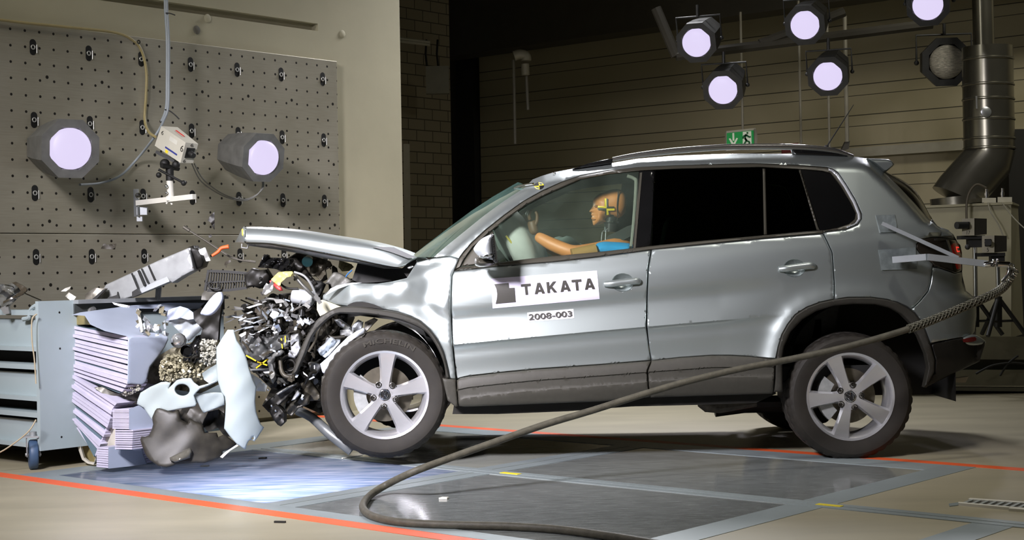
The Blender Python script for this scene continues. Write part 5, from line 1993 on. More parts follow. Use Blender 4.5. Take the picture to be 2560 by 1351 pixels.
# lamp parts
flat('plastic_shell', [(478, 784), (500, 770), (520, 788), (555, 756), (548, 800), (545, 850), (515, 852), (500, 845), (506, 822), (490, 806)], 8.42, darkplastic, .05, None, 'black plastic panel behind the folded tube of foil', 'plastic piece', amp=.01)
o = tag(MB().sphere(P(446, 852, 8.2), .04, 20, 14).build('headlamp_dome', M('dome', (.55, .56, .55), .06, .7, .1, 6), None), 'shiny clear headlamp dome among the foils', 'lamp part')
b = MB().tube([P(446 + math.cos(a) * 19, 850 + math.sin(a) * 19, 8.17) for a in [i * math.pi / 12 - 1.2 for i in range(16)]], .004, 6)
tag(b.build('headlamp_ring', black, None), 'thin black ring around the headlamp dome', 'lamp part')
flat('black_housing', [(468, 866), (480, 856), (490, 840), (498, 838), (500, 860), (498, 900), (485, 912), (470, 905), (457, 905), (458, 890)], 8.2, blackgloss, .05, None, 'gloss black housing under the grey foil', 'lamp part', amp=.01, roll=4)
b = MB().lathe([(0, -.005), (.022, -.005), (.026, -.010), (.036, -.012), (.038, .005), (.03, .02)], P(468, 878, 8.13), (-.25, -1, .1), 26)
o = b.build('horn_disc', blackgloss, None)
tag(o, 'round black disc with a bright centre beside the headlamp dome', 'lamp part')

# ---- radiator unit flying over the cart
RADM = M('radiator case', (.33, .34, .34), .45, .2, .18, 10)
rad = thing('radiator_unit', P(370, 690, 8.75), 'long grey box-shaped radiator unit flung slanting above the barrier', 'radiator')
flat('radiator_case', [(265, 712), (330, 682), (400, 650), (472, 620), (480, 650), (486, 676), (460, 690), (432, 708), (420, 702), (424, 704), (350, 734), (330, 742), (300, 752), (262, 754), (228, 757), (250, 735)], 8.72, RADM, .13, rad, roll=3, step=9, tilt=(-.35, 0))
flat('radiator_ledge', [(346, 724), (380, 708), (418, 692), (424, 704), (386, 720), (350, 735)], 8.70, M('radiator ledge', (.44, .46, .47), .45, .2, .1, 9), .02, rad, tilt=(-.35, 0))
for pts in ([(343, 678), (348, 675), (364, 712), (359, 716)], [(352, 673), (355, 671), (372, 706), (368, 709)], [(369, 665), (373, 663), (390, 700), (385, 702)], [(327, 684), (331, 683), (346, 722), (343, 722)]):
    flat('radiator_slot', pts, 8.705, black, .01, rad, tilt=(-.35, 0))
flat('radiator_end', [(470, 619), (484, 614), (487, 621), (497, 620), (505, 640), (510, 655), (505, 668), (495, 672), (487, 676), (480, 648)], 8.70, darkplastic, .14, rad, amp=.008, roll=3)
flat('radiator_bracket', [(496, 626), (512, 619), (518, 632), (526, 652), (515, 654), (510, 640), (501, 636)], 8.68, M('bracket pale', (.50, .50, .48), .35, .5, .2, 20), .02, rad, amp=.008)
flat('radiator_foot', [(422, 690), (448, 681), (450, 688), (434, 704), (426, 706)], 8.68, black, .03, rad)
flat('radiator_foot', [(330, 730), (343, 722), (352, 735), (330, 744)], 8.68, black, .03, rad)
flat('radiator_foot', [(270, 744), (292, 738), (293, 730), (298, 748), (266, 756)], 8.68, black, .03, rad)
flat('radiator_tank', [(212, 738), (236, 720), (262, 722), (238, 752), (222, 757), (214, 750)], 8.70, M('tank dull', (.28, .26, .22), .4, .3, .4, 30), .07, rad, amp=.012, step=5)
flat('radiator_strap', [(226, 752), (258, 724), (262, 726), (236, 754)], 8.66, black, .01, rad)
flat('steel_prop', [(390, 716), (404, 712), (400, 752), (387, 752)], 8.85, M('leg', (.18, .19, .19), .3, .6, .3, 20), .02, None, 'short steel leg standing between radiator and top rail', 'bracket')
b = MB().tube([P(530, 640, 8.7), P(545, 630, 8.7), P(553, 621, 8.7), (P(565, 618, 8.7)), P(572, 617, 8.7)], [.008, .010, .010, .011, .013], 10, smooth_steps=4)
tag(b.build('orange_hose', M('orange hose', (.75, .11, .02), .45), None), 'short bright orange hose flying beside the radiator unit', 'hose')
b = MB().tube([P(459, 567, 8.8), P(478, 580, 8.8), P(520, 606, 8.8), P(560, 633, 8.8), P(590, 648, 8.8), P(640, 656, 8.8)], .006, 8, smooth_steps=4)
b.tube([P(459, 567, 8.8), P(474, 577, 8.8)], .011, 8)
tag(b.build('bonnet_stay', M('stay', (.12, .11, .09), .4, .6), None), 'long thin dark bonnet stay flying over the orange hose', 'rod')

# ---- grille fragment
gr = thing('grille_fragment', P(580, 700, 8.45), 'black slatted grille fragment hanging under the bonnet', 'grille')
b = MB()


def seg(b, pts, w_, Y, th=.02):
    for a, c in zip(pts, pts[1:]):
        A, C_ = P(a[0], a[1], Y), P(c[0], c[1], Y)
        d = (C_ - A).normalized()
        u = d.cross(Vector((0, 1, 0))) * (w_ / 462 / 2)
        b.slab([A - u, C_ - u, C_ + u, A + u], (0, th, 0))


seg(b, [(523, 678), (570, 680), (617, 684)], 7, 8.45)
seg(b, [(518, 727), (570, 726), (617, 720)], 7, 8.45)
seg(b, [(521, 675), (512, 727)], 6, 8.45)
seg(b, [(517, 707), (617, 703)], 4, 8.45)
b.build('grille_frame', black, gr, smooth=False)
for i in range(14):
    x = 528 + i * 6.5
    s_ = MB()
    seg(s_, [(x, 681), (x - 5, 724)], 2.6, 8.46)
    s_.build('slat', black, gr, smooth=False)
flat('grille_block', [(610, 684), (617, 682), (630, 671), (645, 676), (666, 674), (677, 692), (672, 706), (660, 716), (649, 722), (632, 716), (615, 720)], 8.40, darkplastic, .09, gr, amp=.012, roll=4, step=7)
b = MB().tube([P(532, 703, 8.42), P(520, 712, 8.42), P(530, 722, 8.42), P(548, 720, 8.42), P(545, 706, 8.42)], .005, 6, smooth_steps=4)
b.build('cable_loop', black, gr)
tag(flat('bright_stud', ring_px(651, 696, 4, 4, 10), 8.38, chrome, .01), 'bright round stud on the black grille block', 'stud')
flat('duct_piece', [(505, 735), (520, 716), (545, 726), (555, 745), (530, 752), (503, 750)], 8.6, M('duct dull', (.10, .095, .08), .5), .04, None, 'dull dark duct piece behind the folded tube of foil', 'plastic piece', amp=.015)

# ================================================================== ENGINE BAY (parts of the car)
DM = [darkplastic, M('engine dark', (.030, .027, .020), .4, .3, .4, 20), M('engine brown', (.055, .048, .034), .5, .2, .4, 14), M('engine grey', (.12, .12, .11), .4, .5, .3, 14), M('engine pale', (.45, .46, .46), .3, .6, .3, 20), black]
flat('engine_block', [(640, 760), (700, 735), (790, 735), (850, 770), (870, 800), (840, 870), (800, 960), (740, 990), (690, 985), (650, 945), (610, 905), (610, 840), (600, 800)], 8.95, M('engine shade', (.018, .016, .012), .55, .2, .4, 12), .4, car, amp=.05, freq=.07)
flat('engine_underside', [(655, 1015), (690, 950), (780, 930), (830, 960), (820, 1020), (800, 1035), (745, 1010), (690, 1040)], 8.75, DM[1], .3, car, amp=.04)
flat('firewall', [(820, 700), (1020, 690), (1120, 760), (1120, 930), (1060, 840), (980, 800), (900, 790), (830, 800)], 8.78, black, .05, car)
rk = random.Random(21)
eng = [(612, 770), (700, 740), (790, 745), (850, 790), (830, 850), (805, 930), (770, 985), (690, 975), (640, 930), (615, 900), (600, 830)]
# tangled small parts: stuff
b = MB()
k = 0
while k < 420:
    x, y = rk.uniform(590, 870), rk.uniform(735, 1010)
    if not inside(eng, x, y):
        continue
    k += 1
    c = P(x, y, rk.uniform(8.45, 8.85))
    b.cur = rk.choice([0, 0, 0, 1, 1, 1, 2, 2, 3, 4, 5, 5])
    rot = Matrix.Rotation(rk.uniform(0, 6), 3, Vector((rk.random() - .5, rk.random() - .5, rk.random() - .5)))
    t_ = rk.random()
    if t_ < .6:
        b.box(c, (rk.uniform(.015, .075), rk.uniform(.006, .04), rk.uniform(.008, .035)), rot)
    elif t_ < .8:
        v = rot @ Vector((rk.uniform(.03, .09), 0, 0))
        b.tube([c - v, c + Vector((0, 0, .02)), c + v], rk.uniform(.003, .010), 7)
    else:
        v = rot @ Vector((0, .02, 0))
        b.cyl(c - v, c + v, rk.uniform(.01, .03), 12)
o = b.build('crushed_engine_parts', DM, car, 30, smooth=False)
o['kind'] = 'stuff'

PARTS = [
    ('inner_wing_plate', [(715, 648), (740, 633), (764, 633), (785, 640), (825, 654), (831, 665), (814, 676), (818, 699), (805, 706), (790, 692), (770, 690), (750, 672), (735, 662)], 8.50, DM[2], .02, .02),
    ('lock_carrier', [(644, 669), (651, 655), (660, 636), (672, 638), (674, 644), (700, 645), (723, 646), (727, 676), (704, 680), (692, 674), (681, 672)], 8.30, blackgloss, .03, .03),
    ('lock_carrier_arm', [(695, 648), (740, 645), (760, 668), (775, 690), (800, 715), (790, 722), (762, 700), (735, 682), (715, 680)], 8.42, DM[0], .05, .02),
    ('yellow_warning_flap', [(677.5, 699), (686, 690), (696, 681), (715, 679), (730.5, 679), (736, 690), (717, 693.5), (710, 700), (702, 706.7), (701, 718), (690, 714)], 8.24, M('pale yellow', (.52, .45, .15), .5, 0, .15, 20), .012, .018),
    ('red_clip', [(673.5, 703), (678, 701), (692, 712), (702, 718), (707, 727), (699, 728), (686, 718), (675, 708)], 8.21, M('clip red', (.78, .06, .06), .4), .015, .006),
    ('fuse_box', [(812, 710), (822, 696), (833, 682), (838, 681), (850, 685), (866, 694), (881, 705), (868, 716), (846, 722), (830, 722), (826, 712)], 8.38, M('fuse box', (.10, .098, .085), .5, 0, .3, 30), .08, .006),
    ('battery_tray', [(770, 700), (800, 703), (812, 712), (800, 740), (790, 745), (782, 728)], 8.42, DM[5], .06, .01),
    ('sound_foam', [(848, 652), (862, 656), (876, 661), (882, 668), (870, 678), (855, 679), (846, 668)], 8.55, amber_foam, .06, .02),
    ('grey_side_panel', [(602, 843), (620, 838), (635, 844), (670, 842), (703, 838), (724, 837), (724, 866), (703, 873), (690, 880), (680, 886), (671, 897), (655, 902), (642, 903), (616, 890), (604, 872)], 8.36, M('grey panel', (.115, .118, .115), .45, .3, .15, 10), .02, .012),
    ('panel_hole_cover', [(630, 890), (645, 889), (654, 896), (650, 903), (636, 903)], 8.335, black, .006, 0),
    ('subframe_piece', [(625, 905), (690, 903), (690, 925), (640, 928), (622, 918)], 8.42, black, .05, .006),
    ('cross_strut', [(625, 923), (672, 922), (674, 927), (625, 929)], 8.36, M('strut grey', (.30, .30, .28), .4, .5), .02, 0),
    ('crumpled_bracket', [(677, 890), (680, 886), (703, 875), (710, 880), (700, 890), (688, 894), (682, 910), (688, 935), (690, 948), (682, 960), (674, 945), (672, 920), (668, 905)], 8.28, M('bracket grey', (.34, .34, .32), .35, .6, .3, 25), .02, .02),
    ('bright_casting', [(727, 838), (745, 834), (750, 846), (748, 860), (752, 870), (743, 890), (735, 896), (722, 893), (720, 884), (728, 875), (725, 856)], 8.26, M('casting bright', (.66, .67, .68), .3, .5, .4, 50), .04, .016),
    ('headlamp_box', [(656, 1015), (668, 1003), (689, 985), (700, 978), (741, 958), (746, 966), (720, 990), (712, 1000), (700, 1012), (690, 1020), (672, 1032)], 8.24, DM[0], .07, .006),
    ('headlamp_case', [(669, 1023), (690, 1010), (702, 1020), (713, 1035), (712, 1057), (702, 1067), (694, 1063), (682, 1048)], 8.22, DM[0], .07, .008),
    ('dark_sheet', [(715, 1005), (735, 985), (752, 975), (775, 990), (770, 1012), (745, 1022), (728, 1042), (718, 1035), (712, 1020)], 8.30, DM[1], .05, .012),
    ('dark_guard', [(750, 960), (775, 950), (800, 985), (800, 1002), (770, 1003)], 8.35, DM[2], .03, .012),
    ('edge_rail', [(690, 985), (700, 978), (718, 968), (741, 958), (743, 962), (720, 973), (694, 990)], 8.20, M('rail worn', (.17, .17, .16), .4, .3, .4, 50), .015, 0),
    ('pale_bracket', [(735, 990), (744, 976), (752, 985), (738, 1000), (728, 1003)], 8.24, DM[4], .015, .006),
    ('bonnet_hinge_plate', [(829, 668), (833, 664), (842, 671), (846, 690), (838, 700), (830, 684)], 8.58, DM[2], .02, 0),
    ('shock_tower', [(800, 800), (830, 795), (850, 805), (842, 830), (815, 850), (790, 860), (785, 830)], 8.46, DM[1], .1, .02),
    ('wing_stay_strut', [(799.6, 911), (820, 893), (845, 866), (870, 842), (892, 828), (908, 820), (914, 826), (912, 834), (885, 850), (860, 870), (842, 890), (824, 912), (815, 938), (806, 932)], 8.19, M('strut white', (.62, .66, .70), .35, .3, .1, 15), .025, .008),
    ('strut_liner', [(824, 913), (842, 891), (861, 872), (886, 852), (914, 834), (912, 842), (890, 862), (868, 885), (846, 905), (832, 922), (822, 960), (803, 962), (804, 942), (814, 938)], 8.17, cladding, .03, .006),
    ('crumpled_plate', [(792, 874.7), (808, 862), (827, 841.6), (838, 850), (853, 846), (850, 858), (838, 872), (822, 890), (813, 896), (800, 888)], 8.24, M('plate pale', (.55, .60, .64), .35, .4, .2, 25), .015, .022),
    ('bulb_holder', [(835, 800), (848, 798), (868, 812), (884, 822), (880, 830), (862, 826), (846, 815)], 8.30, DM[4], .03, .012),
    ('bulb_seat', [(850, 826), (872, 822), (884, 830), (880, 842), (860, 843), (850, 838)], 8.28, DM[4], .03, .014),
    ('lamp_glass_piece', [(880, 815), (895, 800), (908, 806), (905, 822), (890, 832), (880, 828)], 8.25, M('lamp glint', (.6, .63, .66), .15, .5, .3, 60), .02, .016),
    ('liner_flap', [(912, 806), (935, 795), (945, 800), (930, 815), (915, 832), (910, 826)], 8.27, M('flap grey', (.22, .21, .19), .4, .2, .2, 20), .015, .012),
    ('grey_knuckle', [(770, 908), (790, 906), (803, 914), (802, 922), (790, 936), (782, 946), (776, 930)], 8.30, M('knuckle', (.28, .28, .27), .4, .4, .2, 18), .05, .012),
    ('washer_neck', [(730, 735), (745, 730), (752, 745), (742, 755), (732, 750)], 8.40, DM[2], .03, .006),
]
for (nm, ol, Y, m_, th, am) in PARTS:
    flat(nm, ol, Y, m_, th, car, amp=am, freq=.13, roll=2.5 if th > .012 else 0, step=6, ph=len(nm) * .7)
o = MB().lathe([(0, -.05), (.032, -.05), (.040, -.044), (.042, .06), (.036, .07), (0, .07)], P(762, 744, 8.32), (-1, .15, .18), 24).build('canister', M('canister', (.48, .50, .51), .35, .3, .12, 12), car)
MB().lathe([(0, -.02), (.020, -.02), (.028, -.016), (.03, .03), (0, .03)], P(770, 652, 8.44), (0, -1, -.2), 22).build('filler_cap', M('teal cap', (.004, .018, .02), .2), car)
for pts, r, m_ in (([(736, 681, 8.3), (760, 690, 8.28), (778, 712, 8.28), (789, 738, 8.3)], .007, DM[4]), ([(737, 690, 8.3), (755, 712, 8.28), (775, 732, 8.28), (790, 750, 8.3)], .010, DM[3]),
                   ([(818, 815, 8.3), (820, 835, 8.27), (832, 845, 8.26), (862, 842, 8.27)], .010, DM[1]), ([(805, 805, 8.3), (795, 830, 8.3), (790, 850, 8.32), (772, 880, 8.33)], .008, DM[2]),
                   ([(700, 895, 8.33), (703, 925, 8.3), (712, 940, 8.28), (730, 945, 8.28)], .012, DM[2]), ([(860, 708, 8.4), (866, 690, 8.42), (880, 676, 8.44)], .0035, M('blue wire', (.02, .12, .35), .5)),
                   ([(690, 700, 8.3), (715, 720, 8.3), (745, 722, 8.3)], .006, DM[0]), ([(640, 760, 8.4), (670, 748, 8.35), (700, 752, 8.35)], .008, DM[3]),
                   ([(762, 960, 8.3), (775, 935, 8.28), (790, 930, 8.3)], .010, DM[1])):
    MB().tube([P(*p) for p in pts], r, 9, smooth_steps=5).build('hose', m_, car, 60)
c = P(724, 915, 8.36)
MB().tube([c + Vector((math.cos(a) * .048, math.sin(a) * .02, math.sin(a) * .052)) for a in [2 * math.pi * i / 24 for i in range(24)]], .012, 10, closed=True).build('hose_coil', DM[0], car, 60)
MB().tube([c + Vector((math.cos(a) * .028, .02, math.sin(a) * .03)) for a in [2 * math.pi * i / 24 for i in range(24)]], .008, 8, closed=True).build('hose_coil', DM[0], car, 60)
for pts in ([(615, 889), (640, 903)], [(643, 905), (668, 914)], [(640, 921), (670, 898)]):
    b = MB()
    seg(b, pts, 3.4, 8.30, .003)
    b.build('yellow_tape_strip', M('tape yellow', (.80, .58, .01), .45), car, smooth=False)
for pts in ([(703, 846), (706, 872)], [(713, 840), (713, 857)]):
    b = MB()
    seg(b, pts, 2.6, 8.34, .003)
    b.build('yellow_tape_strip', M('tape yellow', (.80, .58, .01), .45), car, smooth=False)
b = MB().tube([P(745, 1028, 8.55), P(780, 1045, 8.5), P(825, 1085, 8.42), P(880, 1128, 8.4)], [.026, .026, .03, .03], 14, smooth_steps=3)
b.build('control_arm', M('arm grey', (.17, .18, .18), .35, .4, .2, 14), car, 60)
for (x, y) in ((679, 1015), (689, 1027), (670, 975), (711, 962)):
    MB().sphere(P(x, y, 8.17), .007, 10, 6).build('bolt', chrome, car)

# ================================================================== FLYING DEBRIS
sr = random.Random(77)
SM_ = [M('shard dark', (.012, .010, .008), .5), M('shard brown', (.035, .029, .019), .55), M('shard grey', (.25, .25, .24), .35, .4), M('shard pale', (.46, .50, .52), .35, .2), M('shard mirror', (.75, .76, .77), .12, .9)]


def shard(x, y, Y, ln, wd, ang, mat, label, group, th=.004, name='shard'):
    n_ = sr.choice([4, 5])
    base = [(-ln, -wd * sr.uniform(.2, 1)), (ln * sr.uniform(.4, 1), -wd), (ln, wd * sr.uniform(0, .8)), (-ln * sr.uniform(.2, .8), wd)]
    if n_ == 5:
        base.insert(2, (ln * 1.15, 0))
    out = [(x + a * math.cos(ang) - b_ * math.sin(ang), y + a * math.sin(ang) + b_ * math.cos(ang)) for a, b_ in base]
    tl_ = (sr.uniform(-.7, .7), sr.uniform(-.7, .7))
    b = MB()
    pts = [P(px_, py_, Y + tl_[0] * (px_ - x) / 462 + tl_[1] * (py_ - y) / 462) for px_, py_ in out]
    b.slab(pts, (0, th, 0))
    o = b.build(name, mat, None, smooth=False)
    return tag(o, label, 'debris', group)


# silvery splinters before the engine
for i in range(46):
    x = sr.uniform(575, 770)
    y = sr.uniform(762, 838) - (x - 575) * .08
    ang = sr.uniform(-.5, .25) if x < 660 else sr.uniform(-1.5, 1.5)
    shard(x, y, 8.16 + sr.uniform(-.1, .15), sr.uniform(8, 26) if x < 660 else sr.uniform(5, 14), sr.uniform(1.2, 3.5) if x < 660 else sr.uniform(2, 6), ang, SM_[sr.choice([2, 3, 3, 4])],
          'silvery splinter flying before the crushed engine', 'silvery splinters before the engine')
for i in range(46):
    x, y = sr.uniform(580, 800), sr.uniform(740, 960)
    if not inside(eng, x, y):
        x, y = sr.uniform(640, 780), sr.uniform(760, 860)
    shard(x, y, 8.2 + sr.uniform(-.08, .15), sr.uniform(5, 17), sr.uniform(2, 6), sr.uniform(0, 3.1), SM_[sr.choice([0, 0, 1, 1, 2])],
          'dark plastic fragment tumbling in the engine wreckage', 'dark fragments in the engine wreckage', .006)
for i in range(22):
    x, y = sr.uniform(640, 790), sr.uniform(770, 1000)
    shard(x, y, 8.18 + sr.uniform(-.06, .1), sr.uniform(2.5, 8), sr.uniform(1.5, 4), sr.uniform(0, 3.1), SM_[sr.choice([3, 3, 4])],
          'small bright chip among the dark engine parts', 'bright chips among the engine parts', .004)
for i in range(20):
    x, y = sr.uniform(545, 660), sr.uniform(690, 850)
    shard(x, y, 8.4 + sr.uniform(-.2, .3), sr.uniform(2, 7), sr.uniform(1.2, 3.5), sr.uniform(0, 3.1), SM_[sr.choice([0, 1, 1, 2])],
          'small fragment in the air between foil tube and engine', 'fragments in the air before the engine', .004)
# singled-out pieces
for (nm, ol, Y, m_, lab) in (
        ('plastic_shard', [(252, 622), (260, 608), (268, 613), (276, 611), (290, 610), (287, 624)], 8.9, SM_[1], 'brown torn flap flying high left of the radiator unit'),
        ('plastic_shard', [(519, 552), (525, 540), (531, 534), (536, 530), (536, 575), (531, 568), (526, 556)], 9.0, SM_[0], 'tall black shard flying below the wall floodlight'),
        ('plastic_shard', [(520, 590), (527, 586), (530, 592), (524, 595)], 8.9, SM_[0], 'tiny black chip in line with the plate seam'),
        ('white_chip', [(163, 741), (172, 731.5), (190, 743), (181, 756)], 8.5, off_white, 'square white chip flying above the cart plate'),
        ('white_chip', [(152, 729), (163, 721), (177, 716.5), (174, 723), (165, 729)], 8.6, off_white, 'leaf-shaped white chip above the square one'),
        ('plastic_shard', [(561, 662), (563, 655), (576, 650), (577, 655), (567, 662), (565, 670)], 8.5, SM_[1], 'dark bent clip flying below the orange hose'),
        ('foil_scrap', [(280, 756), (288, 758), (325, 765), (323, 770), (300, 767), (285, 762)], 8.0, M('scrap white', (.66, .68, .70), .4, .1), 'narrow curled scrap lying on the barrier top rail'),
        ('glass_wedge', [(668, 775), (690, 771), (697, 775), (716, 804), (734, 803), (722, 790), (712, 780)], 8.12, SM_[4], 'bright crinkled wedge of foil in the splinters'),
        ('glass_wedge', [(674, 790), (680, 776), (692, 779), (698, 783), (694, 794), (683, 798)], 8.10, SM_[3], 'pale crumpled glassy lump left of the bright wedge'),
        ('white_lumps', [(741, 806), (748, 793), (757, 800), (772, 800), (770, 808), (756, 806), (748, 811)], 8.1, M('lump', (.8, .8, .82), .4), 'white foam lumps right of the bright wedge'),
        ('pale_flap', [(660, 716), (666, 708), (672, 712), (680, 700), (684, 708), (682, 726), (676, 730), (664, 738), (655, 734)], 8.2, SM_[2], 'pale grey flap hanging below the red clip'),
        ('panel_scrap', [(616, 934), (630, 936), (646, 946), (668, 965), (664, 980), (640, 978), (625, 960)], 8.2, M('scrap grey white', (.45, .47, .46), .4, .1, .1, 10), 'grey white scrap right of the tall bumper panel')):
    o = flat(nm, ol, Y, m_, .006, None, lab, 'debris', amp=.006, freq=.2, step=6)
# clear torn lamp glass on the far left
lg = thing('headlamp_cover', P(30, 745, 8.5), 'clear torn headlamp cover flying at the far left above the cart beams', 'lamp part')
flat('clear_shell', [(-12, 708), (14, 712), (34, 708), (52, 718), (66, 724), (58, 735), (45, 745), (25, 765), (8, 768), (-12, 765)], 8.5, glassplain, .006, lg, amp=.03, freq=.09, step=6)
flat('shell_rim', [(30, 708), (38, 705), (55, 714), (67, 722), (66, 728), (55, 738), (30, 748), (8, 760), (8, 754), (36, 740), (52, 728), (46, 719)], 8.47, M('shell brown', (.055, .045, .03), .25, 0, .3, 20), .02, lg, amp=.01)
b = MB().tube([P(12, 713, 8.46), P(32, 717, 8.46), P(35, 721, 8.46)], .003, 6).tube([P(60, 733, 8.46), P(80, 742, 8.46), P(103, 752, 8.46)], .004, 6).tube([P(21, 728, 8.46), P(40, 740, 8.46), P(22, 729, 8.46)], .002, 6)
b.build('shell_edge', chrome, lg)
flat('shell_foot', [(8, 768), (20, 762), (23, 785), (10, 786), (0, 770)], 8.5, SM_[2], .03, lg)
# crumbs lying on the floor
for i, (x, y, lab) in enumerate(((511, 1168, 'white chip lying on the lit floor pane below the undertray'), (700, 1308, 'dark splinter lying in front of the orange line'), (656, 1148, 'dark crumb on the lit floor pane'), (1108, 1249, 'white splinter on the grey pane inside the cable loop'), (880, 1146, 'thin rod lying on the floor below the front wheel'), (1401, 1324, 'tiny pale chip beside the cable in front'))):
    c = floor_pt(x, y)
    b = MB()
    if i == 4:
        b.cyl(c + Vector((-.05, -.05, .006)), c + Vector((.05, .08, .006)), .004, 8)
    elif i == 1:
        b.box(c + Vector((0, 0, .004)), (.05, .012, .008), Matrix.Rotation(-.2, 3, 'Z'))
    else:
        b.slab([c + Vector((-.02, -.012, .001)), c + Vector((.018, -.015, .001)), c + Vector((.025, .012, .001)), c + Vector((-.005, .02, .001))], (0, 0, .008))
    tag(b.build('floor_chip', SM_[0] if i in (1, 2) else off_white, None, smooth=False), lab, 'debris')

# ================================================================== WALL LAMPS
HOUS = M('lamp housing', (.030, .030, .028), .45, .2, .2, 14)
HOUSL = M('lamp housing grey', (.13, .13, .12), .5, .2, .2, 14)


def floodlight(pos, direction, label, lit=True, power=0.0, size=1.0, group=None, hm=HOUS, spot=70, hang=True, yoke_up=True):
    d = Vector(direction).normalized()
    t = thing('floodlight', pos, label, 'floodlight', group)
    x = d.cross(Vector((0, 0, 1))).normalized()
    y = x.cross(d)
    pos = Vector(pos)

    def oc(r, h, n_=8, off=math.pi / 8):
        return [pos + d * h + x * (math.cos(off + 2 * math.pi * i / n_) * r) + y * (math.sin(off + 2 * math.pi * i / n_) * r) for i in range(n_)]
    R = .17 * size
    rings = [oc(R * .55, -.40 * size), oc(R * .80, -.37 * size), oc(R * .95, -.20 * size), oc(R * 1.05, -.02 * size), oc(R * 1.05, .02 * size), oc(R * .76, .02 * size), oc(R * .72, -.03 * size)]
    vs = [p for r_ in rings for p in r_]
    fs = [tuple(range(7, -1, -1))]
    for k_ in range(len(rings) - 1):
        for i in range(8):
            j = (i + 1) % 8
            fs.append((k_ * 8 + i, k_ * 8 + j, k_ * 8 + 8 + j, k_ * 8 + 8 + i))
    fs.append(tuple((len(rings) - 1) * 8 + i for i in range(8)))
    link('housing', vs, fs, hm, t, 25, smooth=False)
    lm = lens_on if lit else M('lens glass', (.33, .31, .25), .18, .3, .4, 30, bump=.6, bscale=60, stretch=(1, 1, 5))
    MB().lathe([(0, .030 * size), (.06 * size, .027 * size), (.10 * size, .018 * size), (.117 * size, .004 * size), (.117 * size, -.03 * size), (0, -.03 * size)], pos + d * .022, d, 40).build('lens', lm, t, 60)
    b = MB()
    if hang:
        pts = [pos + x * (R * 1.1) - d * .10 * size, pos + x * (R * 1.1) + y * (R * 1.12) - d * .12 * size, pos - x * (R * 1.1) + y * (R * 1.12) - d * .12 * size, pos - x * (R * 1.1) - d * .10 * size]
        b.tube(pts, .008 * size, 8)
        b.sphere(pts[0], .018 * size, 10, 6).sphere(pts[-1], .018 * size, 10, 6)
        b.cyl(pos + y * (R * 1.1) - d * .12, pos + y * (R * 1.1) - d * .12 + Vector((0, 0, .10)), .014, 10)
        b.build('yoke', hm, t, 50)
    if power:
        light('SPOT', 'beam_' + str(len(bpy.data.lights)), pos + d * .08, pos + d, power, (.93, .90, 1.0), .10, spot=spot, blend=.7)
    return t


fl2 = floodlight(P(655, 394, 10.2), (.66, -.72, -.16), 'right-hand floodlight fixed to the perforated wall plate, lit', True, 230, .98, 'floodlights on the wall plate', HOUSL, hang=False, spot=95)
fl1 = floodlight(P(174, 372, 9.12), (.56, -.80, -.08), 'left-hand floodlight fixed to the perforated wall plate, lit', True, 60, 1.06, 'floodlights on the wall plate', HOUSL, hang=False, spot=85)
for f_, (px, py) in ((fl2, (560, 395)), (fl1, (90, 365))):
    o = MB()
    q = wall_px(px + 25, py)
    o.cyl(q, WLOC[f_.name] - Vector((.05, -.12, 0)), .014, 10)
    o.lathe([(0, .012), (.05, .012), (.05, 0)], q, WN, 16)
    o.build('wall_arm', HOUSL, f_)

# lamps hanging at the back
for (px, py, Y, dr, lab, pw) in ((1742, 106, 12.6, (-.35, -.86, -.36), 'lit floodlight under the truss, furthest left of the upper row', 40),
                                 (1808, 224, 12.6, (-.30, -.86, -.38), 'lit floodlight hanging lowest, above the green exit sign', 40),
                                 (2013, 62, 12.4, (-.35, -.86, -.36), 'lit floodlight under the truss, middle of the upper row', 40),
                                 (2070, 190, 12.4, (-.32, -.86, -.36), 'lit floodlight hanging right of the exit sign beside two thin poles', 40),
                                 (2320, 12, 11.8, (-.35, -.86, -.36), 'lit floodlight cut by the top edge near the metal duct', 40)):
    floodlight(P(px, py, Y), dr, lab, True, pw, 1.0 if Y > 12.5 else .98, 'lit floodlights at the back', HOUS)
floodlight(P(2366, 155, 13.4), (-.12, -.97, -.12), 'unlit floodlight with ribbed glass left of the metal duct', False, 0, 1.28)
# truss and poles that carry them
TR = M('truss', (.045, .04, .028), .7, .1)
b = MB()
for (a, c) in (((1640, 20, 13.2), (1690, 140, 13.2)), ((1690, 140, 13.2), (2330, 60, 13.2)), ((1900, 110, 13.2), (2110, 30, 13.2)), ((1640, -40, 13.2), (2560, -60, 13.2))):
    b.cyl(P(*a), P(*c), .045, 8)
tag(b.build('lamp_truss', TR, None), 'dim steel truss behind the lit floodlights', 'truss')
for (x, y0, y1, Y, lab) in ((2003, -60, 372, 14.0, 'thin vertical pole behind the middle of the roof rail'), (2074, 60, 372, 14.0, 'thin vertical pole just left of the aerial tip'), (2118, 40, 355, 14.0, 'thicker vertical pole right of the aerial tip'), (1857, 30, 326, 14.2, 'thin hanger pole of the exit sign')):
    o = MB().cyl(P(x - (y1 - y0) * .02, y0, Y), P(x, y1, Y), .012 if x != 2118 else .019, 8).build('pole', M('pole grey', (.28, .26, .20), .5, .3), None)
    tag(o, lab, 'pole')
    if x == 2118:
        flat('foot', [(2104, 375), (2114, 354), (2125, 352), (2122, 372), (2108, 378)], 14.0, M('foot dark', (.05, .045, .035), .6), .06, o)

# cable ducting along the back wall
zq = plane_hit(2300, 372, B0, Vector((DW.x, DW.y, 0))).z
o = local_box('cable_duct', B0, ROTR, (4.0, -.10, zq - .05), (9.5, -.01, zq + .05), M('duct grey', (.33, .31, .24), .5))
tag(o, 'long grey cable duct on the back wall right of the roof', 'cable duct')

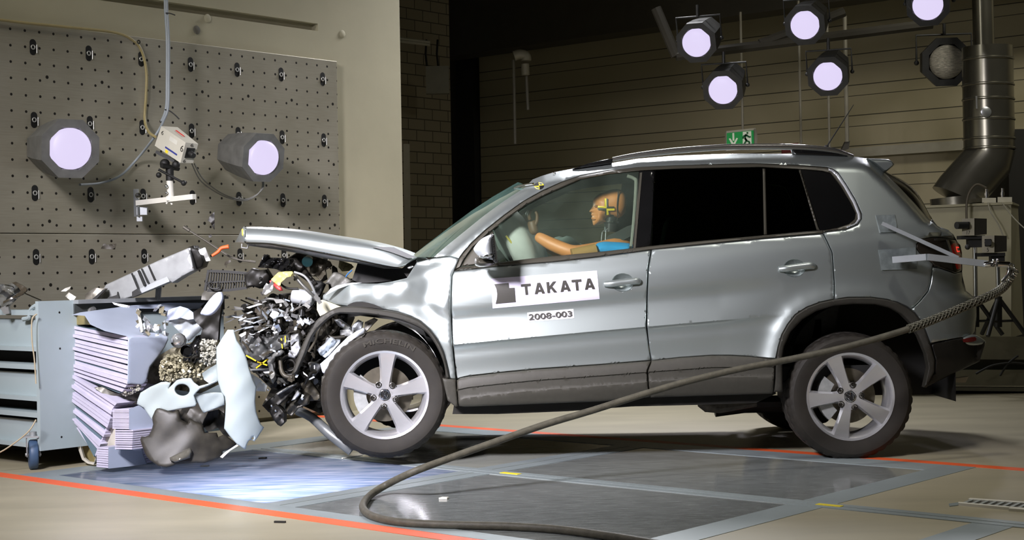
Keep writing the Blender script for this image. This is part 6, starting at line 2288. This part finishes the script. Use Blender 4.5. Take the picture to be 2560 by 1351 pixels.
# ---- exit sign
es = thing('exit_sign', P(1853, 344, 14.0), 'green emergency exit sign with arrow and running figure above the roof rail', 'sign')
GREEN = M('sign green', (.012, .20, .045), .45, emit=(.012, .30, .06, .25))
PICT = M('sign white', (.62, .64, .52), .5, emit=(.6, .65, .5, .2))
SIGNC = M('sign case', (.42, .39, .30), .5)
YS = 14.0
flat('sign_case', [(1816, 328), (1889, 320), (1892, 362), (1890, 372), (1816, 378)], YS + .01, SIGNC, .09, es, step=20)
flat('sign_end', [(1886, 322), (1892, 325), (1894, 345), (1892, 362), (1886, 362)], YS - .01, M('sign end', (.24, .22, .17), .5), .08, es)
flat('sign_face', [(1817, 333), (1884, 326), (1885, 363), (1817, 368)], YS, GREEN, .008, es, step=20)
pict = MB()


def pslab(pts):
    pict.slab([P(x, y, YS - .004) for x, y in pts], (0, .003, 0))


pslab([(1831, 333), (1835.5, 332.5), (1836, 352), (1831.5, 352)])
pslab([(1822, 347), (1826, 346), (1834, 358), (1841, 345), (1845, 346), (1835, 366), (1832, 366)])
pslab([(1857, 330), (1878, 328), (1879, 362), (1857, 363.5)])
pf = pict.build('pictogram', PICT, es, smooth=False)
fg_ = MB()
for pts in ([(1866, 336), (1862, 345), (1866, 352), (1860, 361)], [(1862, 345), (1868, 353), (1874, 355), (1873, 361)], [(1866, 337), (1872, 343), (1877, 342)], [(1866, 337), (1859, 341), (1857, 347)]):
    for a, c in zip(pts, pts[1:]):
        A, C_ = P(a[0], a[1], YS - .008), P(c[0], c[1], YS - .008)
        dd = (C_ - A).normalized()
        u = dd.cross(Vector((0, 1, 0))) * .008
        fg_.slab([A - u, C_ - u, C_ + u, A + u], (0, .003, 0))
fg_.slab([P(x, y, YS - .008) for x, y in ring_px(1868.5, 332.5, 2.6, 2.6, 10)], (0, .003, 0))
fg_.build('running_figure', M('figure green', (.01, .12, .03), .5), es, smooth=False)
o = flat('red_sign', [(1955, 362), (1996, 357), (1998, 380), (1955, 384)], 14.5, M('sign red', (.13, .012, .01), .5), .03, None, 'small dark red sign behind the roof rail', 'sign')

# ---- corner post with wall fitting, junction box and masonry details
o = tag(MB().box(P(1094, 201, 17.2), (.26, .12, .31)).build('junction_box', M('box grey', (.20, .19, .15), .5), None), 'grey junction box on the masonry wall', 'box')
b = MB()
for (x, y) in ((1068, 160), (1096, 160)):
    b.tube([P(x, y + 10, 17.2), P(x - 4, y - 25, 17.2), P(x - 2, y - 60, 17.3)], .012, 8)
tag(b.build('box_cables', black, None), 'dark cables rising from the junction box', 'cable')
b = MB()
b.cyl(P(1000, 96, 17.1), P(1075, 106, 17.1), .018, 8).cyl(P(1000, 103, 17.1), P(1075, 112, 17.1), .018, 8)
tag(b.build('wall_pipes', M('pipe pale', (.36, .34, .26), .5), None), 'two thin horizontal pipes high on the masonry wall', 'pipe')
b = MB()
b.tube([P(1285, 140, 15), P(1300, 136, 15), P(1314, 140, 15), P(1316, 152, 15)], .05, 14, smooth_steps=5)
b.cyl(P(1313, 160, 15), P(1314, 188, 15), .04, 14)
tag(b.build('wall_spotlight', M('fitting', (.20, .185, .13), .5), None), 'small beige pipe-shaped lamp fitting before the dark back wall', 'fitting')
for (x, y0, y1) in ((1284, 150, 360), (1316, 190, 275)):
    o = MB().cyl(P(x, y0, 15.05), P(x + 4, y1, 15.05), .016, 8).build('conduit', M('conduit dim', (.10, .092, .066), .6), None)
    tag(o, 'thin dim conduit dropping from the left of the fitting' if x == 1284 else 'short dim conduit dropping from the right of the fitting', 'pipe')
o = tag(MB().hexa([P(1008, 360, 12.4), P(1024, 360, 12.4), P(1024, 360, 12.6), P(1008, 360, 12.6), P(1017, 1000, 12.4), P(1033, 1000, 12.4), P(1033, 1000, 12.6), P(1017, 1000, 12.6)]).build('steel_upright', M('upright', (.085, .078, .058), .7), None, smooth=False), 'grey steel upright at the right edge of the concrete block', 'post')

# ================================================================== CAMERA ON THE WALL
wc = thing('high_speed_camera', P(440, 362, 9.55), 'beige box camera numbered 6 on a bracket of the wall plate', 'camera')
A_, B_, C_, D_ = (403, 315.5, 9.62), (464, 356.6, 9.42), (451, 407.7, 9.42), (386.6, 364.4, 9.62)
E__, F__, G_, H_ = (495.5, 360, 9.50), (483, 408, 9.50), (444, 318, 9.70), (432, 367, 9.70)
CASE = M('camera case', (.50, .48, .40), .5, 0, .05, 8)
case = hexpx('housing', [D_, C_, F__, H_, A_, B_, E__, G_], CASE, wc)


def on_face(u, v):
    """side face: u along, v down"""
    a, b_, c_, d_ = P(*A_), P(*B_), P(*C_), P(*D_)
    t_ = a + (b_ - a) * u
    q_ = d_ + (c_ - d_) * u
    return t_ + (q_ - t_) * v + Vector((0, -.003, 0))


def on_front(u, v):
    a, b_, c_, d_ = P(*B_), P(*E__), P(*F__), P(*C_)
    t_ = a + (b_ - a) * u
    q_ = d_ + (c_ - d_) * u
    return t_ + (q_ - t_) * v + Vector((.002, -.003, 0))


def patch(name, fn, u0, u1, v0, v1, mat, parent, th=.002):
    return MB().slab([fn(u0, v0), fn(u0, v1), fn(u1, v1), fn(u1, v0)], (0, th, 0)).build(name, mat, parent, smooth=False)


patch('label_strip', on_face, .36, .82, .72, .80, M('label blue', (.03, .04, .22), .5), case)
patch('label_square', on_face, .40, .50, .84, .98, yellow, case)
patch('label_plate', on_face, .42, .72, .16, .36, M('label pale', (.58, .57, .50), .5), case)
patch('red_strip', lambda u, v: P(*A_) * (1 - u) * (1 - v) + P(*B_) * u * (1 - v) + P(*G_) * (1 - u) * v + P(*E__) * u * v + Vector((0, 0, .004)), .25, .62, .5, .62, red, case)
tv6, tf6 = text_mesh('6', .0)
for fn, u0, v0, su, sv in ((on_face, .08, .14, .08, .20), (on_face, .88, .20, .10, .30), (on_front, .42, .02, .22, .16), (on_front, .15, .82, .22, .16)):
    link('numeral', [fn(u0 + u * su, v0 + (1 - v) * sv) for u, v in tv6], tf6, INK, case, smooth=False)
lc = on_front(.50, .50)
ln_ = MB()
ln_.slab([on_front(.2, .25), on_front(.2, .75), on_front(.85, .75), on_front(.85, .25)], (.002, -.012, 0))
fd_ = (P(*B_) - P(*A_)).normalized()
ln_.lathe([(0, .05), (.016, .05), (.019, .045), (.019, .0), (.022, 0), (.022, -.01)], lc, fd_, 20)
ln_.build('lens', black, wc)
mt = MB()
mt.box(P(415, 392, 9.56), (.13, .06, .02), Matrix.Rotation(math.radians(28), 3, 'Y'))
mt.sphere(P(412, 410, 9.56), .032, 14, 10).sphere(P(440, 412, 9.54), .026, 14, 10)
mt.cyl(P(404, 414, 9.5), P(446, 422, 9.6), .016, 12)
mt.cyl(P(396, 424, 9.52), P(460, 458, 9.56), .008, 10).sphere(P(397, 438, 9.5), .018, 12, 8).sphere(P(459, 458, 9.55), .018, 12, 8)
mt.cyl(P(424, 420, 9.56), P(425, 452, 9.56), .025, 16)
mt.build('pan_head', black, wc)
br = thing('camera_bracket', P(410, 500, 9.6), 'white steel wall bracket carrying the beige box camera', 'bracket')
MB().cyl(P(424, 451, 9.56), P(427, 494, 9.56), .021, 20).build('post', off_white, br)
MB().sphere(P(416, 466, 9.53), .012, 10, 8).sphere(P(416, 482, 9.53), .010, 10, 8).build('clamp_screw', chrome, br)
barpx('arm', (344, 508, 9.72), (486, 492, 9.44), .016, .016, off_white, br)
MB().box(P(427, 497, 9.56), (.05, .05, .03), None, .004).cyl(P(416, 510, 9.56), P(420, 504, 9.56), .006, 8).cyl(P(430, 512, 9.56), P(426, 504, 9.56), .006, 8).build('clamp', off_white, br)
pl_ = MB()
pl_.hexa([P(335, 542, 9.78), P(347, 542, 9.70), P(349, 541, 9.80), P(337, 541, 9.86), P(333, 474, 9.78), P(345, 474, 9.70), P(347, 473, 9.80), P(335, 473, 9.86)])
pl_.box(P(356, 528, 9.74), (.065, .03, .05)).box(P(350, 548, 9.74), (.035, .03, .03))
pl_.build('wall_plate', galv, br, smooth=False)
MB().lathe([(0, .02), (.016, .018), (.02, 0)], P(346, 489, 9.70), (.3, -.9, 0), 12).build('bolt', chrome, br)


def cable(name, pts, r, mat, label, steps=6, n_=8, cat='cable'):
    o = MB().tube([wall_px(p[0], p[1], p[3]) if len(p) > 3 else P(*p) for p in pts], r, n_, smooth_steps=steps).build(name, mat, None, 70)
    return tag(o, label, cat)


GC = M('cable grey', (.26, .29, .31), .45)
cable('cable', [(413, -20, 9.9), (414, 30, 9.9), (418, 100, 9.88), (418, 200, 9.86), (416, 270, 9.84), (404, 305, 9.80)], .011, GC, 'pair of grey cables hanging from above to the box camera')
cable('cable', [(417, -20, 9.9), (418, 30, 9.88), (422, 100, 9.86), (422, 200, 9.84), (420, 270, 9.82), (410, 300, 9.80), (388, 340, 9.75), (345, 395, 0, .05), (300, 440, 0, .05), (250, 458, 0, .05), (200, 462, 9.4)], .008, GC, 'grey cable sagging from the hanging pair to the left floodlight')
cable('cable', [(-20, 47, 0, .025), (60, 57, 0, .025), (180, 69, 0, .025), (290, 82, 0, .025), (335, 103, 0, .025), (355, 130, 0, .025), (366, 180, 0, .025), (365, 240, 0, .025), (362, 300, 0, .025), (372, 330, 9.8), (388, 342, 9.66)], .009, M('cable tan', (.33, .27, .12), .5), 'tan cable curving over the top of the wall plate to the box camera')
cable('cable_tie', [(414, 33, 9.86), (424, 33, 9.86), (438, 38, 9.86)], .004, black, 'black cable tie high on the hanging cables', 2)
cable('cable_tie', [(412, 274, 9.82), (425, 278, 9.82), (438, 288, 9.82), (448, 298, 9.82)], .004, black, 'black cable tie lower down on the hanging cables', 3)
tag(MB().lathe([(.007, .01), (.014, .01), (.014, 0), (.007, 0)], wall_px(340, 107) + Vector((.02, -.03, 0)), WN, 16).build('cable_clip', chrome, None), 'bright round clip holding the tan cable on the plate', 'clip')
for off in (0, 1):
    cable('cable', [(480 + off * 6, 410, 9.6), (500 + off * 6, 450 - off * 4, 9.8), (530 + off * 4, 475 - off * 4, 10.0), (570, 495 - off * 4, 10.2), (610, 502 - off * 3, 10.3), (640, 490 - off * 2, 10.3), (655 + off * 3, 470, 10.3), (656 + off * 3, 452, 10.3)], .0045, M('cable dim', (.16, .16, .145), .5), ('upper' if off else 'lower') + ' of the two thin cables sagging from the box camera to the right floodlight')

# ================================================================== RIGHT BACKGROUND
DUCT = M('galvanised duct', (.20, .19, .15), .26, .85, .10, 5)
du = thing('exhaust_duct', P(2475, 380, 13.0), 'wide galvanised metal duct rising behind the rear of the car', 'duct')
r_d = 62 * 13.0 / FP
b = MB()
b.tube([P(2476, 500, 12.95), P(2474, 506, 12.95)], r_d, 4)
du_b = MB()
du_b.cyl(P(2468, 118, 13.0), P(2473, 372, 13.0), r_d, 36)
for y in (150, 214, 250, 300, 348, 372):
    t_ = (y - 118) / 254
    c = P(2468 + 5 * t_, y, 13.0)
    du_b.lathe([(r_d, -.012), (r_d + .008, -.004), (r_d + .008, .004), (r_d, .012)], c, (0.02, 0, 1), 36)
du_b.build('duct_pipe', DUCT, du, 40)
MB().tube([P(2474, 372, 13.0), P(2470, 400, 13.0), P(2400, 480, 13.0), P(2392, 496, 13.0)], [r_d, r_d * 1.0, r_d * 1.0, r_d * 1.05], 36).build('duct_offset', DUCT, du, 40)
MB().cyl(P(2392, 492, 13.0), P(2394, 512, 13.0), r_d * 1.06, 36).build('duct_collar', DUCT, du, 40)
MB().cyl(P(2455, -60, 13.0), P(2460, 120, 13.0), r_d * .42, 24).build('duct_upper_pipe', DUCT, du, 40)
b = MB().lathe([(0, .02), (.03, .02), (.045, .012), (.045, 0)], P(2445, 287, 13.0) + Vector((0, -r_d, 0)), (0, -1, 0), 20)
b.cyl(P(2441, 240, 12.77), P(2442, 272, 12.77), .008, 8)
b.build('damper_handle', steel, du)
cab = thing('control_cabinet', P(2420, 840, 12.9), 'dim beige control cabinet behind the tail of the car', 'cabinet')
CAB2 = M('cabinet beige', (.28, .262, .175), .5, 0, .05, 5)
hexpx('cabinet_body', [(2300, 845, 12.6), (2528, 845, 12.6), (2560, 835, 13.3), (2330, 835, 13.3), (2300, 517, 12.6), (2528, 507, 12.6), (2545, 514, 13.3), (2330, 520, 13.3)], CAB2, cab)
hexpx('cabinet_lid', [(2298, 521, 12.58), (2531, 511, 12.58), (2548, 516, 13.32), (2328, 524, 13.32), (2298, 515, 12.58), (2531, 505, 12.58), (2548, 512, 13.32), (2328, 519, 13.32)], CAB2, cab)
for (x0, x1, y0, y1, lab) in ((2455, 2490, 495, 507, 'small relay box on the cabinet top, left one'), (2494, 2530, 493, 506, 'small relay box on the cabinet top, right one')):
    o = hexpx('relay_box', [(x0, y1, 12.65), (x1, y1, 12.65), (x1, y1, 12.9), (x0, y1, 12.9), (x0, y0, 12.65), (x1, y0, 12.65), (x1, y0, 12.9), (x0, y0, 12.9)], M('relay beige', (.42, .40, .31), .5), None)
    tag(o, lab, 'box')
    v = MB().cyl(P((x0 + x1) / 2 - 6, y0, 12.7), P((x0 + x1) / 2 - 6, y0 - 22, 12.7), .012, 12).cyl(P((x0 + x1) / 2 - 6, y0 - 4, 12.7), P((x0 + x1) / 2 - 6, y0 - 12, 12.7), .017, 12)
    v.build('valve', chrome, o)
cable('cable', [(2422, 575, 12.5), (2416, 540, 12.5), (2420, 490, 12.5), (2440, 462, 12.5), (2465, 470, 12.5)], .010, M('cable brown', (.06, .05, .03), .6), 'brown cable looping up from the numbered camera to the cabinet top')
cable('cable', [(2470, 507, 12.55), (2476, 530, 12.5), (2495, 560, 12.5), (2508, 590, 12.5)], .005, M('cable pale', (.22, .21, .16), .6), 'thin pale cable hanging down the cabinet front')
cable('cable', [(2505, 507, 12.5), (2530, 540, 12.3), (2560, 570, 12.2), (2580, 580, 12.2)], .005, M('cable pale', (.22, .21, .16), .6), 'thin pale cable running off to the right edge')
o = local_box('dark_rack', P(2560, 700, 13.6), Matrix.Identity(4), (-.12, 0, -1.2), (1.5, .6, 1.35), M('rack dark', (.012, .011, .008), .8))
tag(o, 'dark equipment rack at the right edge', 'rack')

# low steel frame the stands stand on
fr = thing('support_rails', P(2430, 970, 12.2), 'long low olive steel frame on the floor behind the car tail', 'frame')
FRM = M('frame olive', (.16, .15, .105), .5, .2, .1, 6)
for (y0, y1, Y) in ((842, 896, 12.0), (925, 962, 12.0)):
    hexpx('frame_beam', [(2230, y1 + 2, Y), (2620, y1 + 4, Y), (2620, y1, Y + .3), (2230, y1, Y + .3), (2230, y0, Y), (2620, y0, Y), (2620, y0, Y + .3), (2230, y0, Y + .3)], FRM, fr)
hexpx('frame_infill', [(2230, 930, 12.2), (2620, 930, 12.2), (2620, 930, 12.4), (2230, 930, 12.4), (2230, 890, 12.2), (2620, 890, 12.2), (2620, 890, 12.4), (2230, 890, 12.4)], M('frame shade', (.10, .095, .065), .7), fr)
hexpx('frame_foot', [(2240, 976, 12.0), (2620, 980, 12.0), (2620, 975, 12.5), (2240, 972, 12.5), (2240, 968, 12.0), (2620, 970, 12.0), (2620, 968, 12.5), (2240, 965, 12.5)], M('frame shade', (.10, .095, .065), .7), fr)
for pts in ([(2440, 935, 11.9), (2480, 915, 11.9), (2530, 908, 11.9), (2570, 912, 11.9)], [(2500, 940, 11.9), (2520, 910, 11.9), (2545, 890, 11.9)]):
    cable('cable', pts, .009, black, 'black cable lying along the low steel frame' if pts[0][0] == 2440 else 'short black cable crossing over the low steel frame')
o = flat('tow_eye', [(2386, 947), (2422, 942), (2414, 957), (2390, 957)], 8.7, M('eye beige', (.40, .36, .26), .5), .05, None, 'small beige block under the rear bumper corner', 'block')


def stand_camera(px, py, num, lens_left, label, slabel, xs, ybot, YC_):
    t = thing('high_speed_camera', P(px, py, YC_), label, 'camera')
    s_ = YC_ / FP
    w1, h1_ = 32, 44
    BOXB = M('stand camera beige', (.30, .28, .21), .5)
    DARK = M('stand camera dark', (.035, .032, .026), .5)
    hexpx('front_case', [(px - 16, py + 21, YC_), (px + 15, py + 21, YC_), (px + 15, py + 21, YC_ + .2), (px - 16, py + 21, YC_ + .2), (px - 16, py - 21, YC_), (px + 15, py - 22, YC_), (px + 15, py - 22, YC_ + .2), (px - 16, py - 21, YC_ + .2)], BOXB, t)
    hexpx('rear_case', [(px + 15, py + 21, YC_ + .01), (px + 46, py + 18, YC_ + .1), (px + 46, py + 18, YC_ + .3), (px + 15, py + 21, YC_ + .2), (px + 15, py - 22, YC_ + .01), (px + 46, py - 21, YC_ + .1), (px + 46, py - 21, YC_ + .3), (px + 15, py - 22, YC_ + .2)], DARK, t)
    l_ = MB()
    c = P(px - (6 if lens_left else 2), py - 4, YC_)
    l_.box(c, (15 * s_, .03, 18 * s_))
    if lens_left:
        l_.cyl(c + Vector((0, -.02, 0)), c + Vector((-.09, -.06, 0)), 9 * s_, 16)
    else:
        l_.cyl(c + Vector((0, 0, 0)), c + Vector((-.01, -.05, 0)), 8 * s_, 16)
    l_.build('lens', black, t)
    tvn, tfn = text_mesh(num, 0)
    link('numeral', [P(px - 4 + u * (5 if len(num) == 1 else 8), py + 9 + (1 - v) * 10, YC_ - .002) for u, v in tvn], tfn, INK, t, smooth=False)
    st_ = thing('camera_stand', P(xs, ybot, YC_ + .1), slabel, 'stand')
    h_ = MB()
    h_.box(P(px + 6, py + 26, YC_ + .1), (60 * s_, .12, 9 * s_)).box(P(xs - 2, py + 38, YC_ + .1), (34 * s_, .06, 26 * s_)).sphere(P(xs - 18, py + 50, YC_), 7 * s_, 12, 8)
    h_.build('pan_head', black, st_)
    MB().cyl(P(xs, py + 45, YC_ + .1), P(xs + 2, 745 if ybot < 850 else 760, YC_ + .1), 5.5 * s_, 18).build('column', chrome, st_)
    for k in range(3):
        a = math.radians(90 + 120 * k + 20)
        b = MB()
        top = P(xs + 2, 745, YC_ + .1)
        bot = P(xs + 2, ybot, YC_ + .1) + Vector((math.cos(a) * .20, math.sin(a) * .20, 0))
        mid = P(xs + 2, (745 + ybot) / 2 + 12, YC_ + .1)
        b.tube([top, bot], .017, 8)
        b.tube([mid, top + (bot - top) * .62], .010, 8)
        b.build('leg', black, st_, 50)
    MB().cyl(P(xs + 2, 742, YC_ + .1), P(xs + 2, ybot - 20, YC_ + .1), 9 * s_, 14).build('lower_tube', black, st_)
    return t


stand_camera(2421, 568, '17', True, 'stand camera with lens turned left before the beige cabinet', 'chrome camera stand nearest the car tail', 2437, 838, 11.6)
stand_camera(2471, 611, '5', False, 'stand camera numbered 5 with its lens facing the viewer', 'chrome camera stand behind the tow hook', 2494, 838, 11.5)

# ================================================================== TOW CABLE
CABM = M('tow cable rubber', (.075, .068, .048), .6, 0, .25, 30, bump=.15, bscale=120)
tow = thing('tow_cable', floor_pt(1000, 1300), 'thick dark cable from the tow bracket across the car and looping on the floor', 'cable')
pth = [P(2522, 668, 7.98), P(2530, 676, 7.97), P(2526, 696, 7.96), P(2505, 722, 7.95), P(2470, 742, 7.93), P(2400, 772, 7.88), P(2340, 797, 7.84), P(2280, 820, 7.80), P(2200, 845, 7.76), P(2100, 872, 7.72), P(1980, 898, 7.68), P(1850, 923, 7.62), P(1720, 954, 7.55), P(1600, 989, 7.48), P(1480, 1027, 7.40), P(1360, 1063, 7.32), P(1240, 1105, 7.22), P(1120, 1148, 7.12), P(1030, 1182, 7.05)]
fl = [(966, 1213, .05), (927, 1238, .02), (909, 1260, .017), (910, 1276, .017), (930, 1291, .017), (980, 1304, .017), (1060, 1311, .017), (1160, 1314, .017), (1280, 1317, .017), (1400, 1325, .017), (1520, 1341, .017), (1600, 1354, .017), (1700, 1372, .017)]
pth += [floor_pt(x, y, z) for x, y, z in fl]
MB().tube(pth, .0172, 14, smooth_steps=8).build('cable_jacket', CABM, tow, 70)
# braided pulling grip
gp = spline(pth[2:9], 16)
gp = gp[:int(len(gp) * .86)]
GRIP = M('grip wire', (.17, .165, .13), .4, .7, .2, 40)
for s in range(6):
    for sg in (1, -1):
        pts = []
        for i, p in enumerate(gp):
            q = gp[min(i + 1, len(gp) - 1)] - gp[max(i - 1, 0)]
            q.normalize()
            x = q.cross(Vector((0, 1, 0))).normalized()
            y = q.cross(x)
            a = sg * i * .42 + s * math.pi / 3
            pts.append(p + (x * math.cos(a) + y * math.sin(a)) * .0205)
        MB().tube(pts, .0034, 6).build('grip_strand', GRIP, tow, 70)
hk = MB()
hk.tube([P(2462, 662, 7.96), P(2480, 660, 7.94), P(2500, 661, 7.94), P(2522, 662, 7.96)], .016, 12)
hk.tube([P(2500, 660, 7.95), P(2518, 662, 7.95), P(2524, 672, 7.95), P(2518, 690, 7.95), P(2506, 705, 7.95)], .010, 10, smooth_steps=4)
hk.cyl(P(2478, 666, 7.90), P(2488, 652, 7.90), .006, 8).cyl(P(2492, 666, 7.90), P(2493, 652, 7.90), .006, 8).sphere(P(2484, 652, 7.90), .009, 8, 6).sphere(P(2494, 652, 7.90), .009, 8, 6)
hk.cyl(P(2482, 662, 7.90), P(2482, 662, 7.99), .012, 12)
hk.build('shackle', chrome, tow, 50)
ch_pts = [(2530, 664), (2538, 672), (2540, 680), (2536, 688), (2530, 695), (2524, 702), (2516, 708)]
for i, (x, y) in enumerate(ch_pts):
    c = P(x, y, 7.94)
    e1 = Vector((1, 0, -.6)).normalized()
    e2 = Vector((0, 1, 0)) if i % 2 else Vector((.6, 0, 1)).normalized()
    MB().tube([c + e1 * (math.cos(a) * .012) + e2 * (math.sin(a) * .008) for a in [2 * math.pi * k / 12 for k in range(12)]], .0035, 6, closed=True).build('chain_link', chrome, tow, 60)

# ================================================================== FLOOR SCALE
sc_ = thing('floor_scale', floor_pt(2480, 1265), 'striped measuring ladder lying on the floor at the right edge', 'scale')
SCM = M('scale grey', (.40, .43, .42), .4, .2)


def fq(x, y, z):
    return floor_pt(x, y, 0) + Vector((0, 0, z))


def fslab(bb, pts, z0, z1):
    bb.slab([fq(x, y, z0) for x, y in pts][::-1], (0, 0, z1 - z0))


b = MB()
fslab(b, [(2396, 1262), (2525, 1274), (2525, 1277), (2396, 1265)], .0, .012)
fslab(b, [(2525, 1274), (2640, 1284), (2640, 1288), (2522, 1279)], .0, .012)
fslab(b, [(2425, 1251), (2640, 1266), (2640, 1269), (2420, 1254)], .0, .010)
b.build('scale_rail', off_white, sc_, smooth=False)
b = MB()
for i in range(12):
    x = 2404 + i * 19.5
    fslab(b, [(x, 1262.5 + i * 1.75), (x + 9, 1263 + i * 1.75), (x + 33, 1253 + i * 1.55), (x + 24, 1252.5 + i * 1.55)], .001, .008)
b.build('scale_bars', SCM, sc_, smooth=False)
b = MB()
fslab(b, [(2396, 1263), (2640, 1284), (2640, 1268), (2428, 1252)], -.001, .003)
b.build('scale_base', M('scale dark', (.07, .065, .05), .6), sc_, smooth=False)
flat_o = MB()
fslab(flat_o, [(2372, 1262), (2394, 1259), (2404, 1262), (2392, 1266), (2374, 1268)], .0, .004)
tag(flat_o.build('tape_patch', steel_strip, None, smooth=False), 'grey tape patch at the left end of the floor scale', 'tape')
cable('cord', [(92, 786, 8.28), (80, 800, 8.26), (80, 850, 8.26), (86, 900, 8.27), (90, 960, 8.27)], .004, M('cord beige', (.42, .36, .24), .6), 'thin beige cord hanging down the cart beams')
cable('cord', [(90, 1050, 8.22), (75, 1075, 8.2), (50, 1098, 8.2), (10, 1126, 8.2), (-20, 1140, 8.2)], .004, M('cord beige', (.42, .36, .24), .6), 'thin beige cord slanting down past the caster')
